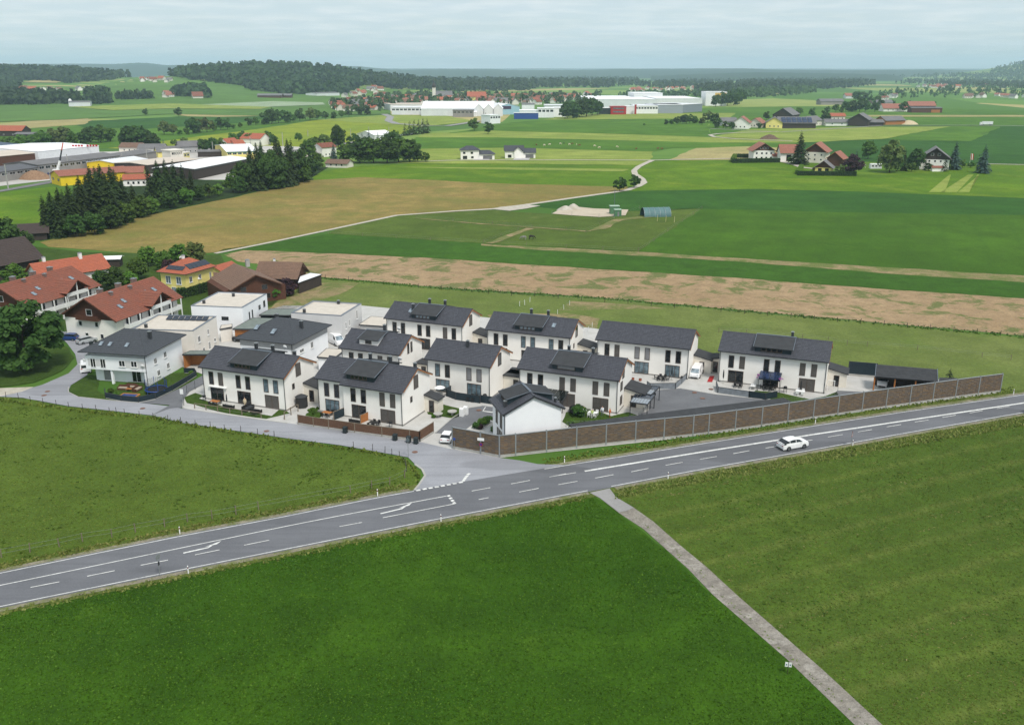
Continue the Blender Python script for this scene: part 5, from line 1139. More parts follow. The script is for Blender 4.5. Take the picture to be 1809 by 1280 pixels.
# yellow house
yh, Wb, Db, W, D = hip_house('yellow house with an orange hip roof and dark solar panels', (277,479), (320,484.5), (352,462), 6.2, 9.0, .7, None, None, None, None, None, None, 'yellow_house')
a_, b_, c_ = G(277,479,6.2), G(326,485,6.2), G(381,469.5,6.2)
yaw = math.atan2(c_.y - b_.y, c_.x - b_.x); yh.rotation_euler.z = yaw; L = (c_ - b_).length; ctr = (a_ + c_) / 2; yh.location = (ctr.x, ctr.y, 0); nn = Vector((-math.sin(yaw), math.cos(yaw), 0)); D = abs((a_ - b_).dot(nn)); Wb, Db = L - 1.4, D - 1.4
w = MB(); w.box(-Wb/2, Wb/2, -Db/2, Db/2, 0, 6.15); w.build('wall', YELLOWST, yh)
hip_roof(yh, Wb, Db, 6.15, 8.9, .7, TILE_O, 12)
for t, z, ww, hh in ((.12, 3.6, 1.1, 1.5), (.45, 3.8, 1.0, 1.2), (.2, .6, 1.0, 1.3), (.5, .8, .9, 1.2), (.85, 3.0, .7, 1.8)): window(yh, (-Wb/2 + Wb * t, -Db/2 - .006, z), 0, ww, hh, 'g', WPAINT, 1, sill=True)
for t, z, ww, hh in ((.2, 3.2, 1.6, 2.0), (.62, 3.2, 1.6, 2.0), (.4, .4, 1.4, 2.0)): window(yh, (-Wb/2 - .006, Db/2 - Db * t, z), R(-90), ww, hh, 'c', WPAINT, 1, sill=True)
sl_ = math.atan(2.75 / (Db/2 + .7))
for i in range(5):
    s = MB(); s.box(0, 1.5, 0, 2.0, .10, .16); q = s.build('solar_panel', SOLARD, yh); q.location = (-Wb * .28 + i * 1.56, -Db/2 + .4, 6.75); q.rotation_euler = (sl_, 0, 0)
for i in range(4):
    s = MB(); s.box(0, 1.3, 0, 1.5, .10, .16); q = s.build('solar_panel', SOLARD, yh); q.location = (-Wb/2 + .35, Db * .30 - i * 1.36, 6.75); q.rotation_euler = (sl_, 0, R(-90))
chimney(yh, .5, 1.2, 7.6, 9.5, .6, WPAINT); dish(yh, (-1.5, .2, 9.3), R(180))
p = G(395, 492); gable_house('shed', 'small side building with an orange roof right of the yellow house', p, yaw, 7, 6, 2.8, 4.3, YELLOWST, TILE_O, .5, .5, n=6)
hb = thing('hedge', 'long clipped dark green hedge below the yellow house', 'hedge', G(360, 517))
def hedge_mesh(L, w, h, mat, n=None, seed=1):
    rg = np.random.default_rng(seed); n = n or int((2 * L * h + L * w + 2 * w * h) * 16); f = rg.uniform(0, 1, n); P = np.empty((n, 3)); N = np.empty((n, 3))
    A = np.array([2 * L * h, L * w, 2 * w * h]); A = A / A.sum(); k = np.searchsorted(np.cumsum(A), f); u = rg.uniform(-.5, .5, n); v = rg.uniform(0, 1, n); s = np.where(rg.uniform(size=n) < .5, -1, 1)
    P[:, 0] = np.where(k == 2, s * L / 2, u * L); P[:, 1] = np.where(k == 0, s * w / 2, np.where(k == 1, (v - .5) * w, u * w)); P[:, 2] = np.where(k == 1, h, v * h)
    P += rg.normal(size=(n, 3)) * .05; N[:] = rnd_dirs(rg, n); U = np.cross(N, rnd_dirs(rg, n)); U /= np.linalg.norm(U, axis=1)[:, None]; V = np.cross(N, U); s2 = rg.uniform(.08, .17, n)
    return quads_mesh('foliage', P, U * s2[:, None], V * s2[:, None], rg.uniform(0, 1, n), mat)
def hedge_on(o, p, q, w, h, mat, seed=1):
    d = q - p; L = d.length; o.location = ((p + q) / 2).to_tuple(); o.rotation_euler.z = math.atan2(d.y, d.x)
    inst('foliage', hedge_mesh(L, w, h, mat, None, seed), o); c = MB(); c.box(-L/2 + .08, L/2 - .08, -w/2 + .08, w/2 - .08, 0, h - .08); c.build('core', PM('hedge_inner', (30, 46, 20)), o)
hedge_on(hb, G(316, 528), G(408, 504), 1.6, 2.6, HEDGE)
# brown chalet with its long wing and shed
c, yaw, L, w = roof3((407,513), (372,492), (481,493), 4.2)
gable_house('chalet', 'brown-roofed wooden chalet with a big skylight and gable balcony', (c.x, c.y, 0), yaw, L - 1.5, w - 2.4, 3.8, 7.4, WOODB, TILE_B, 1.1, 1.0, wins=[('r', 3.2, 1.5, 1.3, (.35, .7)), ('r', .9, 1.2, 1.3, (.3, .7)), ('l', 3.2, 1.5, 1.3, (.35, .7)), ('l', .9, 1.2, 1.3, (.3, .7))], n=14, chim=[(1.0, -1.2, 1.4, .9, CONC)], soffit=WOODB, sky=[(2.0, -2.2)])
p1, p2 = G(462, 508), G(528, 510); d = p2 - p1
gable_house('wing', 'long brown-roofed wing joined to the right of the chalet', (p1 + p2) / 2 + Vector((0, 3, 0)), math.atan2(d.y, d.x), d.length, 8.0, 3.6, 6.6, WOODB, TILE_B, .9, .9, wins=[('f', 1.0, 1.2, 1.3, (.3, .6))], n=12, chim=[(-2, .4, .9, .5, WPAINT)], cat='house')
low_roof('shed', 'dark timber shed with a white sheet roof at the edge of the ploughed field', [(526,500), (569,484.5), (548,482), (530,488)], 3.0, HALLW, WOODD, .12, cat='shed')
p = G(392, 507); gable_house('porch', 'low brown-roofed porch in front of the chalet', p, R(-35), 5, 4, 2.4, 3.8, WOODB, TILE_B, .6, .5, n=6, cat='shed')

# ------------------------------------------------------------------ the farm on the right
def at_px(px, py): return T(px, py)
def farm(name, label, px, py, phi, wpx, dpx, hw, hr, wall, roof, **k):
    p = G(px, py); s = mpp(p); return gable_house(name, label, p + Vector((0, dpx * s * .3, 0)), R(phi), wpx * s, dpx * s, hw, hr, wall, roof, **k)
FG = 'buildings of the near farm on the right'
farm('farmhouse', 'white farmhouse with dark wooden balconies inside the square hedge', 1347, 283, 88, 40, 36, 6.8, 11.0, WHITE, TILE_P, ov=1.4, og=1.3, wins=[('l', 1.0, 1.3, 1.5, (.15, .4, .62, .85)), ('l', 4.0, 1.3, 1.3, (.15, .4, .62, .85)), ('l', 7.2, 1.2, 1.3, (.35, .5, .65))], gable_m=WOODB, gz=6.4, soffit=WOODB, fm=WPAINT, group=FG)
farm('barn', 'farm wing with a salmon roof, small solar field and orange door behind the spruce', 1394, 286, 0, 34, 22, 6.6, 10.8, WHITE, TILE_P, ov=1.0, og=.8, wins=[('f', .6, 3.0, 4.0, (.42,))], group=FG, fm=WOODO)
farm('barn', 'big barn with cream gable wall and salmon roof right of the spruce', 1446, 287, 62, 44, 36, 7.5, 12.2, WARM, TILE_P, ov=1.3, og=1.2, wins=[('l', 1.6, 1.1, 1.1, (.2, .5, .8)), ('l', 4.4, 1.1, 1.1, (.2, .5, .8))], gable_m=WOODB, gz=6.6, soffit=WOODO, group=FG, fm=WPAINT)
farm('barn', 'low brown barn with a salmon roof between barn and copper beech', 1480, 293, 58, 34, 26, 5.0, 8.6, WOODB, TILE_P, ov=1.0, og=1.0, soffit=WOODO, group=FG)
farm('cottage', 'yellow cottage with wooden gable, balcony and grey roof behind the clipped hedge', 1458, 305, 66, 30, 28, 3.4, 6.8, YELLOWST, ASPHGR, ov=1.2, og=1.2, wins=[('l', .6, 2.0, 2.0, (.3, .72))], gable_m=WOODB, gz=2.9, soffit=WOODB, group=FG)
farm('shed', 'low connecting shed with a salmon roof right of the white farmhouse', 1373, 284, 2, 18, 14, 3.2, 5.0, WHITE, TILE_P, ov=.6, og=.4, group=FG)
farm('farmhouse', 'large farmhouse with grey roof, dark wooden gable and white ground floor', 1655, 299, 68, 52, 46, 7.0, 12.6, WHITE, ASPHGR, ov=1.4, og=1.3, wins=[('l', 4.4, 1.1, 1.2, (.1, .3, .5, .7, .9)), ('l', 8.0, 1.6, 1.5, (.38, .62))], gable_m=WOODD, gz=5.9, soffit=WOODD, group=FG, fm=WPAINT)
farm('canopy', 'red sheet porch roof on the front of the large grey-roofed farmhouse', 1656, 303, 0, 20, 6, 2.4, 3.2, WHITE, TILE_P, ov=.4, og=.3, cat='porch')
farm('trailer', 'white trailer with dark stripe parked under the farm trees', 1547, 298, 0, 20, 8, 2.6, 3.0, HALLL, HALLW, ov=.1, og=.1, cat='trailer', wins=[('f', 1.2, 1.2, .8, (.2, .5, .8))])
for lb, a, b, w, h, m, sd in [('front side of the square clipped hedge round the white farmhouse', (1294,288), (1377,287), 2.2, 2.6, HEDGE, 3), ('left side of the square clipped hedge round the white farmhouse', (1294,287), (1298,280), 2.4, 3.0, HEDGEY, 4), ('rear side of the square clipped hedge round the white farmhouse', (1300,279), (1325,279), 1.8, 2.6, HEDGE, 5), ('long clipped hedge in front of the yellow cottage', (1408,310), (1512,311), 2.2, 2.4, HEDGE, 6), ('short bright hedge at the left end of the cottage hedge', (1408,308), (1416,297), 2.2, 2.2, HEDGEY, 7)]:
    o = thing('hedge', lb, 'hedge'); hedge_on(o, G(*a), G(*b), w, h, m, sd)
# two new houses on the meadow
p = G(830, 281); o = thing('new_house', 'left one of the two new white houses, with a hip roof', 'house', p, R(4)); w = MB(); w.box(-6, 6, -4, 4, 0, 6); w.build('wall', WHITE, o); hip_roof(o, 12, 8, 6, 8.6, .7, TILE_D, 8)
for x in (-4.5, .5): window(o, (x, -4.01, 3.6), 0, 1.6, 1.3, 'g'); 
window(o, (-4.6, -4.01, .3), 0, 2.8, 2.1, 'g'); window(o, (.8, -4.01, .8), 0, 1.6, 1.3, 'g')
w = MB(); w.box(6.003, 16, -4.5, 3.5, 0, 3.4); w.build('garage_wall', WHITE, o); g = MB(); g.box(8.5, 14.5, -4.53, -4.503, .1, 2.6); g.build('garage_door', ASPHGR, o)
r = MB(); slope(r, (6.0, -5.2, 3.4), (16.7, -5.2, 3.4), (13, -.5, 5.8), (6.0, -.5, 5.8), 7, .03); slope(r, (16.7, 4.2, 3.4), (6.0, 4.2, 3.4), (6.0, -.5, 5.8), (13, -.5, 5.8), 7, .03); slope(r, (16.7, -5.2, 3.4), (16.7, 4.2, 3.4), (13, -.5, 5.8), (13, -.5, 5.8), 7, .03); r.build('garage_roof', TILE_D, o)
p = G(908, 279); o = gable_house('new_house', 'right one of the two new white houses, with a front gable and garage', p, R(2), 12, 9, 5.2, 8.2, WHITE, TILE_D, .7, .7, wins=[('f', 3.0, 1.3, 1.3, (.62,)), ('f', .5, 2.4, 2.0, (.25,)), ('f', .8, 1.2, 1.3, (.85,))], n=9)
r = MB(); slope(r, (-.5, -.5, 5.0), (-.5, -6.2, 5.0), (2.5, -6.2, 7.6), (2.5, -.5, 7.6), 6, .03); slope(r, (5.5, -6.2, 5.0), (5.5, -.5, 5.0), (2.5, -.5, 7.6), (2.5, -6.2, 7.6), 6, .03); r.build('cross_gable_roof', TILE_D, o)
w = MB(); w.prism([(0, -5.4), (5, -5.4), (5, -4.49), (0, -4.49)], 0, 5.2); w.poly([(0, -5.4, 5.2), (5, -5.4, 5.2), (2.5, -5.4, 7.3)]); w.build('bay_wall', WHITE, o)
w = MB(); w.box(6.003, 14, -4, 4, 0, 3.6); w.build('garage_wall', WHITE, o); g = MB(); g.box(7.5, 12.8, -4.03, -4.003, .1, 2.6); g.build('garage_door', ASPHGR, o)
r = MB(); slope(r, (6.0, -4.8, 3.6), (14.6, -4.8, 3.6), (14.6, 0, 6.4), (6.0, 0, 6.4), 7, .03); slope(r, (14.6, 4.8, 3.6), (6.0, 4.8, 3.6), (6.0, 0, 6.4), (14.6, 0, 6.4), 7, .03); r.build('garage_roof', TILE_D, o)
for px0, px1 in ((836, 868), (905, 938)): patch('driveway', [(px0, 283.2), (px0 + 8, 278.5), (px1, 278.5), (px1 - 4, 283.2)], PAVE, 7)
# ------------------------------------------------------------------ generic halls and far houses
def hall(name, label, fl, fr, depth, h, wall, roof, rise=1.0, group=None, cat='hall', flat=False, bays=0, band=None, far=False, ov=.4, rd=None):
    a, b = (T(*fl), T(*fr)) if far else (G(*fl), G(*fr)); d = b - a; yaw = math.atan2(d.y, d.x); L = d.length; n = Vector((-math.sin(yaw), math.cos(yaw), 0)); c = (a + b) / 2 + n * depth / 2
    o = thing(name, label, cat, (c.x, c.y, min(a.z, b.z)), yaw, group)
    if flat:
        w = MB(); w.box(-L/2, L/2, -depth/2, depth/2, 0, h); w.build('wall', wall, o); r = MB(); r.box(-L/2 - ov, L/2 + ov, -depth/2 - ov, depth/2 + ov, h + .003, h + .45); r.build('roof', roof, o)
    elif rd == 'y':
        w = MB(); w.box(-L/2, L/2, -depth/2, depth/2, 0, h); w.poly([(-L/2, -depth/2, h), (L/2, -depth/2, h), (0, -depth/2, h + rise)]); w.poly([(L/2, depth/2, h), (-L/2, depth/2, h), (0, depth/2, h + rise)]); w.build('wall', wall, o)
        r = MB(); y = depth/2 + ov; slope(r, (-L/2 - ov, y, h + .05), (-L/2 - ov, -y, h + .05), (0, -y, h + rise + .05), (0, y, h + rise + .05), 3, .04, 0, .25); slope(r, (L/2 + ov, -y, h + .05), (L/2 + ov, y, h + .05), (0, y, h + rise + .05), (0, -y, h + rise + .05), 3, .04, 0, .25); r.build('roof', roof, o)
    else:
        w = MB(); w.xprism([(-depth/2, 0), (depth/2, 0), (depth/2, h), (0, h + rise), (-depth/2, h)], -L/2, L/2); w.build('wall', wall, o)
        r = MB(); y = depth/2 + ov; z = h + .05; slope(r, (-L/2 - ov, -y, z), (L/2 + ov, -y, z), (L/2 + ov, 0, z + rise), (-L/2 - ov, 0, z + rise), 4, .04, 0, .25); slope(r, (L/2 + ov, y, z), (-L/2 - ov, y, z), (-L/2 - ov, 0, z + rise), (L/2 + ov, 0, z + rise), 4, .04, 0, .25); r.build('roof', roof, o)
    if bays:
        for i in range(bays): window(o, (-L/2 + L * (i + .12) / bays, -depth/2 - .01, h * .62), 0, L / bays * .76, h * .25, 'g', HALLL, 1)
    if band is not None: f = MB(); f.box(-L/2 - .05, L/2 + .05, -depth/2 - .08, -depth/2 - .004, h - 1.0, h - .05); f.build('fascia', band, o)
    return o, L
IG = 'halls of the industrial yard on the left'
hall('long_hall', 'long grey hall with a strip of windows facing the rail yard', (70,312), (213,293), 24, 6.2, HALLG, ASPHGR, 1.6, IG, bays=14)
hall('long_hall', 'grey hall at the left edge behind the wood-chip heap', (-40,328), (70,312.5), 22, 5.2, HALLG, PM('dark_fibre_roof', (100, 100, 104)), 1.6, IG, bays=8)
hall('white_hall', 'wide hall with a bright white roof and red lettering', (70,291), (177,279), 60, 8.0, HALLL, HALLW, 1.2, IG, ov=.2)
hall('tan_hall', 'hall with a pale tan roof and dark brown front at the left edge', (-60,304), (90,288), 34, 7.0, WOODB, HALLT, 1.4, IG)
hall('blue_roof_hall', 'hall with a slate blue roof at the far left', (-60,285), (44,272), 40, 6.5, HALLG, PM('slate_blue_roof', (84, 98, 116)), 1.5, IG)
hall('grey_shed', 'low grey-roofed shed right of the long grey hall', (212,292), (277,281), 20, 4.8, HALLG, ASPHGR, 1.5, IG)
p = G(120, 330); gable_house('yellow_hall', 'bright yellow hall with a salmon roof at the end of the rail siding', G(150, 323) + Vector((2, 3, 0)), R(42), 34, 15, 5.0, 7.2, YELLOWB, TILE_P, .6, .6, wins=[('l', 2.2, 2.6, 1.2, (.22, .78))], n=12, cat='hall', group=IG)
gable_house('orange_hall', 'hall with an orange roof between the spruces', G(235, 318), R(12), 12, 10, 4.6, 7.2, YELLOWST, TILE_P, .6, .6, n=8, cat='hall', group=IG)
gable_house('red_hall', 'low hall with a red roof and white wall between the spruces', G(243, 327), R(16), 12, 11, 3.6, 5.6, WHITE, TILE_O, .5, .5, n=8, cat='hall', group=IG, wins=[('f', 1.2, 1.0, 1.2, (.2, .4, .6, .8))])
hall('pale_hall', 'yard hall with a pale grey roof behind the orange roofs', (205,304), (262,296), 20, 5.0, YELLOWB, HALLL, 1.4, IG)
hall('tan_hall', 'flat hall with a pale concrete roof in front of the sign block', (262,308), (352,297), 26, 5.2, WOODD, HALLT, .8, IG)
hall('ribbed_hall', 'open hall with a white ribbed roof above the stone yard', (345,318), (442,297), 24, 5.8, WOODD, HALLW, 1.2, IG, band=TRIM)
hall('green_fascia_hall', 'hall with white barrel roof, green fascia and yellow wall', (402,283), (456,281), 60, 5.4, YELLOWST, HALLW, 2.4, IG, band=GREENP, bays=6)
hall('low_shed', 'low flat-roofed shed with grey roof left of the green fascia hall', (350,278), (402,277), 14, 3.6, WOODD, ASPHGR, .8, IG)
o, L = hall('sign_block', 'cream office block with lettering rising over the halls', (303,290), (326,288), 9, 8.0, WARM, WARM, 0, IG, flat=True, cat='office block'); 
def text(s, parent, loc, size, mat, rz=0.0, name='lettering', ext=.02):
    cu = bpy.data.curves.new(name, 'FONT'); cu.body = s; cu.size = size; cu.extrude = ext; cu.align_x = 'CENTER'; cu.materials.append(mat)
    t0 = bpy.data.objects.new(name, cu); COL.objects.link(t0); me = bpy.data.meshes.new_from_object(t0.evaluated_get(bpy.context.evaluated_depsgraph_get())); bpy.data.objects.remove(t0)
    t = bpy.data.objects.new(name, me); link(t, parent); t.location = loc; t.rotation_euler = (R(90), 0, rz); return t
text('BODIT', o, (.6, -4.62, 5.6), 2.1, BLACK); m = MB(); m.box(-3.6, -2.6, -4.62, -4.55, 5.7, 6.9); m.build('logo', BLACK, o)
hall('office', 'yellow annex of the office block with lettering', (326,286), (336,284.5), 9, 5.4, YELLOWST, WARM, 0, IG, flat=True, cat='office block', bays=2)
sg = thing('sign_board', 'white sign board with orange letters above a blue stripe at the left edge', 'sign', G(5, 318), R(14)); m = MB(); m.box(-6, 3.2, 0, .2, 0, 5); m.build('board', WPAINT, sg); m = MB(); m.box(-6, 3.2, -.03, -.004, .6, 1.9); m.build('stripe', PM('sky_blue_paint', (70, 150, 200)), sg); text('API', sg, (.2, -.05, 2.5), 2.4, PM('orange_letter', (216, 110, 50)))
sg = thing('roof_lettering', 'row of red letters along the edge of the white hall roof', 'sign', G(155, 281), R(8))
for i in range(9):
    if i == 4: continue
    m = MB(); m.box(-8 + i * 1.8, -8 + i * 1.8 + 1.3, -2.2, -1.9, 8.1, 9.3); m.build('letter', REDP, sg)
sg.location.z = 0
for x, y, W_, D_, hw_, hr_, ph, wl, rf, lb in [(236,268,16,10,3.6,6.4,-10,WARM,TILE_B,'brown-roofed house behind the grey shed'),(271,272,17,12,4.2,7.0,5,WHITE,ASPHGR,'grey-roofed white house left of the yellow cottage'),(296,277,14,11,4.0,7.0,30,YELLOWST,ASPHGR,'yellow cottage with grey roof beside the office block'),(334,270,14,11,5.0,8.4,30,GREYST,ASPHGR,'grey house with steep grey roof behind the office block'),
        (405,264,11,9,5.4,8.2,60,WHITE,TILE_O,'white house with orange roof and solar panels near the barrel-roofed hall'),(420,264,8,8,4.4,7.0,40,WARM,TILE_O,'small orange-roofed house right of the white one with solar panels'),(452,256,18,14,5.4,9.0,-20,WHITE,TILE_O,'large orange-roofed house half hidden by garden trees'),(574,276,12,10,6.5,9.0,50,WHITE,TILE_R,'tall white house with a red roof at the railway'),(600,295,14,9,2.6,4.6,-15,WARM,TILE_B,'low brown roof showing at the left foot of the broadleaf clump'),(16,240,34,14,5,9,-6,WOODD,TILE_O,'long farm roof in bright orange at the far left'),(62,244,30,10,3.6,5,-4,WOODD,ASPHGR,'low grey-roofed shed right of the long orange farm roof'),(556,276,14,9,3.5,6,20,WARM,ASPHGR,'grey-roofed house below the tall white railway house')]:
    gable_house('house', lb, G(x, y), R(ph), W_, D_, hw_, hr_, wl, rf, .6, .6, wins=[('f', 1.0, 1.1, 1.2, (.25, .5, .75)), ('l', 1.0, 1.1, 1.2, (.3, .7))], n=7, fm=WPAINT)
o, L = hall('tent_hall', 'white tent-roofed hall beside the row of tall conifers', (662,249), (696,247), 26, 4.5, HALLL, HALLW, 3.0, None, rd=None)
# middle hamlet with the solar roof
MG = 'buildings of the hamlet with the solar roof'
for x, y, W_, D_, hw_, hr_, ph, wl, rf, lb in [(1310,227,22,16,6.5,12,70,WHITE,TILE_P,'white farmhouse with a salmon roof at the left of the solar-roofed farm'),(1337,225,18,14,5,9.5,60,WARM,TILE_P,'low salmon-roofed barn right of the white farmhouse'),(1285,222,16,14,5,8.5,10,LGREYST,ASPHGR,'grey house half hidden by a tree left of the hamlet'),(1367,226,20,16,6,11,75,YELLOWST,ASPHGR,'cream house with a grey roof left of the solar roof'),(1388,214,34,22,8,15,60,WOODD,ASPHGR,'big weathered barn with a light grey roof behind the solar roof'),(1432,222,18,15,6,10,40,WARM,ASPHGR,'cream-walled house right of the solar roof'),(1483,222,34,14,4,7,0,WHITE,ASPHGR,'long white-walled barn with a low grey roof'),(1478,212,16,10,5,8,0,WARM,TILE_O,'small orange roof behind the long white-walled barn'),(1519,222,30,20,7,13,62,WOODD,ASPHGR,'dark timber barn with a tall grey roof'),(1545,222,14,12,4,6.5,0,WOODD,ASPHGR,'dark lean-to right of the timber barn'),(1572,220,26,16,5,9,20,WOODO,ASPHGR,'brown timber barn beside the sand heap')]:
    p = G(x, y); gable_house('farm_building', lb, p, R(ph), W_, D_, hw_, hr_, wl, rf, 1.0, 1.0, wins=[('l', 1.5, 1.3, 1.4, (.25, .5, .75)), ('f', 1.5, 1.3, 1.4, (.2, .5, .8))] if wl not in (WOODD, WOODO) else (), n=8, fm=WPAINT, group=MG)
p = G(1405, 226); o = gable_house('farm_building', 'barn with a large blue solar roof in the middle hamlet', p, R(-6), 36, 20, 5.5, 11, WOODD, ASPHGR, 1, 1, n=6, group=MG)
for i in range(6):
    for j in range(2):
        s = MB(); s.box(0, 4.4, 0, 4.4, .12, .2); q = s.build('solar_panel', SOLAR, o); q.location = (-15.5 + i * 5.1, -10.2 + j * 4.2, 5.9 + j * 2.3); q.rotation_euler = (math.atan(.55), 0, 0)
OG_ = 'buildings of the old farm hamlet'
for x, y, W_, D_, hw_, hr_, ph, wl, rf, lb in [(1577,197,34,18,5,11,0,WHITE,TILE_P,'salmon-roofed farmhouse with a white gable in the old hamlet'),(1625,192,40,18,5,11,0,WOODD,TILE_P,'long salmon barn roof behind the open timber store'),(1534,190,22,14,6,11,60,WHITE,WOODD,'dark-roofed white house among the hamlet trees'),(1560,186,26,14,5,9,0,HALLL,ASPHGR,'light-roofed shed behind the salmon farmhouse'),(1466,185,40,22,6,10,4,HALLG,ASPHGR,'big grey farm shed at the left end of the old hamlet'),(1500,174,20,16,6,11,0,HALLL,TILE_P,'pale house with a red roof at the back of the old hamlet')]:
    p = T(x, y); gable_house('farm_building', lb, p, R(ph), W_, D_, hw_, hr_, wl, rf, 1.0, 1.0, wins=[('f', 1.5, 1.4, 1.5, (.2, .4, .6, .8))] if wl is WHITE else (), n=6, fm=WPAINT, group=OG_)
o, L = hall('timber_store', 'open timber store with a grey roof and stacked wood', (1610,199.5), (1664,199.5), 14, 6.5, WOODB, ASPHGR, 1.2, OG_, far=True, cat='shed'); m = MB(); m.box(L * .14, L * .42, -7.6, -7.02, .1, 4.2); m.build('stacked_wood', WOODO, o)
# ------------------------------------------------------------------ the town: factory, church, houses
TG = 'works buildings of the factory beyond the meadows'
def fh(name, lb, fl, fr, dep, h, wl, rf, **k): return hall(name, lb, fl, fr, dep, h, wl, rf, k.pop('rise', 1.5), TG, far=True, **k)
fh('factory_hall', 'grey front hall of the factory with a white company panel', (1162,200.5), (1206,200.5), 60, 11, PM('blue_grey_sheet', (160, 168, 178)), HALLL, flat=True)
fh('factory_hall', 'right grey corner of the factory front', (1206,200), (1240,197.5), 60, 11, PM('grey_sheet_dark', (138, 146, 156)), HALLL, flat=True)
fh('factory_hall', 'white ribbed factory front right of the red entrance block', (1122,201), (1162,201), 60, 10, HALLW, HALLL, flat=True, bays=8)
o, L = fh('entrance_block', 'bright red entrance block of the factory with two window strips', (1079,202.5), (1106,202.5), 20, 10, REDP, REDP, flat=True)
for z in (2.5, 6.8): window(o, (-L * .36, -10.02, z), 0, L * .72, 2.0, 'c', REDP, 4)
fh('factory_hall', 'white wall between the red entrance and its red fin', (1106,201.5), (1122,201.5), 24, 9.5, HALLW, HALLW, flat=True)
m, L = fh('red_fin', 'narrow red fin standing against the white factory front', (1121,202), (1124,202), 3, 12, REDP, REDP, flat=True, cat='pylon')
fh('factory_hall', 'dark glazed factory block left of the red entrance', (1058,202), (1079,202), 20, 8, SOLARD, HALLW, flat=True)
fh('factory_hall', 'huge white flat-roofed factory hall in the second row', (1040,190), (1160,190), 150, 12, HALLL, HALLW, flat=True)
fh('factory_hall', 'white factory hall in the right of the second row', (1160,188), (1240,188), 160, 12, HALLL, HALLW, flat=True)
fh('factory_hall', 'raised white roof in the middle of the factory', (1120,182), (1170,182), 90, 17, HALLW, HALLW, flat=True)
fh('factory_hall', 'white roofs at the back left of the factory', (1030,183), (1120,183), 130, 10, HALLL, HALLW, flat=True)
o, L = fh('silo_block', 'tall white windowless block with yellow lettering above the factory', (1246,187), (1283,187), 40, 22, HALLW, HALLW, flat=True)
m = MB()
for i in range(6): m = MB(); m.box(-2 + i * 3.2, .4 + i * 3.2, -20.4, -20.02, 16, 20.5); m.build('letter', PM('signal_yellow', (238, 190, 30)), o)
o, L = fh('company_sign', 'white company panel on the grey factory front', (1182,199.8), (1196,199.2), 1.0, 9.5, WPAINT, WPAINT, flat=True, cat='sign'); o.location.y -= 2.5
m = MB(); m.box(-L * .3, L * .3, -.6, -.52, 4.6, 6.6); m.build('dark_lettering', TRIM, o)
fh('factory_hall', 'very long works hall with one bright white roof', (744,205), (872,205), 90, 9, HALLL, HALLW, rise=8)
for i in range(3): fh('saw_roof_bay', 'white gable bay at the right end of the long works roof, %s from the left' % ['first', 'second', 'third'][i], (838 + i * 17, 205.5), (854 + i * 17, 205.5), 70, 9, HALLL, HALLW, rise=6.0, rd='y')
fh('factory_hall', 'long grey hall at the left end of the works', (692,203), (748,203), 40, 9, HALLL, HALLL, flat=True, bays=8)
fh('factory_hall', 'pale flat-roofed hall behind the long grey works hall', (690,196), (765,195), 50, 9, HALLL, HALLT, flat=True)
fh('small_hall', 'dark grey little hall with windows in front of the gable bays', (800,207), (836,207), 18, 8, HALLG, ASPHGR, flat=True, bays=5)
o, L = fh('blue_hall', 'light blue hall with a dark round-cornered sign', (878,203), (918,202), 40, 10, PM('light_blue_sheet', (168, 206, 222)), HALLL, rise=4, rd='y'); m = MB(); m.box(-L * .3, L * .12, -20.3, -20.02, 7, 11); m.build('sign_panel', PM('dark_plum_paint', (70, 50, 80)), o)
for fl, fr, dep, h, lb, wl, rf, fl_ in [((922,199),(944,199),30,11,'grey-roofed hall with a white gable behind the blue hall',HALLW,ASPHGR,0),((962,203),(1000,203),40,12,'broad hall with a pale grey roof left of the dark grove',HALLL,HALLL,1),((950,208),(978,208),24,11,'white office block with a strip of windows near the blue hall',HALLW,HALLW,1),((978,207),(1000,207),24,11,'white hall beside the dark grove',HALLW,HALLW,1),((918,207.5),(952,207.5),30,8,'low white hall between blue hall and office block',HALLW,HALLW,1),((908,210.5),(951,210.5),10,7,'bright blue hoarding-fronted hall at the meadow edge',BLUEP,HALLL,1),((866,219),(884,218),14,9,'white office cube behind the lone conifer',HALLW,HALLW,1),((830,206),(842,206),12,5,'small white round-roofed shed by the works car park',HALLW,HALLW,0),((560,170),(600,169),30,6,'pale sheds at the foot of the wooded hill',HALLL,ASPHGR,0)]:
    fh('works_hall', lb, fl, fr, dep, h, wl, rf, flat=bool(fl_), bays=4 if 'strip' in lb or 'cube' in lb else 0)
# church
p = T(767, 178); o = thing('church', 'village church with a slender pale tower and grey nave', 'church', p, R(8)); w = MB(); w.box(-3.2, 3.2, -3.2, 3.2, 0, 24); w.build('tower', WARM, o)
w = MB(); w.lathe([(4.2, 24), (3.4, 26), (3.9, 28.5), (2.2, 31), (.9, 33), (.5, 38), (.05, 44)], 8); w.build('spire', WOODD, o)
w = MB(); w.xprism([(-7, 0), (7, 0), (7, 10), (0, 18), (-7, 10)], 3.3, 34); w.build('nave', WARM, o); w = MB(); slope(w, (3, -8, 9.3), (35, -8, 9.3), (35, 0, 18.2), (3, 0, 18.2), 5); slope(w, (35, 8, 9.3), (3, 8, 9.3), (3, 0, 18.2), (35, 0, 18.2), 5); w.build('nave_roof', ASPHGR, o)
gable_house('manor', 'large yellow house with a red hip-like roof in the town', T(842, 181), R(3), 34, 16, 11, 19, YELLOWST, TILE_O, 1, .6, wins=[('f', 2, 1.6, 2, (.1, .3, .5, .7, .9)), ('f', 6.5, 1.6, 2, (.1, .3, .5, .7, .9))], n=4, fm=WPAINT)
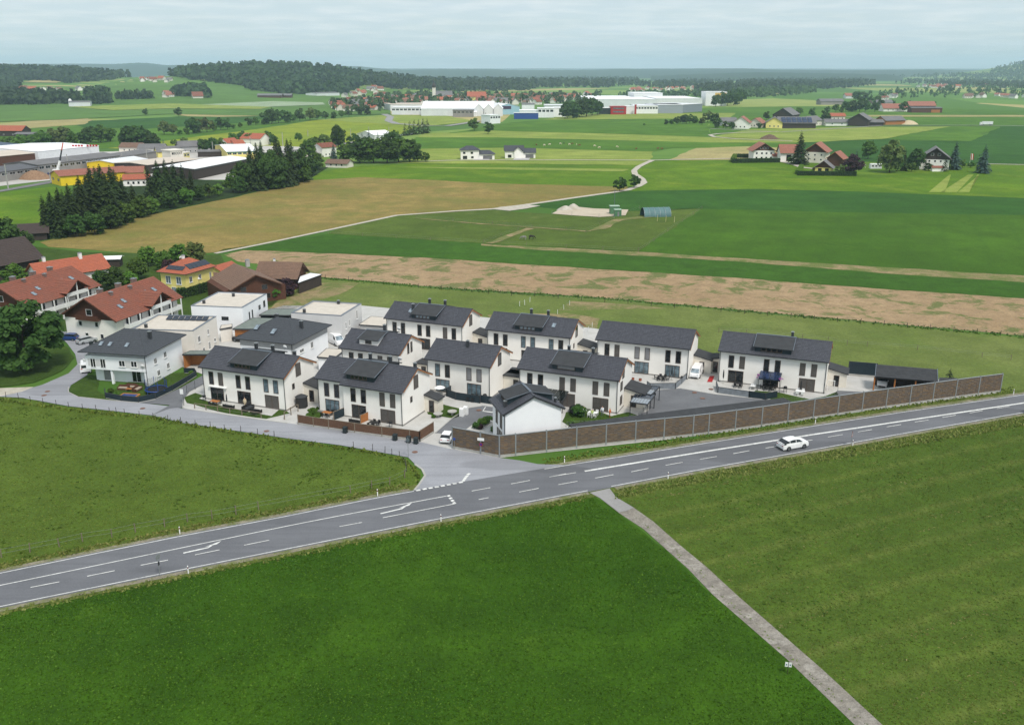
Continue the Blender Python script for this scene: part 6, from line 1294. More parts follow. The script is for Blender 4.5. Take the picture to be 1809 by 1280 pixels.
# small far houses
ROOFS = [(TILE_O, 'orange'), (TILE_R, 'red'), (TILE_B, 'brown'), (ASPHGR, 'grey'), (TILE_P, 'salmon')]; WL = [WHITE, WARM, WHITE, BEIGEST]
def villages():
    rg = random.Random(21); cache = {}
    def hm(i, wi, W_, D_, hw_, hr_):
        k = (i, wi, W_, D_, hw_, hr_)
        if k not in cache:
            w = MB(); w.xprism([(-D_/2, 0), (D_/2, 0), (D_/2, hw_), (0, hr_ - .1), (-D_/2, hw_)], -W_/2, W_/2); r = MB(); s = (hr_ - hw_) / (D_/2); e = .8
            slope(r, (-W_/2 - e, -D_/2 - e, hw_ - s * e), (W_/2 + e, -D_/2 - e, hw_ - s * e), (W_/2 + e, 0, hr_), (-W_/2 - e, 0, hr_), 2); slope(r, (W_/2 + e, D_/2 + e, hw_ - s * e), (-W_/2 - e, D_/2 + e, hw_ - s * e), (-W_/2 - e, 0, hr_), (W_/2 + e, 0, hr_), 2)
            v = MB()
            for t in (.2, .5, .8): v.box(-W_/2 + W_ * t - .6, -W_/2 + W_ * t + .6, -D_/2 - .05, -D_/2 - .004, 1.2, 2.6)
            cache[k] = (w.mesh('wall', WL[wi]), r.mesh('roof', ROOFS[i][0]), v.mesh('windows', GLASS))
        return cache[k]
    SZ = [(12, 9, 5, 8.5), (15, 10, 5, 9.5), (18, 11, 5.5, 10.5), (10, 9, 4.5, 7.5)]
    for where, poly, n, rw in [('town quarter left of the church', [(585,184),(690,174),(752,170),(750,188),(690,194),(600,198)], 90, (0,1,2,3,4)), ('slope below the wooded hill', [(590,168),(640,158),(700,158),(690,172),(600,176)], 14, (0,1,3)), ('town quarter right of the church', [(760,174),(905,172),(960,172),(955,186),(860,184),(770,183)], 64, (1,2,3,4,0)), ('quarter behind the works', [(950,170),(1040,168),(1055,178),(970,183)], 32, (0,1,3,4)), ('far village beyond the factory', [(1110,158),(1230,156),(1245,160),(1120,163)], 26, (0,1,4)),
            ('hamlet on the left hillside', [(38,158),(105,158),(105,164),(38,164)], 10, (2,0,3)), ('chalet pair beside the left hillside hamlet', [(134,159),(156,159),(156,163),(134,163)], 2, (3,)), ('hamlet in the saddle between the wooded hills', [(250,140),(308,139),(308,146),(250,148)], 9, (0,1,3)), ('cluster below the wooded hill', [(276,168),(300,168),(300,174),(276,174)], 3, (0,4)), ('settlement on the right-hand plain', [(1555,172),(1580,170),(1582,175),(1556,177)], 6, (3,2,1)), ('row of houses far right', [(1690,170),(1809,170),(1830,174),(1700,174)], 13, (3,4,2)), ('distant village on the right plain', [(1600,152),(1700,150),(1760,152),(1640,158)], 24, (0,1,4,3)), ('hamlet at the left edge', [(-10,162),(16,162),(16,168),(-10,168)], 3, (0,1))]:
        xs = [q[0] for q in poly]; ys = [q[1] for q in poly]; done = 0; used = []; tries = 0; items = []
        while done < n and tries < 4000:
            tries += 1; x, y = rg.uniform(min(xs), max(xs)), rg.uniform(min(ys), max(ys)); c = False
            for i in range(len(poly)):
                a, b = poly[i], poly[i - 1]
                if (a[1] > y) != (b[1] > y) and x < (b[0] - a[0]) * (y - a[1]) / (b[1] - a[1]) + a[0]: c = not c
            if not c: continue
            try: p = T(x, y)
            except ValueError: continue
            if any((p - u).length < 17 for u in used): continue
            used.append(p); done += 1; items.append((x, p))
        for x, p in items:
            i = rg.choice(rw); wi = rg.randrange(4); s = rg.choice(SZ)
            o = thing('far_house', 'small %s-roofed house in the %s' % (ROOFS[i][1], where), 'house', p, rg.uniform(-.9, .9) + rg.choice((0, 1.57)), 'houses in the ' + where)
            a, b, c = hm(i, wi, *s); inst('wall', a, o); inst('roof', b, o); inst('windows', c, o)['kind'] = 'stuff'
villages()
gable_house('farm_building', 'long low farm shed with a dark roof at the foot of the wooded hill', T(478, 173), R(0), 46, 16, 5, 8, WOODB, ASPHGR, 1, 1, n=3)
gable_house('farm_building', 'shorter dark-roofed shed right of the long one below the wooded hill', T(504, 173), R(0), 26, 14, 5, 8, WOODB, ASPHGR, 1, 1, n=3)
gable_house('farm_building', 'red farmhouse with steep roof among trees on the far slope', T(349, 174), R(30), 18, 12, 5, 12, WARM, TILE_R, 1, 1, n=4)
hall('biogas_plant', 'low pale sheds of the plant on the far left field', (122,189), (160,188.5), 26, 7, HALLL, ASPHGR, 1.5, far=True, cat='plant')
o = thing('silo', 'small white feed silo beside the pale sheds on the far left field', 'silo', T(125, 188)); m = MB(); m.lathe([(0, 0), (2.6, 0), (2.6, 9), (1.6, 11), (0, 11.6)], 12); m.build('tank', WPAINT, o)
# ------------------------------------------------------------------ far woods (masses of trees nobody could count) and far ridges
def in_poly(poly, x, y):
    c = False
    for i in range(len(poly)):
        a, b = poly[i], poly[i - 1]
        if (a[1] > y) != (b[1] > y) and x < (b[0] - a[0]) * (y - a[1]) / (b[1] - a[1]) + a[0]: c = not c
    return c
def forest(name, label, poly, n, h0, h1, mat, seed, con_share=.4, nq=16):
    rg = np.random.default_rng(seed); xs = [q[0] for q in poly]; ys = [q[1] for q in poly]; Cs, Us, Vs, Sh = [], [], [], []; k = 0; tr = 0
    while k < n and tr < n * 12:
        tr += 1; x, y = rg.uniform(min(xs), max(xs)), rg.uniform(min(ys), max(ys))
        if not in_poly(poly, x, y): continue
        try: p = T(x, y)
        except ValueError: continue
        k += 1; h = rg.uniform(h0, h1); base = rg.uniform(0, 1); cn = rg.uniform() < con_share
        t = rg.uniform(0.04, 1, nq) ** (1.15 if cn else .7); a = rg.uniform(0, 6.283, nq); r = (h * .22 * (1 - t) + .4 if cn else h * .30 * np.sqrt(np.clip(1 - (2 * t - 1.0) ** 2, .05, 1)))
        c = np.stack([p.x + np.cos(a) * r, p.y + np.sin(a) * r, p.z + t * h * .95], 1); s = h * (.13 if cn else .17) * rg.uniform(.7, 1.3, nq)
        nr = np.stack([np.cos(a), np.sin(a), np.full(nq, .6)], 1) + rg.normal(size=(nq, 3)) * .35; nr /= np.linalg.norm(nr, axis=1)[:, None]
        U = np.cross(nr, np.array([0, 0, 1.0])); U /= np.linalg.norm(U, axis=1)[:, None]; V = np.cross(nr, U)
        Cs.append(c); Us.append(U * s[:, None]); Vs.append(V * s[:, None]); Sh.append(np.clip(base * .7 + rg.uniform(0, .3, nq), 0, 1))
    me = quads_mesh(name, np.concatenate(Cs), np.concatenate(Us), np.concatenate(Vs), np.concatenate(Sh), mat); o = inst(name, me); tag(o, label, 'woodland', kind='stuff'); return o
FOR = leaves('far_wood_leaves', (30, 50, 26), (60, 84, 42), .1); FOR2 = leaves('far_wood_leaves_light', (44, 68, 34), (74, 98, 50), .1)
forest('hill_wood', 'dense mixed wood covering the left hill on the horizon', [(-60,150),(-60,120),(30,113),(100,112),(170,114),(205,122),(222,132),(212,140),(120,148),(104,144),(40,142),(30,152)], 1500, 16, 26, FOR, 1)
forest('saddle_wood', 'wood in the saddle between the two hills', [(205,136),(225,122),(320,124),(330,136),(262,134),(230,138)], 350, 16, 24, FOR, 2)
forest('hill_wood', 'dense mixed wood covering the broad hill left of the town', [(312,136),(330,118),(400,110),(470,110),(540,114),(600,122),(660,134),(700,142),(640,150),(612,166),(560,168),(500,166),(440,160),(430,152),(340,142)], 2600, 16, 26, FOR, 3)
forest('town_wood', 'long belt of wood behind the town', [(610,146),(700,140),(780,144),(900,143),(1000,140),(1120,140),(1130,150),(1060,156),(950,155),(940,160),(800,162),(700,158)], 1500, 16, 26, FOR, 4)
forest('far_wood', 'dark wood beyond the factory on the right', [(1310,150),(1330,144),(1420,142),(1530,144),(1548,150),(1500,156),(1330,163),(1240,168),(1225,160)], 800, 16, 24, FOR, 5)
forest('far_wood', 'low wood between the tall block and the dark wood', [(1290,168),(1330,160),(1440,158),(1440,164),(1390,170),(1310,174)], 260, 10, 18, FOR2, 6, .2)
forest('plain_wood', 'scattered wood on the plain beyond the factory', [(1120,152),(1240,140),(1330,138),(1300,146),(1240,150),(1180,158)], 420, 12, 20, FOR, 7)
forest('plain_wood', 'belt of wood far out on the right plain', [(1560,150),(1620,143),(1720,140),(1780,146),(1850,148),(1850,158),(1740,156),(1600,148)], 420, 12, 20, FOR, 8)
forest('plain_wood', 'thin far belt of wood under the blue ridge', [(700,136),(1240,134),(1800,133),(1800,138),(1240,138),(700,140)], 1200, 16, 26, FOR, 9, nq=8)
forest('left_copse', 'copse along the fields in front of the left hillside hamlet', [(-30,186),(0,172),(60,174),(140,176),(142,184),(60,186)], 260, 14, 20, FOR, 10, .35)
forest('left_copse', 'copse right of the plant on the far left field', [(150,184),(152,172),(192,172),(198,182),(180,186)], 110, 14, 21, FOR, 11, .3)
forest('slope_copse', 'copse round the red farmhouse on the far slope', [(302,172),(325,162),(360,162),(372,174),(340,172)], 120, 14, 20, FOR, 12, .4)
forest('slope_copse', 'line of trees across the left hillside meadow', [(204,175),(250,172),(275,172),(270,176),(210,178)], 60, 11, 16, FOR, 13, .4)
forest('slope_copse', 'dark copse at the foot of the left hill', [(-30,170),(-20,152),(20,150),(36,156),(36,164),(10,160)], 140, 14, 20, FOR, 14, .5)
forest('town_trees', 'trees between the houses of the town', [(580,190),(690,170),(760,168),(960,170),(1060,168),(1060,180),(960,187),(880,185),(760,186),(690,196),(600,202)], 420, 8, 15, FOR2, 15, .25)
forest('town_trees', 'trees along the far side of the factory', [(1090,170),(1240,166),(1245,172),(1110,176)], 150, 9, 15, FOR2, 16, .2)
forest('town_trees', 'scattered trees of the far villages on the right', [(1480,178),(1560,166),(1640,156),(1700,152),(1809,156),(1809,172),(1700,172),(1600,176)], 130, 8, 14, FOR2, 17, .2)
def ridge(name, pts, D, front, back, mat):
    mb = MB(); n = len(pts); rg = random.Random(5); row = []
    for i in range(len(pts) - 1):
        (x0, y0), (x1, y1) = pts[i], pts[i + 1]; m = 10
        for k in range(m): t = k / m; row.append((x0 + (x1 - x0) * t, y0 + (y1 - y0) * (t * t * (3 - 2 * t)) + rg.uniform(-.35, .35)))
    for px, py in row:
        dx, dy, dz = ray(px, py); t = D / dy; zt = max(CAM_H + dz * t, 5)
        for dd, zf in ((-front, 0), (-front * .75, .3), (-front * .4, .72), (0, 1.0), (back * .5, .6), (back, 0)): mb.v.append((dx * t * (1 + dd / D), D + dd, zt * zf - (1 if zf == 0 else 0)))
    for i in range(len(row) - 1):
        for j in range(5): a = i * 6 + j; mb.f.append((a, a + 6, a + 7, a + 1)); mb.m.append(0)
    o = mb.build(name, mat, smooth=True); return struct(o)
WOODM = field('distant_forest', (44, 66, 40), (36, 58, 36), (84, 110, 64), 0.002, 0.006, 0.03, bumpd=0.0, f3=(.66, .74), s3=.0018)
ridge('far_hills', [(-300,118),(0,113),(205,113),(250,111),(300,115),(420,120),(620,117),(700,123),(800,122),(850,122),(920,124),(1000,124),(1100,122),(1300,121),(1400,123.5),(1550,124),(1640,123),(1750,124),(2000,121),(2300,123)], 9500, 2200, 1500, WOODM)
ridge('far_hills', [(1150,134),(1235,131),(1330,128),(1440,129),(1560,131),(1600,136)], 6500, 900, 700, WOODM)
ridge('far_hills', [(-400,123),(200,122),(900,121),(1500,121.5),(2300,120)], 17000, 2500, 2500, WOODM)
forest('hill_wood', 'wood covering the hill at the right edge of the horizon', [(1715,142),(1745,128),(1790,112),(1809,108),(1900,100),(1900,146),(1809,146)], 700, 16, 26, FOR, 18, nq=10)
# ------------------------------------------------------------------ noise barrier along the main road
BP = [(799.7,791.6),(849.3,801.3),(882.4,807.5),(910.7,804.5),(965,798.3),(1018,791.8),(1070,786),(1122,780.3),(1172.2,775.3),(1223.4,770),(1250.8,766.5),(1298,760),(1344.4,753.4),(1390.5,746.6),(1435.7,739.4),(1479,733),(1521.8,726.6),(1564,720.3),(1606,714.4),(1646.7,708.6),(1686.7,703),(1727,697.6),(1766,692.6)]
def woven_mat():
    q = NT('woven_willow'); at = q.n('ShaderNodeAttribute', attribute_name='shade'); cr = q.n('ShaderNodeValToRGB'); q.l(at.outputs['Fac'], cr.inputs[0])
    cols = [(114, 101, 90), (122, 107, 94), (130, 112, 94), (118, 110, 103), (138, 116, 92), (124, 112, 101)]; el = cr.color_ramp.elements
    while len(el) < len(cols): el.new(.5)
    for i, c in enumerate(cols): el[i].position = i / len(cols); el[i].color = lin(c)
    cr.color_ramp.interpolation = 'CONSTANT'
    col = q.mix(q.math('MULTIPLY', q.noise(q.pos(scale=(.6, .6, 5)), 2.0, 4), .4), cr.outputs[0], lin((70, 58, 50))); return q.fin(col, .9, .1)
WOVEN = woven_mat()
def woven_panel(L, h, seed):
    """wickerwork of rods passing before and behind upright stakes"""
    rg = random.Random(seed); V, F, S = [], [], []; n = int(h / .13); m = max(4, int(L / .55))
    for i in range(n):
        z0 = h * i / n; z1 = h * (i + 1) / n - .012; k0 = rg.randint(0, 1); x = 0.0; j = 0
        while x < L - .01:
            w = min(L - x, L / m); y = -.075 if (j + i + k0) % 2 else -.035; sh = rg.random(); b = len(V)
            V += [(x, y, z0), (x + w, y, z0), (x + w, y - .02, z1), (x, y - .02, z1), (x, y + .03, z1), (x + w, y + .03, z1)]; F += [(b, b+1, b+2, b+3), (b+3, b+2, b+5, b+4)]; S += [sh, sh]; x += w; j += 1
    b = len(V); V += [(0, .06, 0), (0, .06, h), (L, .06, h), (L, .06, 0), (0, -.03, 0), (L, -.03, 0), (L, -.03, h), (0, -.03, h)]; F += [(b, b+1, b+2, b+3), (b+4, b+5, b+6, b+7)]; S += [.3, .1]
    me = bpy.data.meshes.new('woven_panel'); me.from_pydata(V, [], F); a = me.attributes.new('shade', 'FLOAT', 'FACE'); a.data.foreach_set('value', S); me.materials.append(WOVEN); me.update(); return me
def barrier():
    P = [G(*p) for p in BP]; o = thing('noise_barrier', 'long woven brown noise barrier with steel posts along the main road', 'noise barrier', P[2])
    h = 3.55
    for i in range(len(P)):
        d = (P[min(i+1, len(P)-1)] - P[max(i-1, 0)]); a = math.atan2(d.y, d.x); q = P[i] - P[2]
        m = MB(); m.cbox(0, 0, 0, .06, .20, h + .08); m.cbox(0, -.1, 0, .2, .02, h + .08, 0); m.cbox(0, .1, 0, .2, .02, h + .08, 0); m.build('steel_post', STEEL, o, q, a)
    for i in range(len(P) - 1):
        d = P[i+1] - P[i]; L = d.length - .2; a = math.atan2(d.y, d.x); q = P[i] - P[2] + d.normalized() * .1
        pl = MB(); pl.box(0, L, -.08, .08, 0, .42); pl.build('concrete_base', CONC, o, q, a)
        pn = inst('woven_panel', woven_panel(L, h - .5, i), o, (q.x, q.y, .425), a); c = MB(); c.box(0, L, -.12, .10, h - .52 + .002, h - .44); c.build('cap_rail', STEEL, pn)
barrier()
# long flat roof behind the barrier
def long_shelter():
    z = 2.95; up = [(1005,748.4),(1065,740.5),(1129,732.6),(1210,722.5),(1300,712),(1384,702.2)]
    U = [G(*p, z) for p in up]; L = []
    for q in U:
        best = min(((q.xy - Vector((a.x, a.y)).lerp(Vector((b.x, b.y)), t / 20)).length, Vector((a.x, a.y)).lerp(Vector((b.x, b.y)), t / 20)) for a, b in zip([G(*p) for p in BP[2:]], [G(*p) for p in BP[3:]]) for t in range(21)); q2 = best[1]; d = (q.xy - q2).normalized(); L.append(Vector((q2.x + d.x * .45, q2.y + d.y * .45, z)))
    o = thing('shelter_roof', 'long low shelter with a dark felt roof running behind the noise barrier', 'shelter', (U[0].x, U[0].y, 0)); off = Vector((U[0].x, U[0].y, 0))
    m = MB()
    for i in range(len(U) - 1):
        a, b, c, d = [p - off for p in (L[i], L[i+1], U[i+1], U[i])]; m.poly([a, b, c, d]); m.poly([p - Vector((0, 0, .25)) for p in (d, c, b, a)]); m.poly([d - Vector((0, 0, .25)), c - Vector((0, 0, .25)), c, d]); m.poly([b - Vector((0, 0, .25)), a - Vector((0, 0, .25)), a, b])
    m.poly([p - off for p in (U[0], L[0], L[0] - Vector((0, 0, .25)), U[0] - Vector((0, 0, .25)))]); m.build('flat_roof', BITUMEN, o)
    for i in range(len(U)):
        m = MB(); q = U[i] - off; m.cbox(q.x * 1.0, q.y - .3, 0, .14, .14, z - .26); m.build('post', TRIM, o)
    for i in range(len(U) - 1):
        w = MB(); a, b = L[i] - off, L[i+1] - off; w.beam((a.x, a.y + .3, z - .26), (b.x, b.y + .3, z - .26), .1, z - .27); w.build('rear_wall', CLAD, o)
long_shelter()
# ------------------------------------------------------------------ fences
def post_fence(name, label, pts, h, r, mat, wires=(.35, .7, 1.0), wm=None, cat='fence', rail=None, far=False, world=False, group=None):
    P = [Vector((p[0], p[1], 0)) if world else G(*p) for p in pts]; o = thing(name, label, cat, P[0], 0, group); rg = random.Random(len(P)); pm = None
    m = MB(); m.tube((0, 0, -.05), (.0, .0, h), r, 5, r * .9); pm = m.mesh('post', mat)
    for q in P: k = inst('post', pm, o, q - P[0], rg.uniform(0, 3)); k.rotation_euler = (rg.uniform(-.05, .05), rg.uniform(-.05, .05), 0); k.scale.z = rg.uniform(.9, 1.08)
    for z in wires:
        w = MB()
        for a, b in zip(P, P[1:]): w.tube(a - P[0] + Vector((0, 0, h * z * .95)), b - P[0] + Vector((0, 0, h * z * .95)), .012, 3)
        w.build('wire', wm or STEEL, o)
    if rail:
        for a, b in zip(P, P[1:]): w = MB(); w.beam(a - P[0] + Vector((0, 0, h)), b - P[0] + Vector((0, 0, h)), .1, .08); w.build('rail', rail, o)
    return o
def sc(pts, ox, oy, s): return [(ox + a / s, oy + b / s) for a, b in pts]
post_fence('wire_fence', 'wire fence on thin posts between pasture and side street', sc([(32,126),(100,136),(165,150),(232,160),(304,170),(370,180),(445,190),(518,199),(590,210),(628,213),(672,218),(752,232),(826,240),(905,254),(975,266),(1052,278),(1133,290),(1210,302),(1297,312),(1388,326),(1477,338)], 0, 660, 3.048) + sc([(113,502),(265,524),(363,541),(418,556),(480,575),(528,640),(535,690),(520,730)], 600, 680, 4.5225), 1.05, .05, WOODD, (.45, .9))
post_fence('wire_fence', 'wire fence on wooden posts between pasture and main road', sc([(8,990),(162,962),(320,932),(445,903),(603,880),(730,852),(887,825),(1010,797),(1143,781),(1272,758),(1393,732)], 0, 660, 3.048) + sc([(88,862),(257,825),(400,797),(520,740)], 600, 680, 4.5225), 1.25, .07, WOODG, (.5, .95))
post_fence('wire_fence', 'fence with a dark grassy foot between dry pasture and ploughed field', [(575 + k * 41.1, 492.5 + k * 3.5 + (2.2 if 3 < k < 9 else 0) - (4 if k > 12 else 0) * .3) for k in range(31)], 1.2, .07, WOODD, (.5, .95))
post_fence('wire_fence', 'low fence across the dry pasture behind the right-hand house', sc([(95,150),(250,155),(565,185),(707,200),(815,222),(928,228),(1210,248),(1573,290),(1735,305)], 1240, 540, 3.179), 1.1, .06, WOODG, (.6, .95))
post_fence('white_fence', 'short line of white fence stakes on the dry pasture', [(918,541),(927,539),(936,533.5)], 1.3, .06, WPAINT, (.9,)); post_fence('white_fence', 'white electric fence stakes at the bare patch behind the back row', [(985,555),(996,547),(1006,539)], 1.2, .05, WPAINT, (.9,))
post_fence('white_fence', 'white tape fence sagging behind the back-row house', [(1030,594),(1040,586),(1046,578)], 1.2, .05, WPAINT, (.8, .95))
post_fence('paddock_fence', 'fence along the lower side of the horse paddock', [(580,413.5),(640,417),(700,421),(760,425),(854,430),(930,434),(1000,438),(1065,442),(1128,445)], 1.3, .07, WOODG, (.5, .95)); post_fence('paddock_fence', 'fence along the right side of the horse paddock', [(1128,445),(1155,427),(1180,409),(1205,392),(1225,379),(1240,369)], 1.3, .07, WOODG, (.5, .95))
post_fence('paddock_fence', 'fence dividing the horse paddock in two', [(735,386),(800,391),(870,397),(940,403),(1000,407),(1035,410)], 1.3, .07, WOODG, (.5, .95)); post_fence('paddock_fence', 'fence along the bare path inside the paddock', [(854,430),(885,418),(915,408),(940,403)], 1.3, .07, WOODG, (.5, .95)); post_fence('paddock_fence', 'fence along the path to the teal tent', [(1035,410),(1060,398),(1080,389),(1110,377),(1130,369)], 1.3, .07, WOODG, (.5, .95)); post_fence('yard_fence', 'mesh fence round the gravel yard', [(975,379),(1010,382),(1058,385),(1085,386)], 1.8, .05, STEEL, (.3, .6, .95))
for k, x in enumerate((1161, 1176, 1191)): post_fence('pale_post', 'pale stake in front of the teal tent, %s from the left' % ['first', 'second', 'third'][k], [(x, 391 + k * 1.2)], 2.6, .1, PM('pale_wood', (206, 196, 150)), (), cat='post')
# wooden street fence before the stepped house
def board_fence(label, pts, h, base=.35, bm=None, name='board_fence', horizontal=True, bw=.14, pm=None):
    P = [G(*p) for p in pts]; o = thing(name, label, 'fence', P[0]); bm = bm or WOODF
    for i, q in enumerate(P): m = MB(); q = q - P[0]; m.cbox(q.x, q.y, 0, .14, .14, base + h + .06); m.build('post', pm or WOODG, o)
    for a, b in zip(P, P[1:]):
        d = b - a; L = d.length - .16; an = math.atan2(d.y, d.x); q = a - P[0] + d.normalized() * .08
        if base: m = MB(); m.box(0, L, -.09, .09, 0, base - .01); m.build('concrete_base', CONC, o, q, an)
        pn = MB(); n = int(h / bw); pn.box(0, L, -.012, .012, base + .02, base + h - .02); fr = pn.build('fence_panel', WOODD if bm is WOODF else bm, o, q, an)
        for k in range(n): m = MB(); z = base + .02 + h * k / n; m.box(0, L, -.035 if k % 2 else -.03, -.013, z, z + h / n - .02); m.build('board', bm, fr)
        m = MB(); m.box(-.02, L + .02, -.06, .06, base + h - .015, base + h + .04); m.build('cap_rail', pm or WOODG, fr)
    return o
board_fence('brown wooden board fence on a concrete foot in front of the stepped house', [(527,749.5),(554,754),(581,757.7),(627,764.5),(675,771),(724,777),(742,780)], 1.35)
board_fence('brown wooden board fence turning in beside the white parked car', [(742,780),(766,764.5)], 1.5)
board_fence('light wooden screen between two terraces of the stepped house', [(637,748.5),(663,737)], 1.5, 0, WOODO)
board_fence('dark screen between the left terraces of the stepped house', [(590,742.5),(612,733.5)], 1.5, 0, CLAD)
board_fence('dark privacy fence round the terrace of the two-unit house', [(789,700),(805,706),(848,712.5),(849,711),(880,716)], 1.4, 0, CLAD, pm=TRIM)
board_fence('dark angled screen on the terrace of the two-unit house', [(789,700),(809,687)], 1.5, 0, CLAD, pm=TRIM)
board_fence('low dark fence round the garden of the hip-roofed house at the street bend', [(186,696),(187,703),(215,708.5),(245,711),(275,704.5),(305,690),(330,675),(347,664),(344,659.5),(326,659)], .95, .1, CLAD, pm=TRIM)
board_fence('grey board wall of the terrace beside the parked van', [(1143,684),(1148,687.5),(1193,687),(1204,678),(1212,670)], 1.15, 0, PM('grey_fence_board', (138, 144, 150)), pm=TRIM, bw=.29)
board_fence('grey board wall of the left terrace of the right-hand house', [(1265,684),(1268,694),(1323,702)], 1.15, 0, PM('grey_fence_board', (138, 144, 150)), pm=TRIM, bw=.29)
board_fence('dark fence before the middle garden of the right-hand house', [(1323,702),(1352,706),(1372,702)], 1.2, 0, CLAD, pm=TRIM)
board_fence('dark garage wall panel with two white handles beside the open carport', [(1498,663),(1547,667)], 2.4, .4, CLAD, pm=TRIM)
post_fence('rail_fence', 'light post-and-rail fence before the street-corner house', sc([(35,1000),(200,1022),(370,1045),(545,1070),(720,1095),(1000,1140)], 340, 600, 8.223), 1.0, .09, WOODG, (.5,), rail=WOODG); post_fence('rail_fence', 'light post-and-rail fence at the right corner of the street-corner house', sc([(1340,1160),(1435,1095),(1535,1045)], 340, 600, 8.223), 1.35, .09, WOODG, (.5,), rail=WOODG)
post_fence('mesh_fence', 'tall mesh fence along the access road left of the street-corner house', [(325,716),(325,706),(330,694),(345,688),(361,681)], 1.7, .04, TRIM, (.15,.3,.45,.6,.75,.9)); post_fence('mesh_fence', 'dark mesh fence in front of the garden with people', [(1000,754),(1040,752),(1080,749),(1110,744),(1128,738),(1136,729)], 1.0, .035, TRIM, (.3,.6,.95)); post_fence('mesh_fence', 'dark mesh fence before the lawn of the right-hand house', [(1380,712),(1420,711),(1455,708),(1478,700),(1480,690)], 1.0, .035, TRIM, (.3,.6,.95))
kb = MB()
def kerb(label, pts, h=.13, w=.16): 
    P = [G(*p) for p in pts]; m = MB()
    for a, b in zip(P, P[1:]): m.beam((a.x, a.y, h), (b.x, b.y, h), w, h)
    return struct(m.build('kerb', CONC))
kerb('', [(121,684),(121,693),(138,701.5),(184,706.5),(244,712),(275,706)]); kerb('', [(324,708),(323,721),(330,723),(462,742),(508,748)]); kerb('', [(527,751.5),(683,774),(742,783),(790,793),(800,794.5)], .06); kerb('', [(770,764),(799,738.5),(829,720.5),(852,717)], .1); kerb('', [(1204,686.5),(1263,696.5),(1347,705.5)], .08); kerb('', [(733,820),(746,829),(751,840),(741,855),(732,866)], .08, .3)
for k, (x, y) in enumerate([(84,692),(252,722),(78,699),(471,762),(733,799),(846,725),(1227,694),(1241,704),(1256,688)]):
    m = MB(); p = G(x, y); m.lathe([(0, .012), (.42, .012), (.46, .0)], 12); q = m.build('manhole_cover', PM('rusty_iron', (128, 96, 82)), None, (p.x, p.y, lay(p.x, p.y, 8))); tag(q, ['round manhole cover left of the street bend', 'manhole cover in front of the hip-roofed house', 'manhole cover at the gravel turnout', 'manhole cover before the street-corner house fence', 'manhole cover near the road junction', 'rusty manhole cover by the parking bay lines', 'left one of two manhole covers in the right courtyard', 'right one of two manhole covers in the right courtyard', 'manhole cover on the driveway beside the van'][k], 'manhole cover')
# ------------------------------------------------------------------ carports
def slab_port(label, q, z, front, posts, tilt=0.0):
    P = [G(*p, z) for p in q]; c = sum(P, Vector()) / 4; o = thing('solar_carport', label, 'carport', (c.x, c.y, 0)); Q = [p - Vector((c.x, c.y, 0)) for p in P]
    f = MB()
    for i in range(4): f.beam(Q[i] + Vector((0, 0, .06)), Q[(i+1) % 4] + Vector((0, 0, .06)), .14, .2)
    f.build('roof_frame', TRIM, o)
    for i in range(6):
        for j in range(2):
            def L_(u, v): return Q[0].lerp(Q[1], u).lerp(Q[3].lerp(Q[2], u), v)
            u0, u1, v0, v1 = i / 6 + .012, (i + 1) / 6 - .012, j / 2 + .015, (j + 1) / 2 - .015; m = MB(); pp = [L_(u0, v0), L_(u1, v0), L_(u1, v1), L_(u0, v1)]; m.poly([a + Vector((0, 0, .03)) for a in pp][::-1]); m.poly([a for a in pp]); m.build('solar_panel', SOLARD if j == 0 else PM('glass_glass_module', (150, 158, 166), None, 3, .2), o)
    for i in range(4):
        m = MB(); e = Q[i] * .97; m.cbox(e.x, e.y, 0, .13, .13, z - .14); m.build('post', TRIM, o)
slab_port('rear one of two small solar carports beside the shuttered house', [(1136,680),(1166,682.5),(1150,697),(1127,692)], 2.6, 0, 4); slab_port('front one of two small solar carports beside the shuttered house', [(1124,694),(1157,697),(1144,714),(1113,710)], 2.5, 0, 4)
def open_carport():
    z = 2.9; a, b, c, d = G(1546,664.5,z), G(1657,673.5,z), G(1656,652,z + 1.0), G(1548,643,z + 1.0); o = thing('open_carport', 'long open carport with a dark roof and wooden posts at the right end', 'carport', (a.x, a.y, 0)); off = Vector((a.x, a.y, 0)); a, b, c, d = [q - off for q in (a, b, c, d)]
    r = MB(); slope(r, a, b, c, d, 6, .04, 0, .2); r.build('roof', BITUMEN, o); e = MB(); e.beam(a + Vector((0,0,.1)), d + Vector((0,0,.1)), .1, .3); e.beam(b + Vector((0,0,.1)), c + Vector((0,0,.1)), .1, .3); e.build('verge_flashing', SHEET, o)
    for t in (.01, .34, .67, .99): m = MB(); q = a.lerp(b, t); m.cbox(q.x, q.y + .35, 0, .2, .2, z - .2); m.build('post', WOODO, o)
    w = MB(); w.beam((d.x, d.y - .4, z + .6), (c.x, c.y - .4, z + .6), .15, z + .6); w.beam((b.x - .3, b.y + .4, z - .1), (c.x - .3, c.y - .4, z + .5), .12, z - .1); w.build('rear_wall', WOODD, o)
open_carport()
low_roof('side_shed', 'low dark-roofed shed right of the open carport', [(1658,676),(1690,675),(1690,668),(1660,667)], 2.2, BITUMEN, WOODD, cat='shed')
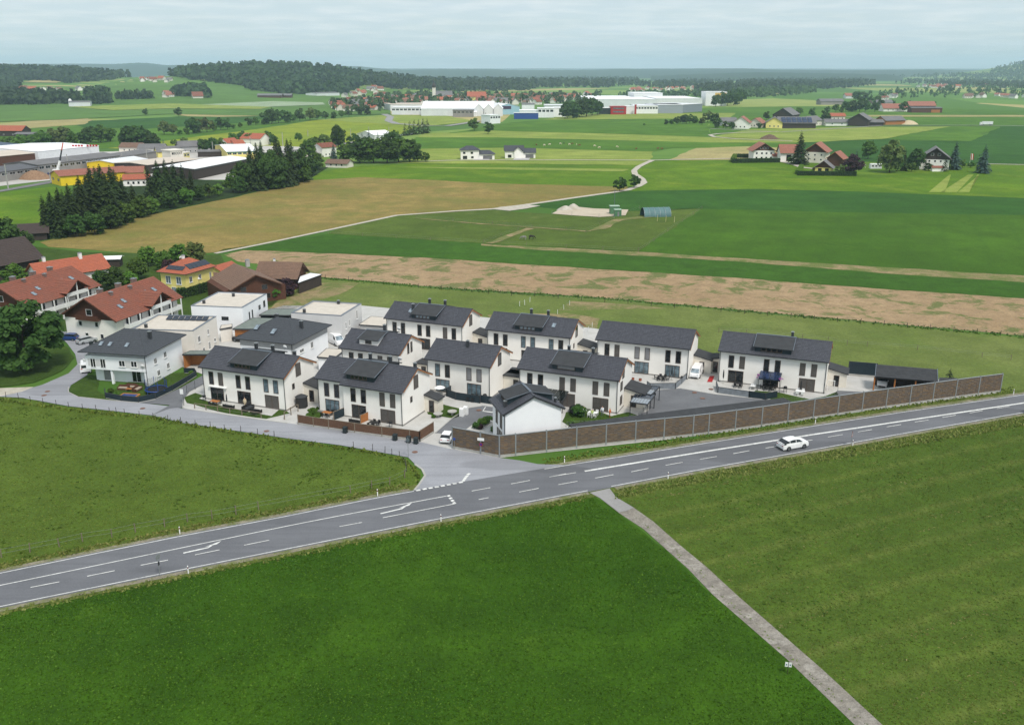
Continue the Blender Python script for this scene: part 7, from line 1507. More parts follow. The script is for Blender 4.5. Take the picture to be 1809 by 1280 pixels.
# ------------------------------------------------------------------ vehicles
def loft(stations, mat_rows=None):
    """stations along x: list of rings of (y, z)"""
    mb = MB(); n = len(stations[0][1])
    for x, ring in stations: mb.v += [(x, y, z) for y, z in ring]
    for i in range(len(stations) - 1):
        for k in range(n): j = (k + 1) % n; a = i * n; mb.f.append((a + k, a + j, a + n + j, a + n + k)); mb.m.append(0)
    mb.f.append(tuple(range(n))[::-1]); mb.f.append(tuple(range((len(stations) - 1) * n, len(stations) * n))); mb.m += [0, 0]
    return mb
WH = {}
def wheel_meshes(r):
    if r not in WH:
        t = MB()
        prof = [(r * .62, -.10), (r * .95, -.11), (r, -.06), (r, .06), (r * .95, .11), (r * .62, .10)]; n = 14
        for rr, y in prof:
            for k in range(n): a = 2 * math.pi * k / n; t.v.append((rr * math.cos(a), y, rr * math.sin(a)))
        for i in range(len(prof) - 1):
            for k in range(n): j = (k + 1) % n; t.f.append((i*n+k, i*n+j, (i+1)*n+j, (i+1)*n+k)); t.m.append(0)
        q = MB()
        for s in (-.09, .09):
            q.poly([(r * .62 * math.cos(2 * math.pi * k / n), s, r * .62 * math.sin(2 * math.pi * k / n)) for k in range(n)])
        WH[r] = (t.mesh('tyre', BLACK, True), q.mesh('rim', PM('alloy_rim', (120, 122, 126), None, 3, .35, .5, .5)))
    return WH[r]
def car(label, loc, rz, paint, L=4.4, Wd=1.8, H=1.5, style='hatch', cat='car', name='parked_car', group=None):
    o = thing(name, label, cat, loc, rz, group); hw = Wd / 2; gc = .22; belt = H * .62
    S = {'hatch': ([(-.5,.62,.88),(-.46,.70,.95),(-.30,.72,1.0),(.1,.72,1.0),(.30,.69,1.0),(.46,.60,.95),(.5,.48,.84)], [(-.47,.0),(-.36,.88),(-.22,1.0),(.02,1.0),(.12,.86),(.27,.02)]),
         'suv': ([(-.5,.60,.86),(-.47,.72,.94),(-.30,.74,1.0),(.1,.72,1.0),(.30,.70,1.0),(.45,.64,.95),(.5,.50,.84)], [(-.485,.02),(-.32,.80),(-.14,1.0),(.0,1.0),(.12,.82),(.26,.02)]),
         'van': ([(-.5,.60,.95),(-.49,.62,1.0),(-.2,.62,1.0),(.2,.62,1.0),(.36,.58,1.0),(.46,.50,.95),(.5,.40,.86)], [(-.497,.0),(-.485,.96),(-.3,1.0),(.16,1.0),(.26,.80),(.40,.0)])}[style]
    low, top = S; st = []
    for x, zb, wf in low:
        w = hw * wf; z1 = H * zb; st.append((x * L, [(-w * .86, gc), (w * .86, gc), (w, gc + .18), (w * 1.0, z1 * .72), (w * .93, z1), (0, z1 + .015), (-w * .93, z1), (-w, z1 * .72), (-w, gc + .18)]))
    loft(st).build('body', paint, o, smooth=False)
    g, roofp = [], []; zb = H * (.68 if style != 'van' else .58)
    for x, t in top:
        w = hw * (.93 - .16 * t); z = zb + (H - zb) * t; g.append((x * L, [(-hw * .92, zb - .06), (hw * .92, zb - .06), (w, z - .05 * t), (w * .9, z), (-w * .9, z), (-w, z - .05 * t)]))
    cab = loft(g); cab.build('cabin', GLASS if style != 'van' else paint, o)
    r = MB(); i0 = [i for i, (x, t) in enumerate(top) if t > .75]; a, b = g[i0[0]], g[i0[-1]]
    for i in range(i0[0], i0[-1]):
        x0, r0 = g[i]; x1, r1 = g[i+1]; y0, z0 = r0[3]; y1, z1 = r1[3]; r.poly([(x0, -y0 - .03, z0 + .012), (x1, -y1 - .03, z1 + .012), (x1, y1 + .03, z1 + .012), (x0, y0 + .03, z0 + .012)])
        for sgn in (-1, 1): r.poly([(x0, sgn * (y0 + .03), z0 + .012), (x1, sgn * (y1 + .03), z1 + .012), (x1, sgn * (y1 + .07), z1 - .08), (x0, sgn * (y0 + .07), z0 - .08)])
    r.build('roof', paint, o)
    for sgn in (-1, 1):   # pillars
        for x, t in ((-.26, 1), (-.02, 1)) if style != 'van' else ():
            m = MB(); m.beam((x * L, sgn * hw * .935, zb - .02), (x * L, sgn * hw * .79, H - .03), .08, .04); m.build('pillar', paint if style == 'suv' else BLACK, o)
    if style == 'van':
        for sgn in (-1, 1): m = MB(); m.poly([(L * .16, sgn * hw * .935, zb + .02), (L * .36, sgn * hw * .935, zb + .02), (L * .25, sgn * hw * .82, H * .88), (L * .16, sgn * hw * .80, H * .90)]); m.build('side_window', GLASS, o)
        m = MB(); m.poly([(L * .41, -hw * .80, zb + .0), (L * .41, hw * .80, zb + .0), (L * .277, hw * .72, H * .90), (L * .277, -hw * .72, H * .90)]); m.build('windscreen', GLASSG, o)
        m = MB(); m.poly([(-L * .502, -hw * .7, H * .62), (-L * .502, hw * .7, H * .62), (-L * .497, hw * .68, H * .88), (-L * .497, -hw * .68, H * .88)]); m.build('rear_window', GLASS, o)
    wr = {'hatch': .33, 'suv': .41, 'van': .36}[style]; t, q = wheel_meshes(wr)
    for x in (-.30, .30):
        for sgn in (-1, 1): w = inst('wheel', t, o, (x * L, sgn * (hw - .07), wr)); inst('rim', q, w)
    for sgn in (-1, 1):
        m = MB(); m.box(L * .47, L * .487, sgn * hw * .62 - .17, sgn * hw * .62 + .17, H * .40, H * .47); m.build('headlight', GLASSG, o); m = MB(); m.box(-L * .502, -L * .485, sgn * hw * .66 - .16, sgn * hw * .66 + .16, H * .50, H * .58); m.build('tail_light', REDP, o)
        m = MB(); m.box(L * .15, L * .17, sgn * (hw + .07) - .07, sgn * (hw + .07) + .07, zb, zb + .12); m.build('mirror', paint, o)
    m = MB(); m.box(-L * .503, -L * .49, -hw * .8, hw * .8, gc + .02, gc + .2); m.box(L * .49, L * .503, -hw * .7, hw * .7, gc + .02, gc + .22); m.build('bumper', BLACK, o)
    m = MB(); m.box(-L * .507, -L * .5035, -.26, .26, H * .36, H * .43); m.build('number_plate', WPAINT, o)
    return o
def paint(name, c): return PM(name, c, tuple(v * .96 for v in c), 1.0, .28, .5)
PW_ = paint('white_car_paint', (240, 240, 240)); PB = paint('blue_car_paint', (34, 62, 120)); PS = paint('silver_car_paint', (176, 180, 184)); PK = paint('black_car_paint', (24, 25, 28)); PG = paint('grey_car_paint', (110, 114, 118))
def heading(a, b): p, q = G(*a), G(*b); return math.atan2(q.y - p.y, q.x - p.x), (p + q) / 2
h, p = heading((1376,795), (1423,786.5)); car('white coupe-like SUV driving right on the main road', p, h, PW_, 4.75, 1.95, 1.70, 'suv', name='suv')
h, p = heading((785,786), (797,769)); car('small white car parked at the end of the noise barrier, rear to the street', p, h, PW_, 3.7, 1.68, 1.5, 'hatch')
h, p = heading((1237,652), (1223,674)); car('white delivery van parked between the two right-hand houses', p, h, PW_, 5.1, 1.95, 1.98, 'van', 'van', 'delivery_van')
h, p = heading((583,602), (603,612)); car('white high van beside the dark-banded hip-roofed house', p, h, PW_, 5.4, 2.0, 2.3, 'van', 'van', 'delivery_van')
h, p = heading((1560,670), (1557,689)); car('white car standing in the open carport', p, h, PW_, 4.3, 1.8, 1.5, 'hatch')
h, p = heading((136,601), (110,600)); car('dark blue car parked at the corner of the red-roofed block', p, h, PB, 4.2, 1.75, 1.5, 'hatch')
h, p = heading((143,608), (165,603)); car('silver car beside the dark bin in front of the white gable', p, h, PS, 4.2, 1.75, 1.5, 'hatch')
h, p = heading((152,660), (152,648)); car('white van half hidden behind the hip-roofed house', p, h, PW_, 4.9, 1.95, 1.95, 'van', 'van', 'delivery_van')
h, p = heading((440,605), (418,602)); car('black car parked before the cream garage', p, h, PK, 4.5, 1.85, 1.65, 'suv')
h, p = heading((1812,733), (1852,726)); car('blue car entering at the right edge of the main road', p, h, PB, 4.3, 1.8, 1.5, 'hatch')
h, p = heading((1128,705), (1148,700)); car('dark car standing under the solar carport', p, h, PK, 4.2, 1.75, 1.45, 'hatch')
h, p = heading((333,638), (352,638)); car('white car inside the wooden carport', p, h, PW_, 4.0, 1.75, 1.5, 'hatch')
tr = thing('truck', 'silver articulated truck on the country road at the right', 'truck', G(1742, 221.5), R(180)); m = MB(); m.box(-6.5, 4.2, -1.25, 1.25, 1.1, 4.0); m.build('trailer_box', HALLL, tr); m = MB(); m.prism([(4.6, -1.2), (6.6, -1.2), (6.9, -.9), (6.9, .9), (6.6, 1.2), (4.6, 1.2)], .6, 3.3); m.build('cab', WPAINT, tr); t_, q_ = wheel_meshes(.37)
for x in (-5.5, -4.2, 3.0, 5.6):
    for sgn in (-1, 1): w = inst('wheel', t_, tr, (x, sgn * 1.1, .5), 0, 1.35); inst('rim', q_, w)
# ------------------------------------------------------------------ signs, marker posts, lamps
def delineator(x, y, lb):
    o = thing('marker_post', lb, 'marker post', G(x, y), R(20), 'white roadside marker posts'); m = MB(); m.prism([(-.06, -.05), (.06, -.05), (.04, .06), (-.04, .06)], 0, 1.0); m.poly([(-.06, -.05, 1.0), (.06, -.05, 1.0), (0, .05, 1.08)]); m.build('post', WPAINT, o); m = MB(); m.prism([(-.065, -.055), (.065, -.055), (.045, .065), (-.045, .065)], .72, .9); m.build('black_band', BLACK, o); m = MB(); m.box(-.03, .03, -.062, -.056, .76, .86); m.build('reflector', REDP, o)
for x, y, lb in [(318,943,'white marker post on the pasture side left of the first turn arrow'),(333,1013,'white marker post on the meadow side below the first turn arrow'),(667,876,'white marker post on the pasture side above the second turn arrow'),(779,921,'white marker post on the meadow side below the stop dashes'),(997,817,'white marker post on the grass in front of the noise barrier'),(1180,845.5,'white marker post right of the farm track'),(1440,748,'white marker post before the middle of the noise barrier'),(1506,788,'white marker post beside the warning sign'),(1790,697,'white marker post beyond the right end of the noise barrier')]: delineator(x, y, lb)
o = thing('warning_sign', 'triangular red-edged warning sign right of the white SUV', 'road sign', G(1503, 789), R(60)); m = MB(); m.tube((0, 0, 0), (0, 0, 2.7), .035, 6); m.build('post', STEEL, o)
m = MB(); m.poly([(-.55, -.04, 1.75), (.55, -.04, 1.75), (0, -.04, 2.7)]); m.poly([(-.55, .0, 1.75), (0, .0, 2.7), (.55, .0, 1.75)]); m.build('plate', REDP, o); m = MB(); m.poly([(-.36, -.046, 1.87), (.36, -.046, 1.87), (0, -.046, 2.48)]); m.build('white_field', WPAINT, o); m = MB(); m.poly([(-.06, -.05, 1.95), (.06, -.05, 1.95), (.04, -.05, 2.25), (-.04, -.05, 2.25)]); m.build('symbol', BLACK, o)
o = thing('direction_sign', 'pair of narrow signs on one post at the lower road edge', 'road sign', G(283, 1018), R(70)); m = MB(); m.tube((0, 0, 0), (0, 0, 2.9), .035, 6); m.build('post', STEEL, o)
for s in (-1, 1): m = MB(); m.box(s * .2 - .14, s * .2 + .14, -.05, -.02, 2.2, 2.85); m.build('plate', STEEL, o)
m = MB(); m.box(-.12, .12, -.06, -.02, 1.5, 1.95); m.build('lower_plate', TRIM, o)
o = thing('info_sign', 'two small white plates on a post beside the farm track', 'sign', G(1391, 1190), R(-12)); m = MB(); m.tube((0, 0, 0), (0, 0, 1.3), .03, 6); m.build('post', WOODD, o)
for s in (-1, 1): m = MB(); m.box(s * .17 - .14, s * .17 + .14, -.045, -.02, .85, 1.35); m.build('plate', WPAINT, o); m = MB(); m.box(s * .17 - .06, s * .17 + .06, -.05, -.046, 1.0, 1.15); m.build('symbol', PM('sign_teal', (80, 130, 140)), o)
o = thing('street_sign', 'white sign above a round no-parking sign on the noise barrier', 'road sign', G(850, 803), R(-14)); m = MB(); m.tube((0, 0, 0), (0, 0, 3.4), .035, 6); m.build('post', STEEL, o); m = MB(); m.box(-.55, .5, -.06, -.03, 2.3, 2.75); m.build('name_plate', WPAINT, o); m = MB(); m.lathe([(0, 0), (.27, 0), (.27, .03), (0, .03)], 14); q = m.build('round_plate', PM('no_parking_blue', (60, 40, 130)), o); q.location = (0, -.04, 1.7); q.rotation_euler = (R(90), 0, 0)
m = MB(); m.lathe([(.20, .032), (.27, .032), (.27, .036), (.20, .036)], 14); q = m.build('red_ring', REDP, o); q.location = (0, -.04, 1.7); q.rotation_euler = (R(90), 0, 0)
o = thing('blue_sign', 'small round blue sign at the left end of the noise barrier', 'road sign', G(803, 794), R(-10)); m = MB(); m.tube((0, 0, 0), (0, 0, 2.0), .03, 6); m.build('post', STEEL, o); m = MB(); m.lathe([(0, 0), (.22, 0), (.22, .03), (0, .03)], 14); q = m.build('plate', BLUEP, o); q.location = (0, -.05, 1.8); q.rotation_euler = (R(90), 0, 0)
o = thing('street_pole', 'slim steel pole with a small sign at the street junction', 'pole', G(721.5, 808), 0); m = MB(); m.tube((0, 0, 0), (0, 0, 3.2), .04, 6); m.build('post', STEEL, o); m = MB(); m.box(-.25, .25, -.05, -.02, 2.6, 3.1); m.build('plate', SHEET, o)
o = thing('street_sign', 'white plate on a pole at the access road entrance', 'road sign', G(323, 712), R(-10)); m = MB(); m.tube((0, 0, 0), (0, 0, 2.6), .035, 6); m.build('post', STEEL, o); m = MB(); m.box(-.3, .3, -.05, -.02, 1.7, 2.6); m.build('plate', WPAINT, o)
def lamp(x, y, h, lb):
    o = thing('street_lamp', lb, 'street lamp', G(x, y)); m = MB(); m.tube((0, 0, 0), (0, 0, h), .06, 6, .04); m.build('pole', TRIM, o); m = MB(); m.lathe([(.05, 0), (.28, .05), (.22, .3), (.06, .42)], 10, (0, 0, h)); m.build('lamp_head', WPAINT, o)
lamp(354, 521, 4.2, 'slim street lamp beside the hedge below the yellow house')
MASTS = [((15,334.4),41),((122,304.6),30),((217,291),18),((261,291),25),((377,275),23),((443,260),17.5),((500,259),23.5),((544,241),11),((620,243),14),((652,240),15),((745,226),14),((90,322),22),((330,282),16),((687,238),13)]
for k, ((x, y), hp) in enumerate(MASTS):
    p = G(x, y); hh = hp * mpp(p) / CP; o = thing('railway_mast', 'concrete railway mast, %s from the left' % ['first','fourth','fifth','sixth','eighth','ninth','tenth','eleventh','twelfth','thirteenth','last','third','seventh','fourteenth'][k] if k != 10 else 'concrete railway mast, rightmost of the row', 'mast', p, R(-20), 'masts along the railway'); m = MB(); m.tube((0, 0, 0), (0, 0, hh), .32, 6, .2); m.build('pole', CONC, o); m = MB(); m.tube((0, 0, hh * .8), (2.6, -1.2, hh * .84), .06, 4); m.tube((0, 0, hh * .68), (2.6, -1.2, hh * .72), .05, 4); m.build('arm', STEEL, o)
o = thing('mobile_crane', 'mobile crane with a white and red telescopic boom in the rail yard', 'crane', G(103, 312), R(10)); m = MB(); m.box(-5, 5, -1.4, 1.4, .8, 2.2); m.build('chassis', PM('crane_blue', (60, 66, 110)), o); m = MB(); m.box(-2.2, 1, -1.2, 1.2, 2.203, 4.0); m.build('cab', WPAINT, o)
b0, b1, b2, b3 = Vector((0, 0, 3.5)), Vector((2.0, 0, 8.5)), Vector((3.7, 0, 14.2)), Vector((4.9, 0, 18.0)); m = MB(); m.tube(b0, b1, .75, 6, .65); m.build('boom_base', WPAINT, o); m = MB(); m.tube(b1, b2, .5, 6, .42); m.build('boom_middle', TRIM, o); m = MB(); m.tube(b2, b3, .38, 6, .3); m.build('boom_tip', PM('crane_orange', (220, 90, 50)), o)
for x in (-3.5, -1.8, 1.8, 3.5):
    for sgn in (-1, 1): w = inst('wheel', t_, o, (x, sgn * 1.2, .62), 0, 1.7); inst('rim', q_, w)
# ------------------------------------------------------------------ horse paddock things
o = thing('tent_stable', 'teal half-round tent stable in the paddock', 'stable', G(1158, 381.5), R(8)); m = MB(); n = 14; Lh = 11.0
for k in range(n):
    a0, a1 = math.pi * k / n, math.pi * (k + 1) / n; r = 3.3
    m.poly([(-Lh/2, -r * math.cos(a0), r * 1.05 * math.sin(a0)), (Lh/2, -r * math.cos(a0), r * 1.05 * math.sin(a0)), (Lh/2, -r * math.cos(a1), r * 1.05 * math.sin(a1)), (-Lh/2, -r * math.cos(a1), r * 1.05 * math.sin(a1))])
m.build('canvas', TEALG, o)
m = MB(); m.poly([(Lh/2, -3.3 * math.cos(math.pi * k / n), 3.46 * math.sin(math.pi * k / n)) for k in range(n + 1)]); m.build('end_wall', TEALG, o)
for x in np.linspace(-Lh/2 + .1, Lh/2 - .1, 6):
    m = MB()
    for k in range(n): m.tube((x, -3.34 * math.cos(math.pi * k / n), 3.5 * math.sin(math.pi * k / n)), (x, -3.34 * math.cos(math.pi * (k+1) / n), 3.5 * math.sin(math.pi * (k+1) / n)), .05, 4)
    m.build('hoop', STEEL, o)
for lb, x, y, w_, d_, h_ in [('larger green container hut in the gravel yard', 1085, 378, 3.6, 2.6, 3.2), ('smaller green container hut in front of the larger one', 1091, 382, 2.6, 2.2, 2.6)]:
    o = thing('container_hut', lb, 'hut', G(x, y), R(6)); m = MB(); m.box(-w_/2, w_/2, -d_/2, d_/2, 0, h_); m.build('wall', GREENP, o); m = MB(); m.box(-w_/2 - .15, w_/2 + .15, -d_/2 - .15, d_/2 + .15, h_ + .003, h_ + .2); m.build('roof', PM('pale_green_roof', (176, 200, 180)), o); window(o, (-.4, -d_/2 - .006, .05), 0, .9, 2.0, 'S', GREENP, name='door')
o = thing('radio_mast', 'thin steel mast behind the green container huts', 'mast', G(1085, 374)); m = MB(); m.tube((0, 0, 0), (0, 0, 9.5), .12, 6, .06); m.build('pole', SHEET, o)
for s in (1.0, 2.0): m = MB(); m.tube((-.5, 0, 9.5 - s), (.5, 0, 9.5 - s), .03, 4); m.build('cross_bar', SHEET, o)
def heap(lb, x, y, rx, ry, h, mat):
    m = MB(); rg = random.Random(int(x)); n = 12
    for r, z in ((1, 0), (.72, .38), (.4, .78), (.12, 1)):
        for k in range(n): a = 6.283 * k / n; f = r * rg.uniform(.85, 1.12); m.v.append((rx * f * math.cos(a), ry * f * math.sin(a), h * z))
    for i in range(3):
        for k in range(n): j = (k + 1) % n; m.f.append((i*n+k, i*n+j, (i+1)*n+j, (i+1)*n+k)); m.m.append(0)
    m.f.append(tuple(range(3 * n, 4 * n))); m.m.append(0); q = m.build('heap', mat, None, G(x, y), 0, True); tag(q, lb, 'heap')
heap('left one of two gravel heaps in the yard', 999, 371, 3.6, 2.6, 1.8, GRAVEL); heap('right one of two gravel heaps in the yard', 1013, 370, 3.4, 2.6, 2.4, GRAVEL); heap('big wood-chip heap before the grey hall', 62, 316, 11, 7, 4.5, PM('wood_chips', (150, 122, 96), (128, 98, 76), 1.0, .95)); heap('brush heap on the meadow behind the near farm', 1359, 246, 9, 5, 4.0, PM('brush_wood', (112, 92, 76), (92, 74, 62), .6, .95)); heap('sand heap beside the brown timber barn', 1605, 220, 12, 8, 4.5, PM('sand', (204, 186, 150)))
for lb, a, b in [('football goal on the farm lawn', (1520,297), (1529,297)), ('white goal frame beside the right-hand house', (1461,690), (1473,691))]:
    P, Q = G(*a), G(*b); o = thing('goal', lb, 'goal', P); d = Q - P; m = MB(); m.tube((0, 0, 0), (0, 0, 2), .06, 5); m.tube((0, 0, 2), (d.x, d.y, 2), .06, 5); m.tube((d.x, d.y, 2), (d.x, d.y, 0), .06, 5); m.build('goal_frame', WPAINT, o)
    m = MB()
    for k in range(9): t = k / 8; m.tube((d.x * t, d.y * t, 2), (d.x * t, d.y * t + .9, 0), .012, 3)
    for z in (.4, .8, 1.2, 1.6): m.tube((0, .9 * (1 - z / 2), z), (d.x, d.y + .9 * (1 - z / 2), z), .012, 3)
    m.build('net', WPAINT, o)
o = thing('flag', 'red and white flag on a pole at the large farmhouse', 'flag', G(1712, 296)); m = MB(); m.tube((0, 0, 0), (0, 0, 8.4), .07, 5); m.build('pole', WPAINT, o)
for k, mm in enumerate((REDP, WPAINT, REDP)): m = MB(); m.poly([(.1 + k * .5, 0, 8.2), (.1 + (k + 1) * .5, .1, 8.0), (.4 + (k + 1) * .5, .15, 4.4), (.4 + k * .5, .05, 4.6)]); m.build('cloth', mm, o)
# ------------------------------------------------------------------ gardens and terraces
def hl(h, u, v, z=0.0):
    a = h.rotation_euler.z; c, s = math.cos(a), math.sin(a); return Vector((h.location.x + u * c - v * s, h.location.y + u * s + v * c, z))
def K(mats_parts):
    return {n: (m.mesh(n, mt), n) for n, m, mt in mats_parts}
PRO = {}
def proto(kind, parts):
    PRO[kind] = [(n, m.mesh(n, mt, sm)) for n, m, mt, sm in parts]
def B(*b):
    m = MB()
    for q in b: m.box(*q)
    return m
leg = lambda x, y, h, w=.05: B((x - w/2, x + w/2, y - w/2, y + w/2, 0, h))
def four(x, y, h, mt, w=.05): return [('leg', leg(sx * x, sy * y, h, w), mt, False) for sx in (-1, 1) for sy in (-1, 1)]
proto('table', [('table_top', B((-.8, .8, -.45, .45, .70, .75)), RATTAN, False)] + four(.72, .38, .698, RATTAN))
proto('white_table', [('table_top', B((-.8, .8, -.45, .45, .70, .75)), WPAINT, False)] + four(.72, .38, .698, WPAINT))
proto('wood_table', [('table_top', B((-.8, .8, -.45, .45, .70, .76)), WOODO, False)] + four(.72, .38, .698, WOODG, .08))
proto('chair', [('seat', B((-.24, .24, -.24, .24, .42, .47)), RATTAN, False), ('backrest', B((-.24, .24, .20, .25, .472, .92)), RATTAN, False)] + four(.21, .20, .418, RATTAN, .04))
proto('white_chair', [('seat', B((-.24, .24, -.24, .24, .42, .47)), WPAINT, False), ('backrest', B((-.24, .24, .20, .25, .472, .92)), WPAINT, False)] + four(.21, .20, .418, WPAINT, .04))
def sofa(mc, mb): return [('base', B((-.95, .95, -.4, .4, .05, .32)), mb, False), ('seat_cushion', B((-.85, -.01, -.38, .25, .322, .48)), mc, False), ('seat_cushion', B((.01, .85, -.38, .25, .322, .48)), mc, False), ('backrest', B((-.95, .95, .26, .42, .322, .80)), mb, False), ('armrest', B((-.97, -.86, -.4, .258, .322, .60)), mb, False), ('armrest', B((.86, .97, -.4, .258, .322, .60)), mb, False)]
proto('sofa', sofa(CUSHION, WOODB)); proto('dark_sofa', sofa(PM('charcoal_cushion', (58, 60, 64)), RATTAN))
g = MB(); g.lathe([(.0, .72), (.28, .76), (.33, .92), (.24, 1.10), (0, 1.16)], 12); proto('grill', [('kettle', g, BLACK, True), ('shelf', B((-.62, -.34, -.2, .2, .86, .90)), BLACK, False)] + four(.2, .2, .74, BLACK, .04))
p_ = MB(); p_.tube((0, 0, 0), (0, 0, 2.4), .025, 6); f_ = MB(); f_.lathe([(.03, 2.45), (.10, 2.1), (.13, 1.4), (.10, 1.0), (.03, .95)], 8); b_ = MB(); b_.lathe([(.0, .08), (.28, .08), (.3, 0)], 10); proto('parasol', [('pole', p_, STEEL, False), ('folded_cloth', f_, PM('dark_cloth', (40, 42, 46)), True), ('foot', b_, CONC, False)])
c_ = MB(); c_.lathe([(.04, 2.55), (.8, 2.38), (1.45, 2.05), (1.4, 2.02), (.05, 2.4)], 8); proto('open_parasol', [('pole', p_, STEEL, False), ('cloth', c_, WPAINT, False), ('foot', b_, CONC, False)])
t_ = MB(); t_.lathe([(0, 0), (1.05, 0), (1.12, .35), (1.08, .72), (.95, .80), (0, .86)], 16); proto('hot_tub', [('tub', t_, BLACK, True)])
q = MB(); q.box(-.28, .28, -.3, .3, .06, .95); l = MB(); l.xprism([(-.33, .953), (.33, .953), (.30, 1.06), (-.28, 1.03)], -.31, .31); w = MB(); w.tube((-.3, .28, .09), (.3, .28, .09), .09, 8); proto('bin', [('body', q, PM('dark_bin', (44, 52, 54)), False), ('lid', l, PM('dark_bin', (44, 52, 54)), False), ('axle', w, BLACK, False)])
q = MB(); q.lathe([(.0, 0), (.14, 0), (.2, .32), (.17, .32)], 10); proto('pot', [('pot', q, PM('terracotta', (160, 88, 62)), True)])
q = MB(); q.prism([(.95, .0), (.5, .85), (-.5, .85), (-.95, 0), (-.5, -.85), (.5, -.85)], 0, 1.85); l = MB(); l.lathe([(1.12, 1.86), (.0, 2.35)], 6); proto('shed', [('wall', q, PM('dark_shed_wood', (54, 52, 52)), False), ('roof', l, BITUMEN, False)])
def put(kind, name, label, cat, loc, rz=0.0, sc_=1.0, group=None):
    o = thing(name, label, cat, loc, rz, group); o.scale = (sc_,) * 3
    for n, me in PRO[kind]: inst(n, me, o)
    return o
def dining(h, u, v, lb, where, white=False, n=4, wood=False):
    a = h.rotation_euler.z; put('white_table' if white else 'wood_table' if wood else 'table', 'garden_table', '%s garden table %s' % ('white' if white else 'wooden' if wood else 'black', where), 'table', hl(h, u, v), a)
    for k, (du, dv, r) in enumerate([(-.45, -.75, 180), (.45, -.75, 180), (-.45, .75, 0), (.45, .75, 0), (-1.15, 0, 90), (1.15, 0, -90)][:n]):
        put('white_chair' if white else 'chair', 'garden_chair', '%s garden chair %s, %s' % ('white' if white else 'black', where, ['front left', 'front right', 'rear left', 'rear right', 'left end', 'right end'][k]), 'chair', hl(h, u + du, v + dv), a + R(r))
dining(h1, 4.0, -1.3, '', 'on the left terrace of the street-corner house', wood=True); put('grill', 'grill', 'black kettle grill at the left corner of the street-corner house', 'grill', hl(h1, 1.0, -.4)); put('parasol', 'parasol', 'folded dark parasol on the street-corner house terrace', 'parasol', hl(h1, 6.6, -1.4))
put('dark_sofa', 'garden_sofa', 'covered dark sofa left of the middle door of the street-corner house', 'sofa', hl(h1, 7.3, -1.9), h1.rotation_euler.z + R(180)); put('dark_sofa', 'garden_sofa', 'dark sofa along the terrace edge of the street-corner house', 'sofa', hl(h1, 10.9, -1.4), h1.rotation_euler.z + R(90), 1.2); put('dark_sofa', 'garden_sofa', 'dark lounge before the shuttered door of the street-corner house', 'sofa', hl(h1, 12.9, -1.9), h1.rotation_euler.z + R(180)); put('table', 'garden_table', 'low black table before the shuttered door of the street-corner house', 'table', hl(h1, 13.2, -3.0), h1.rotation_euler.z, .7)
put('shed', 'garden_shed', 'dark six-sided garden shed between the two street-side houses', 'shed', hl(h1, 18.6, 3.2), 0.3, 1.05)
dining(h2, 12.6, -1.9, '', 'on the right terrace of the stepped house'); put('grill', 'grill', 'black kettle grill at the right corner of the stepped house', 'grill', hl(h2, 15.4, -1.3)); put('dark_sofa', 'garden_sofa', 'dark lounge before the middle door of the stepped house', 'sofa', hl(h2, 9.0, -1.9), h2.rotation_euler.z + R(180)); dining(h2, 3.0, -1.0, '', 'on the cluttered terrace of the stepped house', wood=True, n=4); put('open_parasol', 'parasol', 'white parasol tilted over the left terrace of the two-unit house', 'parasol', hl(h5, 3.6, -1.0), 0, .7)
put('pot', 'flower_pot', 'flower pot left of the middle terrace of the stepped house', 'pot', hl(h2, 5.2, -.6), 0, 1.3); put('dark_sofa', 'garden_sofa', 'dark bench on the right terrace of the two-unit house', 'sofa', hl(h5, 8.0, -1.0), h5.rotation_euler.z + R(180), .9); dining(h5, 10.2, -1.4, '', 'on the right terrace of the two-unit house', n=4); put('grill', 'grill', 'covered black grill at the corner of the two-unit house', 'grill', hl(h5, 12.3, -.7), 0, 1.2)
dining(h7, 13.6, -1.6, '', 'inside the grey terrace wall beside the van', n=6); put('parasol', 'parasol', 'folded dark parasol inside the grey terrace wall', 'parasol', hl(h7, 15.3, -.9), 0, 1.1); put('grill', 'grill', 'black grill inside the grey terrace wall', 'grill', hl(h7, 17.3, -1.2)); put('dark_sofa', 'garden_sofa', 'grey lounge on the middle terrace beside the shuttered house roof', 'sofa', hl(h7, 6.2, -1.2), h7.rotation_euler.z + R(90), 1.0)
for k, u in enumerate((7.2, 8.6, 10.0)): put('pot', 'flower_pot', 'red flower pot on the open terrace, %s from the left' % ['first', 'second', 'third'][k], 'pot', hl(h7, u, -3.6), 0, 1.5, 'row of red pots')
put('hot_tub', 'hot_tub', 'round black covered hot tub on the terrace with people', 'hot tub', hl(h8, 11.6, -1.3), 0, 1.25); dining(h8, 7.2, -1.9, '', 'under the dark pergola of the shuttered house', n=4); dining(h8, 14.6, -2.0, '', 'where the people stand', white=True, n=4)
dining(h9, 4.3, -1.3, '', 'on the left terrace of the right-hand house', n=4); put('white_table', 'sun_bed', 'white sun bed on the left terrace of the right-hand house', 'sun bed', hl(h9, 7.0, -1.4), h9.rotation_euler.z + R(90)); dining(h9, 9.6, -.9, '', 'under the blue solar canopy', n=6); dining(h9, 15.2, -1.5, '', 'on the right terrace of the right-hand house', white=True, n=4); put('parasol', 'parasol', 'folded parasol on the right terrace of the right-hand house', 'parasol', hl(h9, 15.2, -.8)); put('parasol', 'parasol', 'folded dark parasol left of the terrace door of the right-hand house', 'parasol', hl(h9, 1.4, -.3), 0, 1.1); put('grill', 'grill', 'black grill between the middle and right terraces of the right-hand house', 'grill', hl(h9, 12.6, -1.4), 0, 1.1)
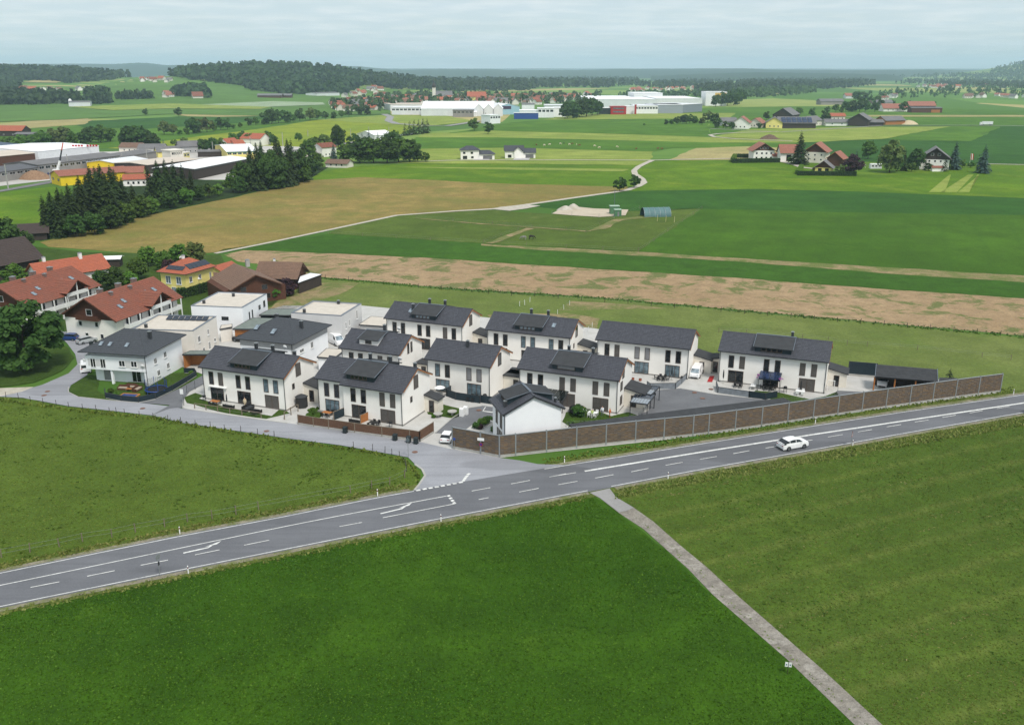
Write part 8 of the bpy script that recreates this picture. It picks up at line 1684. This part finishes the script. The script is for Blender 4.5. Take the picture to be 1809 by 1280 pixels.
def pergola(label, h, u0, u1, v0, z0, z1, n, pm, fm, name='pergola'):
    o = thing(name, label, 'pergola', hl(h, u0, v0), h.rotation_euler.z); W_, D_ = u1 - u0, -v0 + .5
    for x in (0, W_): m = MB(); m.cbox(x, 0, 0, .1, .1, z0 - .1); m.build('post', fm, o); m = MB(); m.beam((x, 0, z0), (x, D_, z1), .08, .12); m.build('rafter', fm, o)
    m = MB(); m.beam((0, 0, z0 + .01), (W_, 0, z0 + .01), .1, .14); m.build('front_beam', fm, o)
    for i in range(n):
        m = MB(); a, b = W_ * i / n + .03, W_ * (i + 1) / n - .03; m.poly([(a, -.1, z0 + .05), (b, -.1, z0 + .05), (b, D_, z1 + .05), (a, D_, z1 + .05)]); m.poly([(a, -.1, z0 + .02), (a, D_, z1 + .02), (b, D_, z1 + .02), (b, -.1, z0 + .02)]); m.build('roof_panel', pm, o)
    return o
pergola('terrace canopy of four blue solar panels on the right-hand house', h9, 7.9, 11.6, -2.0, 2.3, 3.0, 4, SOLAR, TRIM); pergola('dark glazed pergola at the left terrace of the shuttered house', h8, 5.6, 9.4, -2.6, 2.3, 2.9, 4, glassy('smoked_glass', (30, 36, 36)), TRIM)
for k, (h, u, v, z) in enumerate(((h9, 7.7, -2.1, 2.7), (h9, 11.8, -2.1, 2.7))):
    o = thing('hanging_flowers', 'ball of pink flowers at the %s end of the solar canopy' % ('left', 'right')[k], 'flowers', hl(h, u, v, 0)); m = MB(); m.tube((0, 0, 0), (0, 0, z), .03, 5); m.build('stake', TRIM, o); f = inst('flowers', broad_crown(91 + k, 260, .06, PM('pink_petals', (186, 110, 180), (150, 80, 150), 8, .8), .0, .5, 8), o, (0, 0, z - .35), 0, .9)
def bush(p, h, label, mi=0, wid=1.2, cat='bush'): return tree(0, 0, 30, 'u', mi, 2, label, wid=wid, base=p, hm=h, cat=cat)
for x, y, h, lb, mi in [(546,739,1.3,'garden bush at the left corner of the stepped house',0),(551,731,1.5,'taller garden bush left of the stepped house',0),(560,741,1.0,'low bush before the clutter terrace',2),(842,757,1.5,'front bush of the planting beside the small gabled house',1),(852,752,1.7,'middle bush of the planting beside the small gabled house',0),(862,748,1.8,'rear bush of the planting beside the small gabled house',1),(872,762,1.2,'low bush at the corner of the small gabled house',0),(848,758,1.2,'purple bush in the planting beside the small gabled house','p'),(1022,735,2.6,'tall shrub between pergola and hot tub',1),(1030,752,1.3,'hedge bush below the hot tub, left',0),(1050,751,1.2,'hedge bush below the hot tub, middle',1),(1072,749,1.2,'hedge bush before the people, left',0),(1092,747,1.2,'hedge bush before the people, right',0),(1010,748,1.0,'low bush behind the noise barrier roof end',2),(205,700,1.1,'green bush inside the corner of the low dark fence',0),(196,694,1.2,'green bush at the left end of the low dark fence',0),(338,661,1.0,'small bush in the white-topped planter beside the hip-roofed house',2),(1330,700,1.2,'bush left of the blue solar canopy',2),(1336,702,1.0,'low green bush before the blue solar canopy',0),(660,762,.8,'bright green shrub behind the street fence',2),(690,765,.8,'green shrub at the right end of the street fence',2),(1384,709,1.0,'yellow-green shrub right of the solar canopy',3),(766,738,.9,'small shrub on the lawn of the stepped house',0)]:
    bush(G(x, y), h, lb, mi)
for x, y, lb in [(610,765,'dark bin in front of the middle of the street fence'),(698,778,'dark bin near the right end of the street fence'),(722,782,'left one of two dark bins at the street fence corner'),(735,784,'right one of two dark bins at the street fence corner'),(162,612,'dark bin beside the silver car')]: put('bin', 'wheelie_bin', lb, 'bin', G(x, y), R(-20), 1.05)
# trampoline, sandpit, seating of the hip-roofed house
o = thing('trampoline', 'blue garden trampoline with a dark safety net', 'trampoline', G(277, 694)); m = MB(); n = 12; r = 1.9
ring = [(r * math.cos(6.283 * k / n), r * math.sin(6.283 * k / n)) for k in range(n)]
m.prism([(a * .92, b * .92) for a, b in ring], .78, .82); m.build('jumping_mat', BLACK, o); m = MB()
for k in range(n): a, b = ring[k], ring[(k + 1) % n]; m.tube((a[0], a[1], .82), (b[0], b[1], .82), .11, 5)
m.build('edge_pad', BLUEP, o)
for k in range(0, n, 2): m = MB(); a = ring[k]; m.tube((a[0], a[1], 0), (a[0], a[1], 2.6), .05, 6); m.build('pole', BLUEP, o)
m = MB()
for k in range(n):
    a, b = ring[k], ring[(k + 1) % n]
    for z in np.arange(.9, 2.5, .2): m.tube((a[0], a[1], z), (b[0], b[1], z), .018, 3)
    for t in (0, .33, .66): x, y = a[0] + (b[0] - a[0]) * t, a[1] + (b[1] - a[1]) * t; m.tube((x, y, .85), (x, y, 2.5), .015, 3)
m.build('safety_net', BLACK, o)
o = thing('sandpit', 'orange-edged sandpit with a blue cover inside the low dark fence', 'sandpit', G(227, 701), R(-8)); m = MB()
for a in ((-1.6, 1.6, -1.2, -1.05), (-1.6, 1.6, 1.05, 1.2), (-1.6, -1.45, -1.049, 1.049), (1.45, 1.6, -1.049, 1.049)): m.box(*a, 0, .28)
m.build('frame', PM('orange_boards', (206, 140, 76)), o); m = MB(); m.box(-1.44, 1.44, -1.04, 1.04, 0, .2); m.build('cover', PM('blue_cover', (52, 76, 130)), o); m = MB(); m.box(-.9, .5, -.9, -.5, .202, .42); m.build('slide_toy', PM('bright_orange', (236, 110, 40)), o)
for k, (x, y, a, lb) in enumerate([(219,688,-8,'beige sofa left of the terrace table of the hip-roofed house'),(232,686,-8,'beige sofa behind the terrace table of the hip-roofed house'),(243,690,80,'beige sofa right of the terrace table of the hip-roofed house')]): put('sofa', 'garden_sofa', lb, 'sofa', G(x, y), R(a), 1.05)
put('wood_table', 'garden_table', 'low wooden table between the beige sofas', 'table', G(229, 691), R(-8), .7)
for x, y, lb in [(774,737,'left one of two stone ornaments on the lawn'),(799,733,'right one of two stone ornaments on the lawn')]:
    o = thing('stone_ornament', lb, 'garden ornament', G(x, y)); m = MB(); m.lathe([(0, 0), (.25, 0), (.18, .25), (.2, .5), (.75, .62), (.8, .75), (0, .72)], 12); m.build('bowl', CONC, o)
for k, (x, y) in enumerate([(816,735),(823,732)]): o = thing('garden_pillar', '%s one of two white rounded garden pillars at the drive' % ('left', 'right')[k], 'pillar', G(x, y), R(-20)); m = MB(); m.box(-.35, .35, -.3, .3, 0, 1.3); m.build('shaft', WPAINT, o); m = MB(); m.xprism([(.3 * math.cos(math.pi * j / 6), 1.303 + .22 * math.sin(math.pi * j / 6)) for j in range(7)], -.35, .35); m.build('cap', WPAINT, o)
# ------------------------------------------------------------------ people and animals
def skin_body(name, verts, edges, root=0, sub=1):
    me = bpy.data.meshes.new(name); me.from_pydata([v[:3] for v in verts], edges, []); o = bpy.data.objects.new(name, me); COL.objects.link(o)
    bm = bmesh.new(); bm.from_mesh(me); ly = bm.verts.layers.skin.verify(); bm.verts.ensure_lookup_table()
    for i, v in enumerate(verts): bm.verts[i][ly].radius = (v[3], v[4] if len(v) > 4 else v[3]); bm.verts[i][ly].use_root = i == root
    bm.to_mesh(me); bm.free(); o.modifiers.new('skin', 'SKIN'); s = o.modifiers.new('sub', 'SUBSURF'); s.levels = s.render_levels = sub
    for p in me.polygons: p.use_smooth = True
    o.modifiers['skin'].use_smooth_shade = True; return o
def banded(name, bands):
    """colours by height: clothing and skin of one continuous body"""
    q = NT(name); sp = q.n('ShaderNodeSeparateXYZ'); q.l(q.pos(), sp.inputs[0]); mr = q.n('ShaderNodeMapRange'); mr.inputs[1].default_value = 0; mr.inputs[2].default_value = 2; q.l(sp.outputs[2], mr.inputs[0]); cr = q.n('ShaderNodeValToRGB'); cr.color_ramp.interpolation = 'CONSTANT'; q.l(mr.outputs[0], cr.inputs[0]); el = cr.color_ramp.elements
    while len(el) < len(bands): el.new(.5)
    for i, (z, c) in enumerate(bands): el[i].position = z / 2; el[i].color = lin(c)
    return q.fin(cr.outputs[0], .8, .2)
def person(label, p, rz, shirt, trousers, hair=(70, 50, 36), arm=0.0, stride=.06):
    V = [(0,0,.95,.16,.12),(0,0,1.15,.145,.11),(0,0,1.38,.18,.12),(0,0,1.50,.06),(0,.0,1.60,.085,.095),(0,0,1.72,.09,.10)]; E = [(0,1),(1,2),(2,3),(3,4),(4,5)]
    def ch(st, pts):
        a = st
        for q in pts: V.append(q); E.append((a, len(V) - 1)); a = len(V) - 1
        return a
    for s in (-1, 1):
        ch(0, [(s*.10,0,.84,.095),(s*.11,s*stride,.48,.065),(s*.11,s*stride*1.3,.10,.045),(s*.11,s*stride*1.3-.16,.04,.04)])
        w = ch(2, [(s*.20,0,1.40,.06),(s*.25,-.02-arm*.15,1.13,.045),(s*.24,-.08-arm*.35,.92+arm*.22,.033),(s*.24,-.10-arm*.42,.86+arm*.24,.032,.018)])
        for k in range(4): ch(w, [(s*.24-.025+.017*k,-.12-arm*.46,.79+arm*.25+(.01 if k in (1,2) else .02),.009)])
        ch(w, [(s*.24-.05*s,-.13-arm*.44,.83+arm*.25,.009)])
    o = skin_body('person', V, E); o.data.materials.append(banded('clothes_%d' % random.randrange(9999), [(0, (40, 38, 38)), (.09, trousers), (.92, shirt), (1.46, (206, 160, 134)), (1.68, hair)])); o.location = p; o.rotation_euler = (0, 0, rz); tag(o, label, 'person')
    f = MB(); 
    for s in (-1, 1): f.box(s*.035-.012, s*.035+.012, -.105, -.088, 1.625, 1.64)
    e = f.build('eyes', BLACK, o); f = MB(); f.poly([(-.014, -.10, 1.595), (.014, -.10, 1.595), (0, -.125, 1.592), (0, -.10, 1.63)]); f.build('nose', PM('skin_tone', (206, 160, 134)), o); f = MB(); f.box(-.025, .025, -.103, -.09, 1.562, 1.57); f.build('mouth', PM('lip_tone', (150, 80, 76)), o)
    return o
person('person in a white shirt bending towards the table behind the hedge', hl(h8, 13.2, -2.6), R(40), (236, 236, 236), (60, 70, 96), arm=.9); person('person in a white shirt standing by the shuttered terrace door', hl(h8, 16.0, -1.2), R(-30), (230, 232, 236), (90, 96, 110), arm=.3); person('person in an orange shirt at the right corner of the shuttered house', hl(h8, 17.4, -1.6), R(60), (206, 110, 60), (160, 96, 60), arm=.2); person('person in a pale green top beside the white garden table', hl(h8, 14.8, -3.1), R(170), (190, 206, 130), (210, 210, 206), arm=.6); person('person in beige clothes standing at the open middle terrace door', hl(h1, 9.5, -.3), R(0), (206, 190, 160), (196, 180, 150), (220, 206, 180), arm=.1)
def beast(name, label, cat, p, rz, mat, s=1.0, graze=True, neck=1.0, group=None):
    hz = (.35, .55) if graze else (1.75, 1.85)
    V = [(-.55,0,1.12,.27,.33),(-.1,0,1.10,.25,.34),(.45,0,1.16,.25,.32),(.80,0,1.28 if not graze else 1.10,.15,.2),(1.08 * neck,0,1.62 if not graze else .78,.11,.15),(1.18 * neck,0,hz[1] if not graze else .50,.10,.12),(1.45 * neck,0,hz[0] if graze else 1.60,.06,.07),(-.88,0,1.22,.05),(-.98,0,.75,.045),(-.98,0,.55,.03)]; E = [(0,1),(1,2),(2,3),(3,4),(4,5),(5,6),(0,7),(7,8),(8,9)]
    for x, r in ((.48, 2), (-.58, 0)):
        for sgn in (-1, 1):
            a = r; k = -.1 if r == 0 else .03
            for q in ((x, sgn*.17, .82, .12), (x + k * .3, sgn*.17, .52, .065), (x + k, sgn*.17, .30, .05), (x + k * .6, sgn*.17, .05, .055)): V.append(q); E.append((a, len(V) - 1)); a = len(V) - 1
    for sgn in (-1, 1): V.append((V[5][0] - .03, sgn * .1, V[5][2] + .14, .025)); E.append((5, len(V) - 1))
    o = skin_body(name, V, E, 1); o.data.materials.append(mat); o.location = p; o.rotation_euler = (0, 0, rz); o.scale = (s,) * 3; tag(o, label, cat, group); return o
HB = PM('black_coat', (36, 32, 32), (50, 44, 42), 1.0, .6); HG = PM('dapple_grey_coat', (150, 146, 142), (116, 112, 110), 2.0, .7); CW = PM('cream_coat', (222, 210, 190), (200, 180, 150), 1.0, .8); CB = PM('brown_coat', (128, 76, 48), (96, 56, 38), 1.0, .8)
beast('horse', 'black horse grazing in the paddock', 'horse', G(939, 423), R(15), HB, 1.1); beast('horse', 'grey horse grazing left of the black one', 'horse', G(925, 424), R(165), HG, 1.05)
for k, (x, y, m_) in enumerate(zip([265,320,358,433,457,495,515,545,565,670,703,826,960,1110,1137], [692,695,690,685,680,690,685,690,695,700,712,707,720,718,720], [1,0,0,0,2,0,1,0,1,0,0,0,1,1,1])):
    beast('cow', '%s cow grazing on the far meadow, %s from the left' % (('cream', 'brown', 'black')[m_], ['first','second','third','fourth','fifth','sixth','seventh','eighth','ninth','tenth','eleventh','twelfth','thirteenth','fourteenth','fifteenth'][k]), 'cow', G(880 + x / 3.933, 80 + (y + 6) / 3.933), random.uniform(0, 6.28), (CW, CB, HB)[m_], 1.05, True, .95, 'cows grazing on the far meadow')
# ------------------------------------------------------------------ grass that can be seen as blades: tufts over the near fields and long grass on the verges
def tufts(name, label, poly, n, h0, h1, mat, seed, w=.10, blades=3, world=False, bias=None, mask=None, box=(-135, 62, 110, 180)):
    rg = np.random.default_rng(seed); Pp = np.array([[q.x, q.y] for q in (G(*p) for p in poly)]); lo, hi = Pp.min(0), Pp.max(0)
    lo = np.maximum(lo, box[:2]); hi = np.minimum(hi, box[2:]); pts = rg.uniform(lo, hi, (int(n * 3.2), 2))
    ins = np.zeros(len(pts), bool)
    for i in range(len(Pp)):
        a, b = Pp[i], Pp[i - 1]; c = (a[1] > pts[:, 1]) != (b[1] > pts[:, 1]); 
        with np.errstate(divide='ignore', invalid='ignore'): xx = (b[0] - a[0]) * (pts[:, 1] - a[1]) / (b[1] - a[1]) + a[0]
        ins ^= c & (pts[:, 0] < xx)
    d = np.hypot(pts[:, 0], pts[:, 1]); view = np.abs(pts[:, 0]) < pts[:, 1] * .68 + 6
    pts = pts[ins & view]
    if mask is not None: pts = pts[mask(pts[:, 0], pts[:, 1], rg)]
    pts = pts[:n]; m = len(pts); k = np.repeat(np.arange(m), blades); N = m * blades; a = rg.uniform(0, 6.283, N); hh = rg.uniform(h0, h1, m)[k] * rg.uniform(.7, 1.2, N)
    c = np.stack([pts[k, 0] + rg.normal(0, w * .6, N), pts[k, 1] + rg.normal(0, w * .6, N), hh * .5], 1); U = np.stack([np.cos(a), np.sin(a), np.zeros(N)], 1) * (w * rg.uniform(.5, 1.1, N))[:, None]
    V = np.stack([rg.normal(0, .3, N) * hh, rg.normal(0, .3, N) * hh, hh * .55], 1); sh = np.clip(rg.uniform(0, 1, m)[k] * .75 + rg.uniform(0, .25, N), 0, 1)
    o = inst(name, quads_mesh(name, c, U, V, sh, mat)); tag(o, label, 'grass', kind='stuff'); return o
def nz(s, t, off=0.0):
    def f(x, y, rg):
        v = np.array([mnoise.fractal(Vector((a * s + off, b * s, 3.1)), 0.6, 2.0, 4) for a, b in zip(x, y)]); return v > t + rg.normal(0, .12, len(x))
    return f
T1 = leaves('tuft_lush', (50, 88, 8), (88, 125, 31), .2); T2 = leaves('tuft_mown', (72, 98, 28), (128, 138, 64), .2); T3 = leaves('tuft_pasture', (80, 104, 32), (126, 140, 60), .2); T4 = leaves('tuft_verge', (88, 106, 38), (140, 138, 78), .2); TD = leaves('tuft_dark', (60, 88, 22), (84, 108, 36), .2)
F1P = [(-60,1100),(283,1026),(500,982),(777,928),(1000,884),(1040,878),(1093,910),(1176,974),(1259,1054),(1389,1167),(1510,1290),(1600,1400),(-200,1400)]
F2P = [(1092,876),(1240,840),(1400,812),(1600,775),(1806,740),(2000,720),(2200,1400),(1680,1400),(1559,1280),(1451,1181),(1301,1050),(1204,965),(1121,898)]
F3P = [(-150,695),(0,706),(120,724),(270,740),(515,782),(652,800),(715,814),(736,835),(730,860),(667,872),(500,904),(318,938),(0,1000),(-150,1030)]
tufts('meadow_grass', 'short lush grass of the dark meadow in the foreground', F1P, 62000, .03, .10, T1, 1, .08, 2)
tufts('meadow_grass', 'thicker grass clumps in the dark foreground meadow', F1P, 5000, .05, .12, T1, 2, .11, 3, mask=nz(.07, .15))
tufts('mown_grass', 'stubbly mown grass right of the farm track', F2P, 60000, .025, .07, T2, 3, .08, 2)
tufts('mown_grass', 'darker clumps in the mown field right of the farm track', F2P, 3500, .05, .12, TD, 4, .12, 3, mask=nz(.05, .16, 9))
tufts('pasture_grass', 'grazed grass of the pasture between street and main road', F3P, 46000, .025, .07, T3, 5, .09, 2)
tufts('pasture_grass', 'dark ungrazed clumps scattered over the pasture', F3P, 3200, .07, .18, TD, 6, .15, 3, mask=nz(.22, .34, 4))
def band(E, d0, d1, x0, x1):
    xs_ = list(np.linspace(x0, x1, 24)); return [(x, edge_at(E, x)[1] + d0) for x in xs_] + [(x, edge_at(E, x)[1] + d1) for x in xs_[::-1]]
tufts('verge_grass', 'long straw-coloured grass along the lower road edge left of the track', band(LO, 5, 15, -60, 1035), 5200, .08, .22, T4, 7, .12, 3)
tufts('verge_grass', 'long rough grass along the lower road edge right of the track', band(LO, 5, 22, 1085, 1830), 9000, .10, .30, T4, 8, .09, 3)
tufts('verge_grass', 'rough grass between pasture fence and main road', band(UP, -14, -4, -60, 722), 5200, .08, .22, T4, 9, .12, 3)
tufts('verge_grass', 'green verge between main road and noise barrier', band(UP, -16, -5, 960, 1790), 6000, .10, .28, T3, 10, .12, 3)
tufts('verge_grass', 'weeds along the pasture edge of the side street', [(0,704),(120,721),(270,737),(515,779),(652,797),(715,811),(738,830),(742,850),(728,866),(738,850),(728,832),(712,816),(652,801),(515,784),(270,742),(120,726),(0,709)], 4200, .2, .5, T3, 11, .14, 3)
tufts('fence_weeds', 'dark strip of weeds under the fence by the ploughed field', [(560,489),(810,509.5),(1057,524.5),(1300,546.5),(1540,568),(1809,592),(1809,598),(1540,573),(1300,551),(1057,529),(810,514),(560,493)], 6500, .10, .30, TD, 12, .2, 3, box=(-120, 100, 220, 320))
tufts('track_weeds', 'thin weeds along the middle of the farm track', [(1112,905),(1150,932),(1192,968),(1234,1005),(1282,1052),(1422,1176),(1540,1285),(1528,1285),(1412,1178),(1272,1054),(1226,1007),(1184,970),(1142,934)], 900, .05, .14, T3, 13, .1, 2)

sa, sb = G(1470, 1015), G(1809, 926); sdx, sdy = (sb - sa).normalized().x, (sb - sa).normalized().y
def rows(pitch, width, off):
    def f(x, y, rg):
        q = (-x * sdy + y * sdx + off + np.sin((x * sdx + y * sdy) * .06) * .8) % pitch; return (q < width) & (np.array([mnoise.noise(Vector((a * .05, b * .05, off))) for a, b in zip(x, y)]) > -.12 + rg.normal(0, .2, len(x)))
    return f
STR = leaves('tuft_straw', (112, 120, 58), (176, 170, 112), .2)
tufts('hay_rows', 'pale rows of left hay across the mown field', F2P, 14000, .03, .08, STR, 14, .12, 2, mask=rows(9.5, .9, 0.0))
tufts('hay_rows', 'thin pale mowing lines across the mown field', F2P, 9000, .03, .07, STR, 15, .12, 2, mask=rows(4.75, .6, 2.2))
# ------------------------------------------------------------------ things of one kind that share a label are told apart by their place
ORD = ['first', 'second', 'third', 'fourth', 'fifth', 'sixth', 'seventh', 'eighth', 'ninth', 'tenth', 'eleventh', 'twelfth', 'thirteenth', 'fourteenth', 'fifteenth', 'sixteenth', 'seventeenth', 'eighteenth', 'nineteenth', 'twentieth', '21st', '22nd', '23rd', '24th', '25th', '26th', '27th', '28th', '29th', '30th']
byl = {}
for o in list(COL.objects):
    if o.parent is None and o.get('label') and o.get('kind') != 'stuff': byl.setdefault(o['label'], []).append(o)
for lb, os_ in byl.items():
    if len(os_) > 1:
        os_.sort(key=lambda o: o.location.x / max(o.location.y, 1))
        for i, o in enumerate(os_): o['label'] = '%s, %s from left' % (lb, ORD[i] if i < len(ORD) else '%dth' % (i + 1))
for o in COL.objects:
    if o.get('label') and len(o['label'].split()) > 16: print('LONG', o['label'])
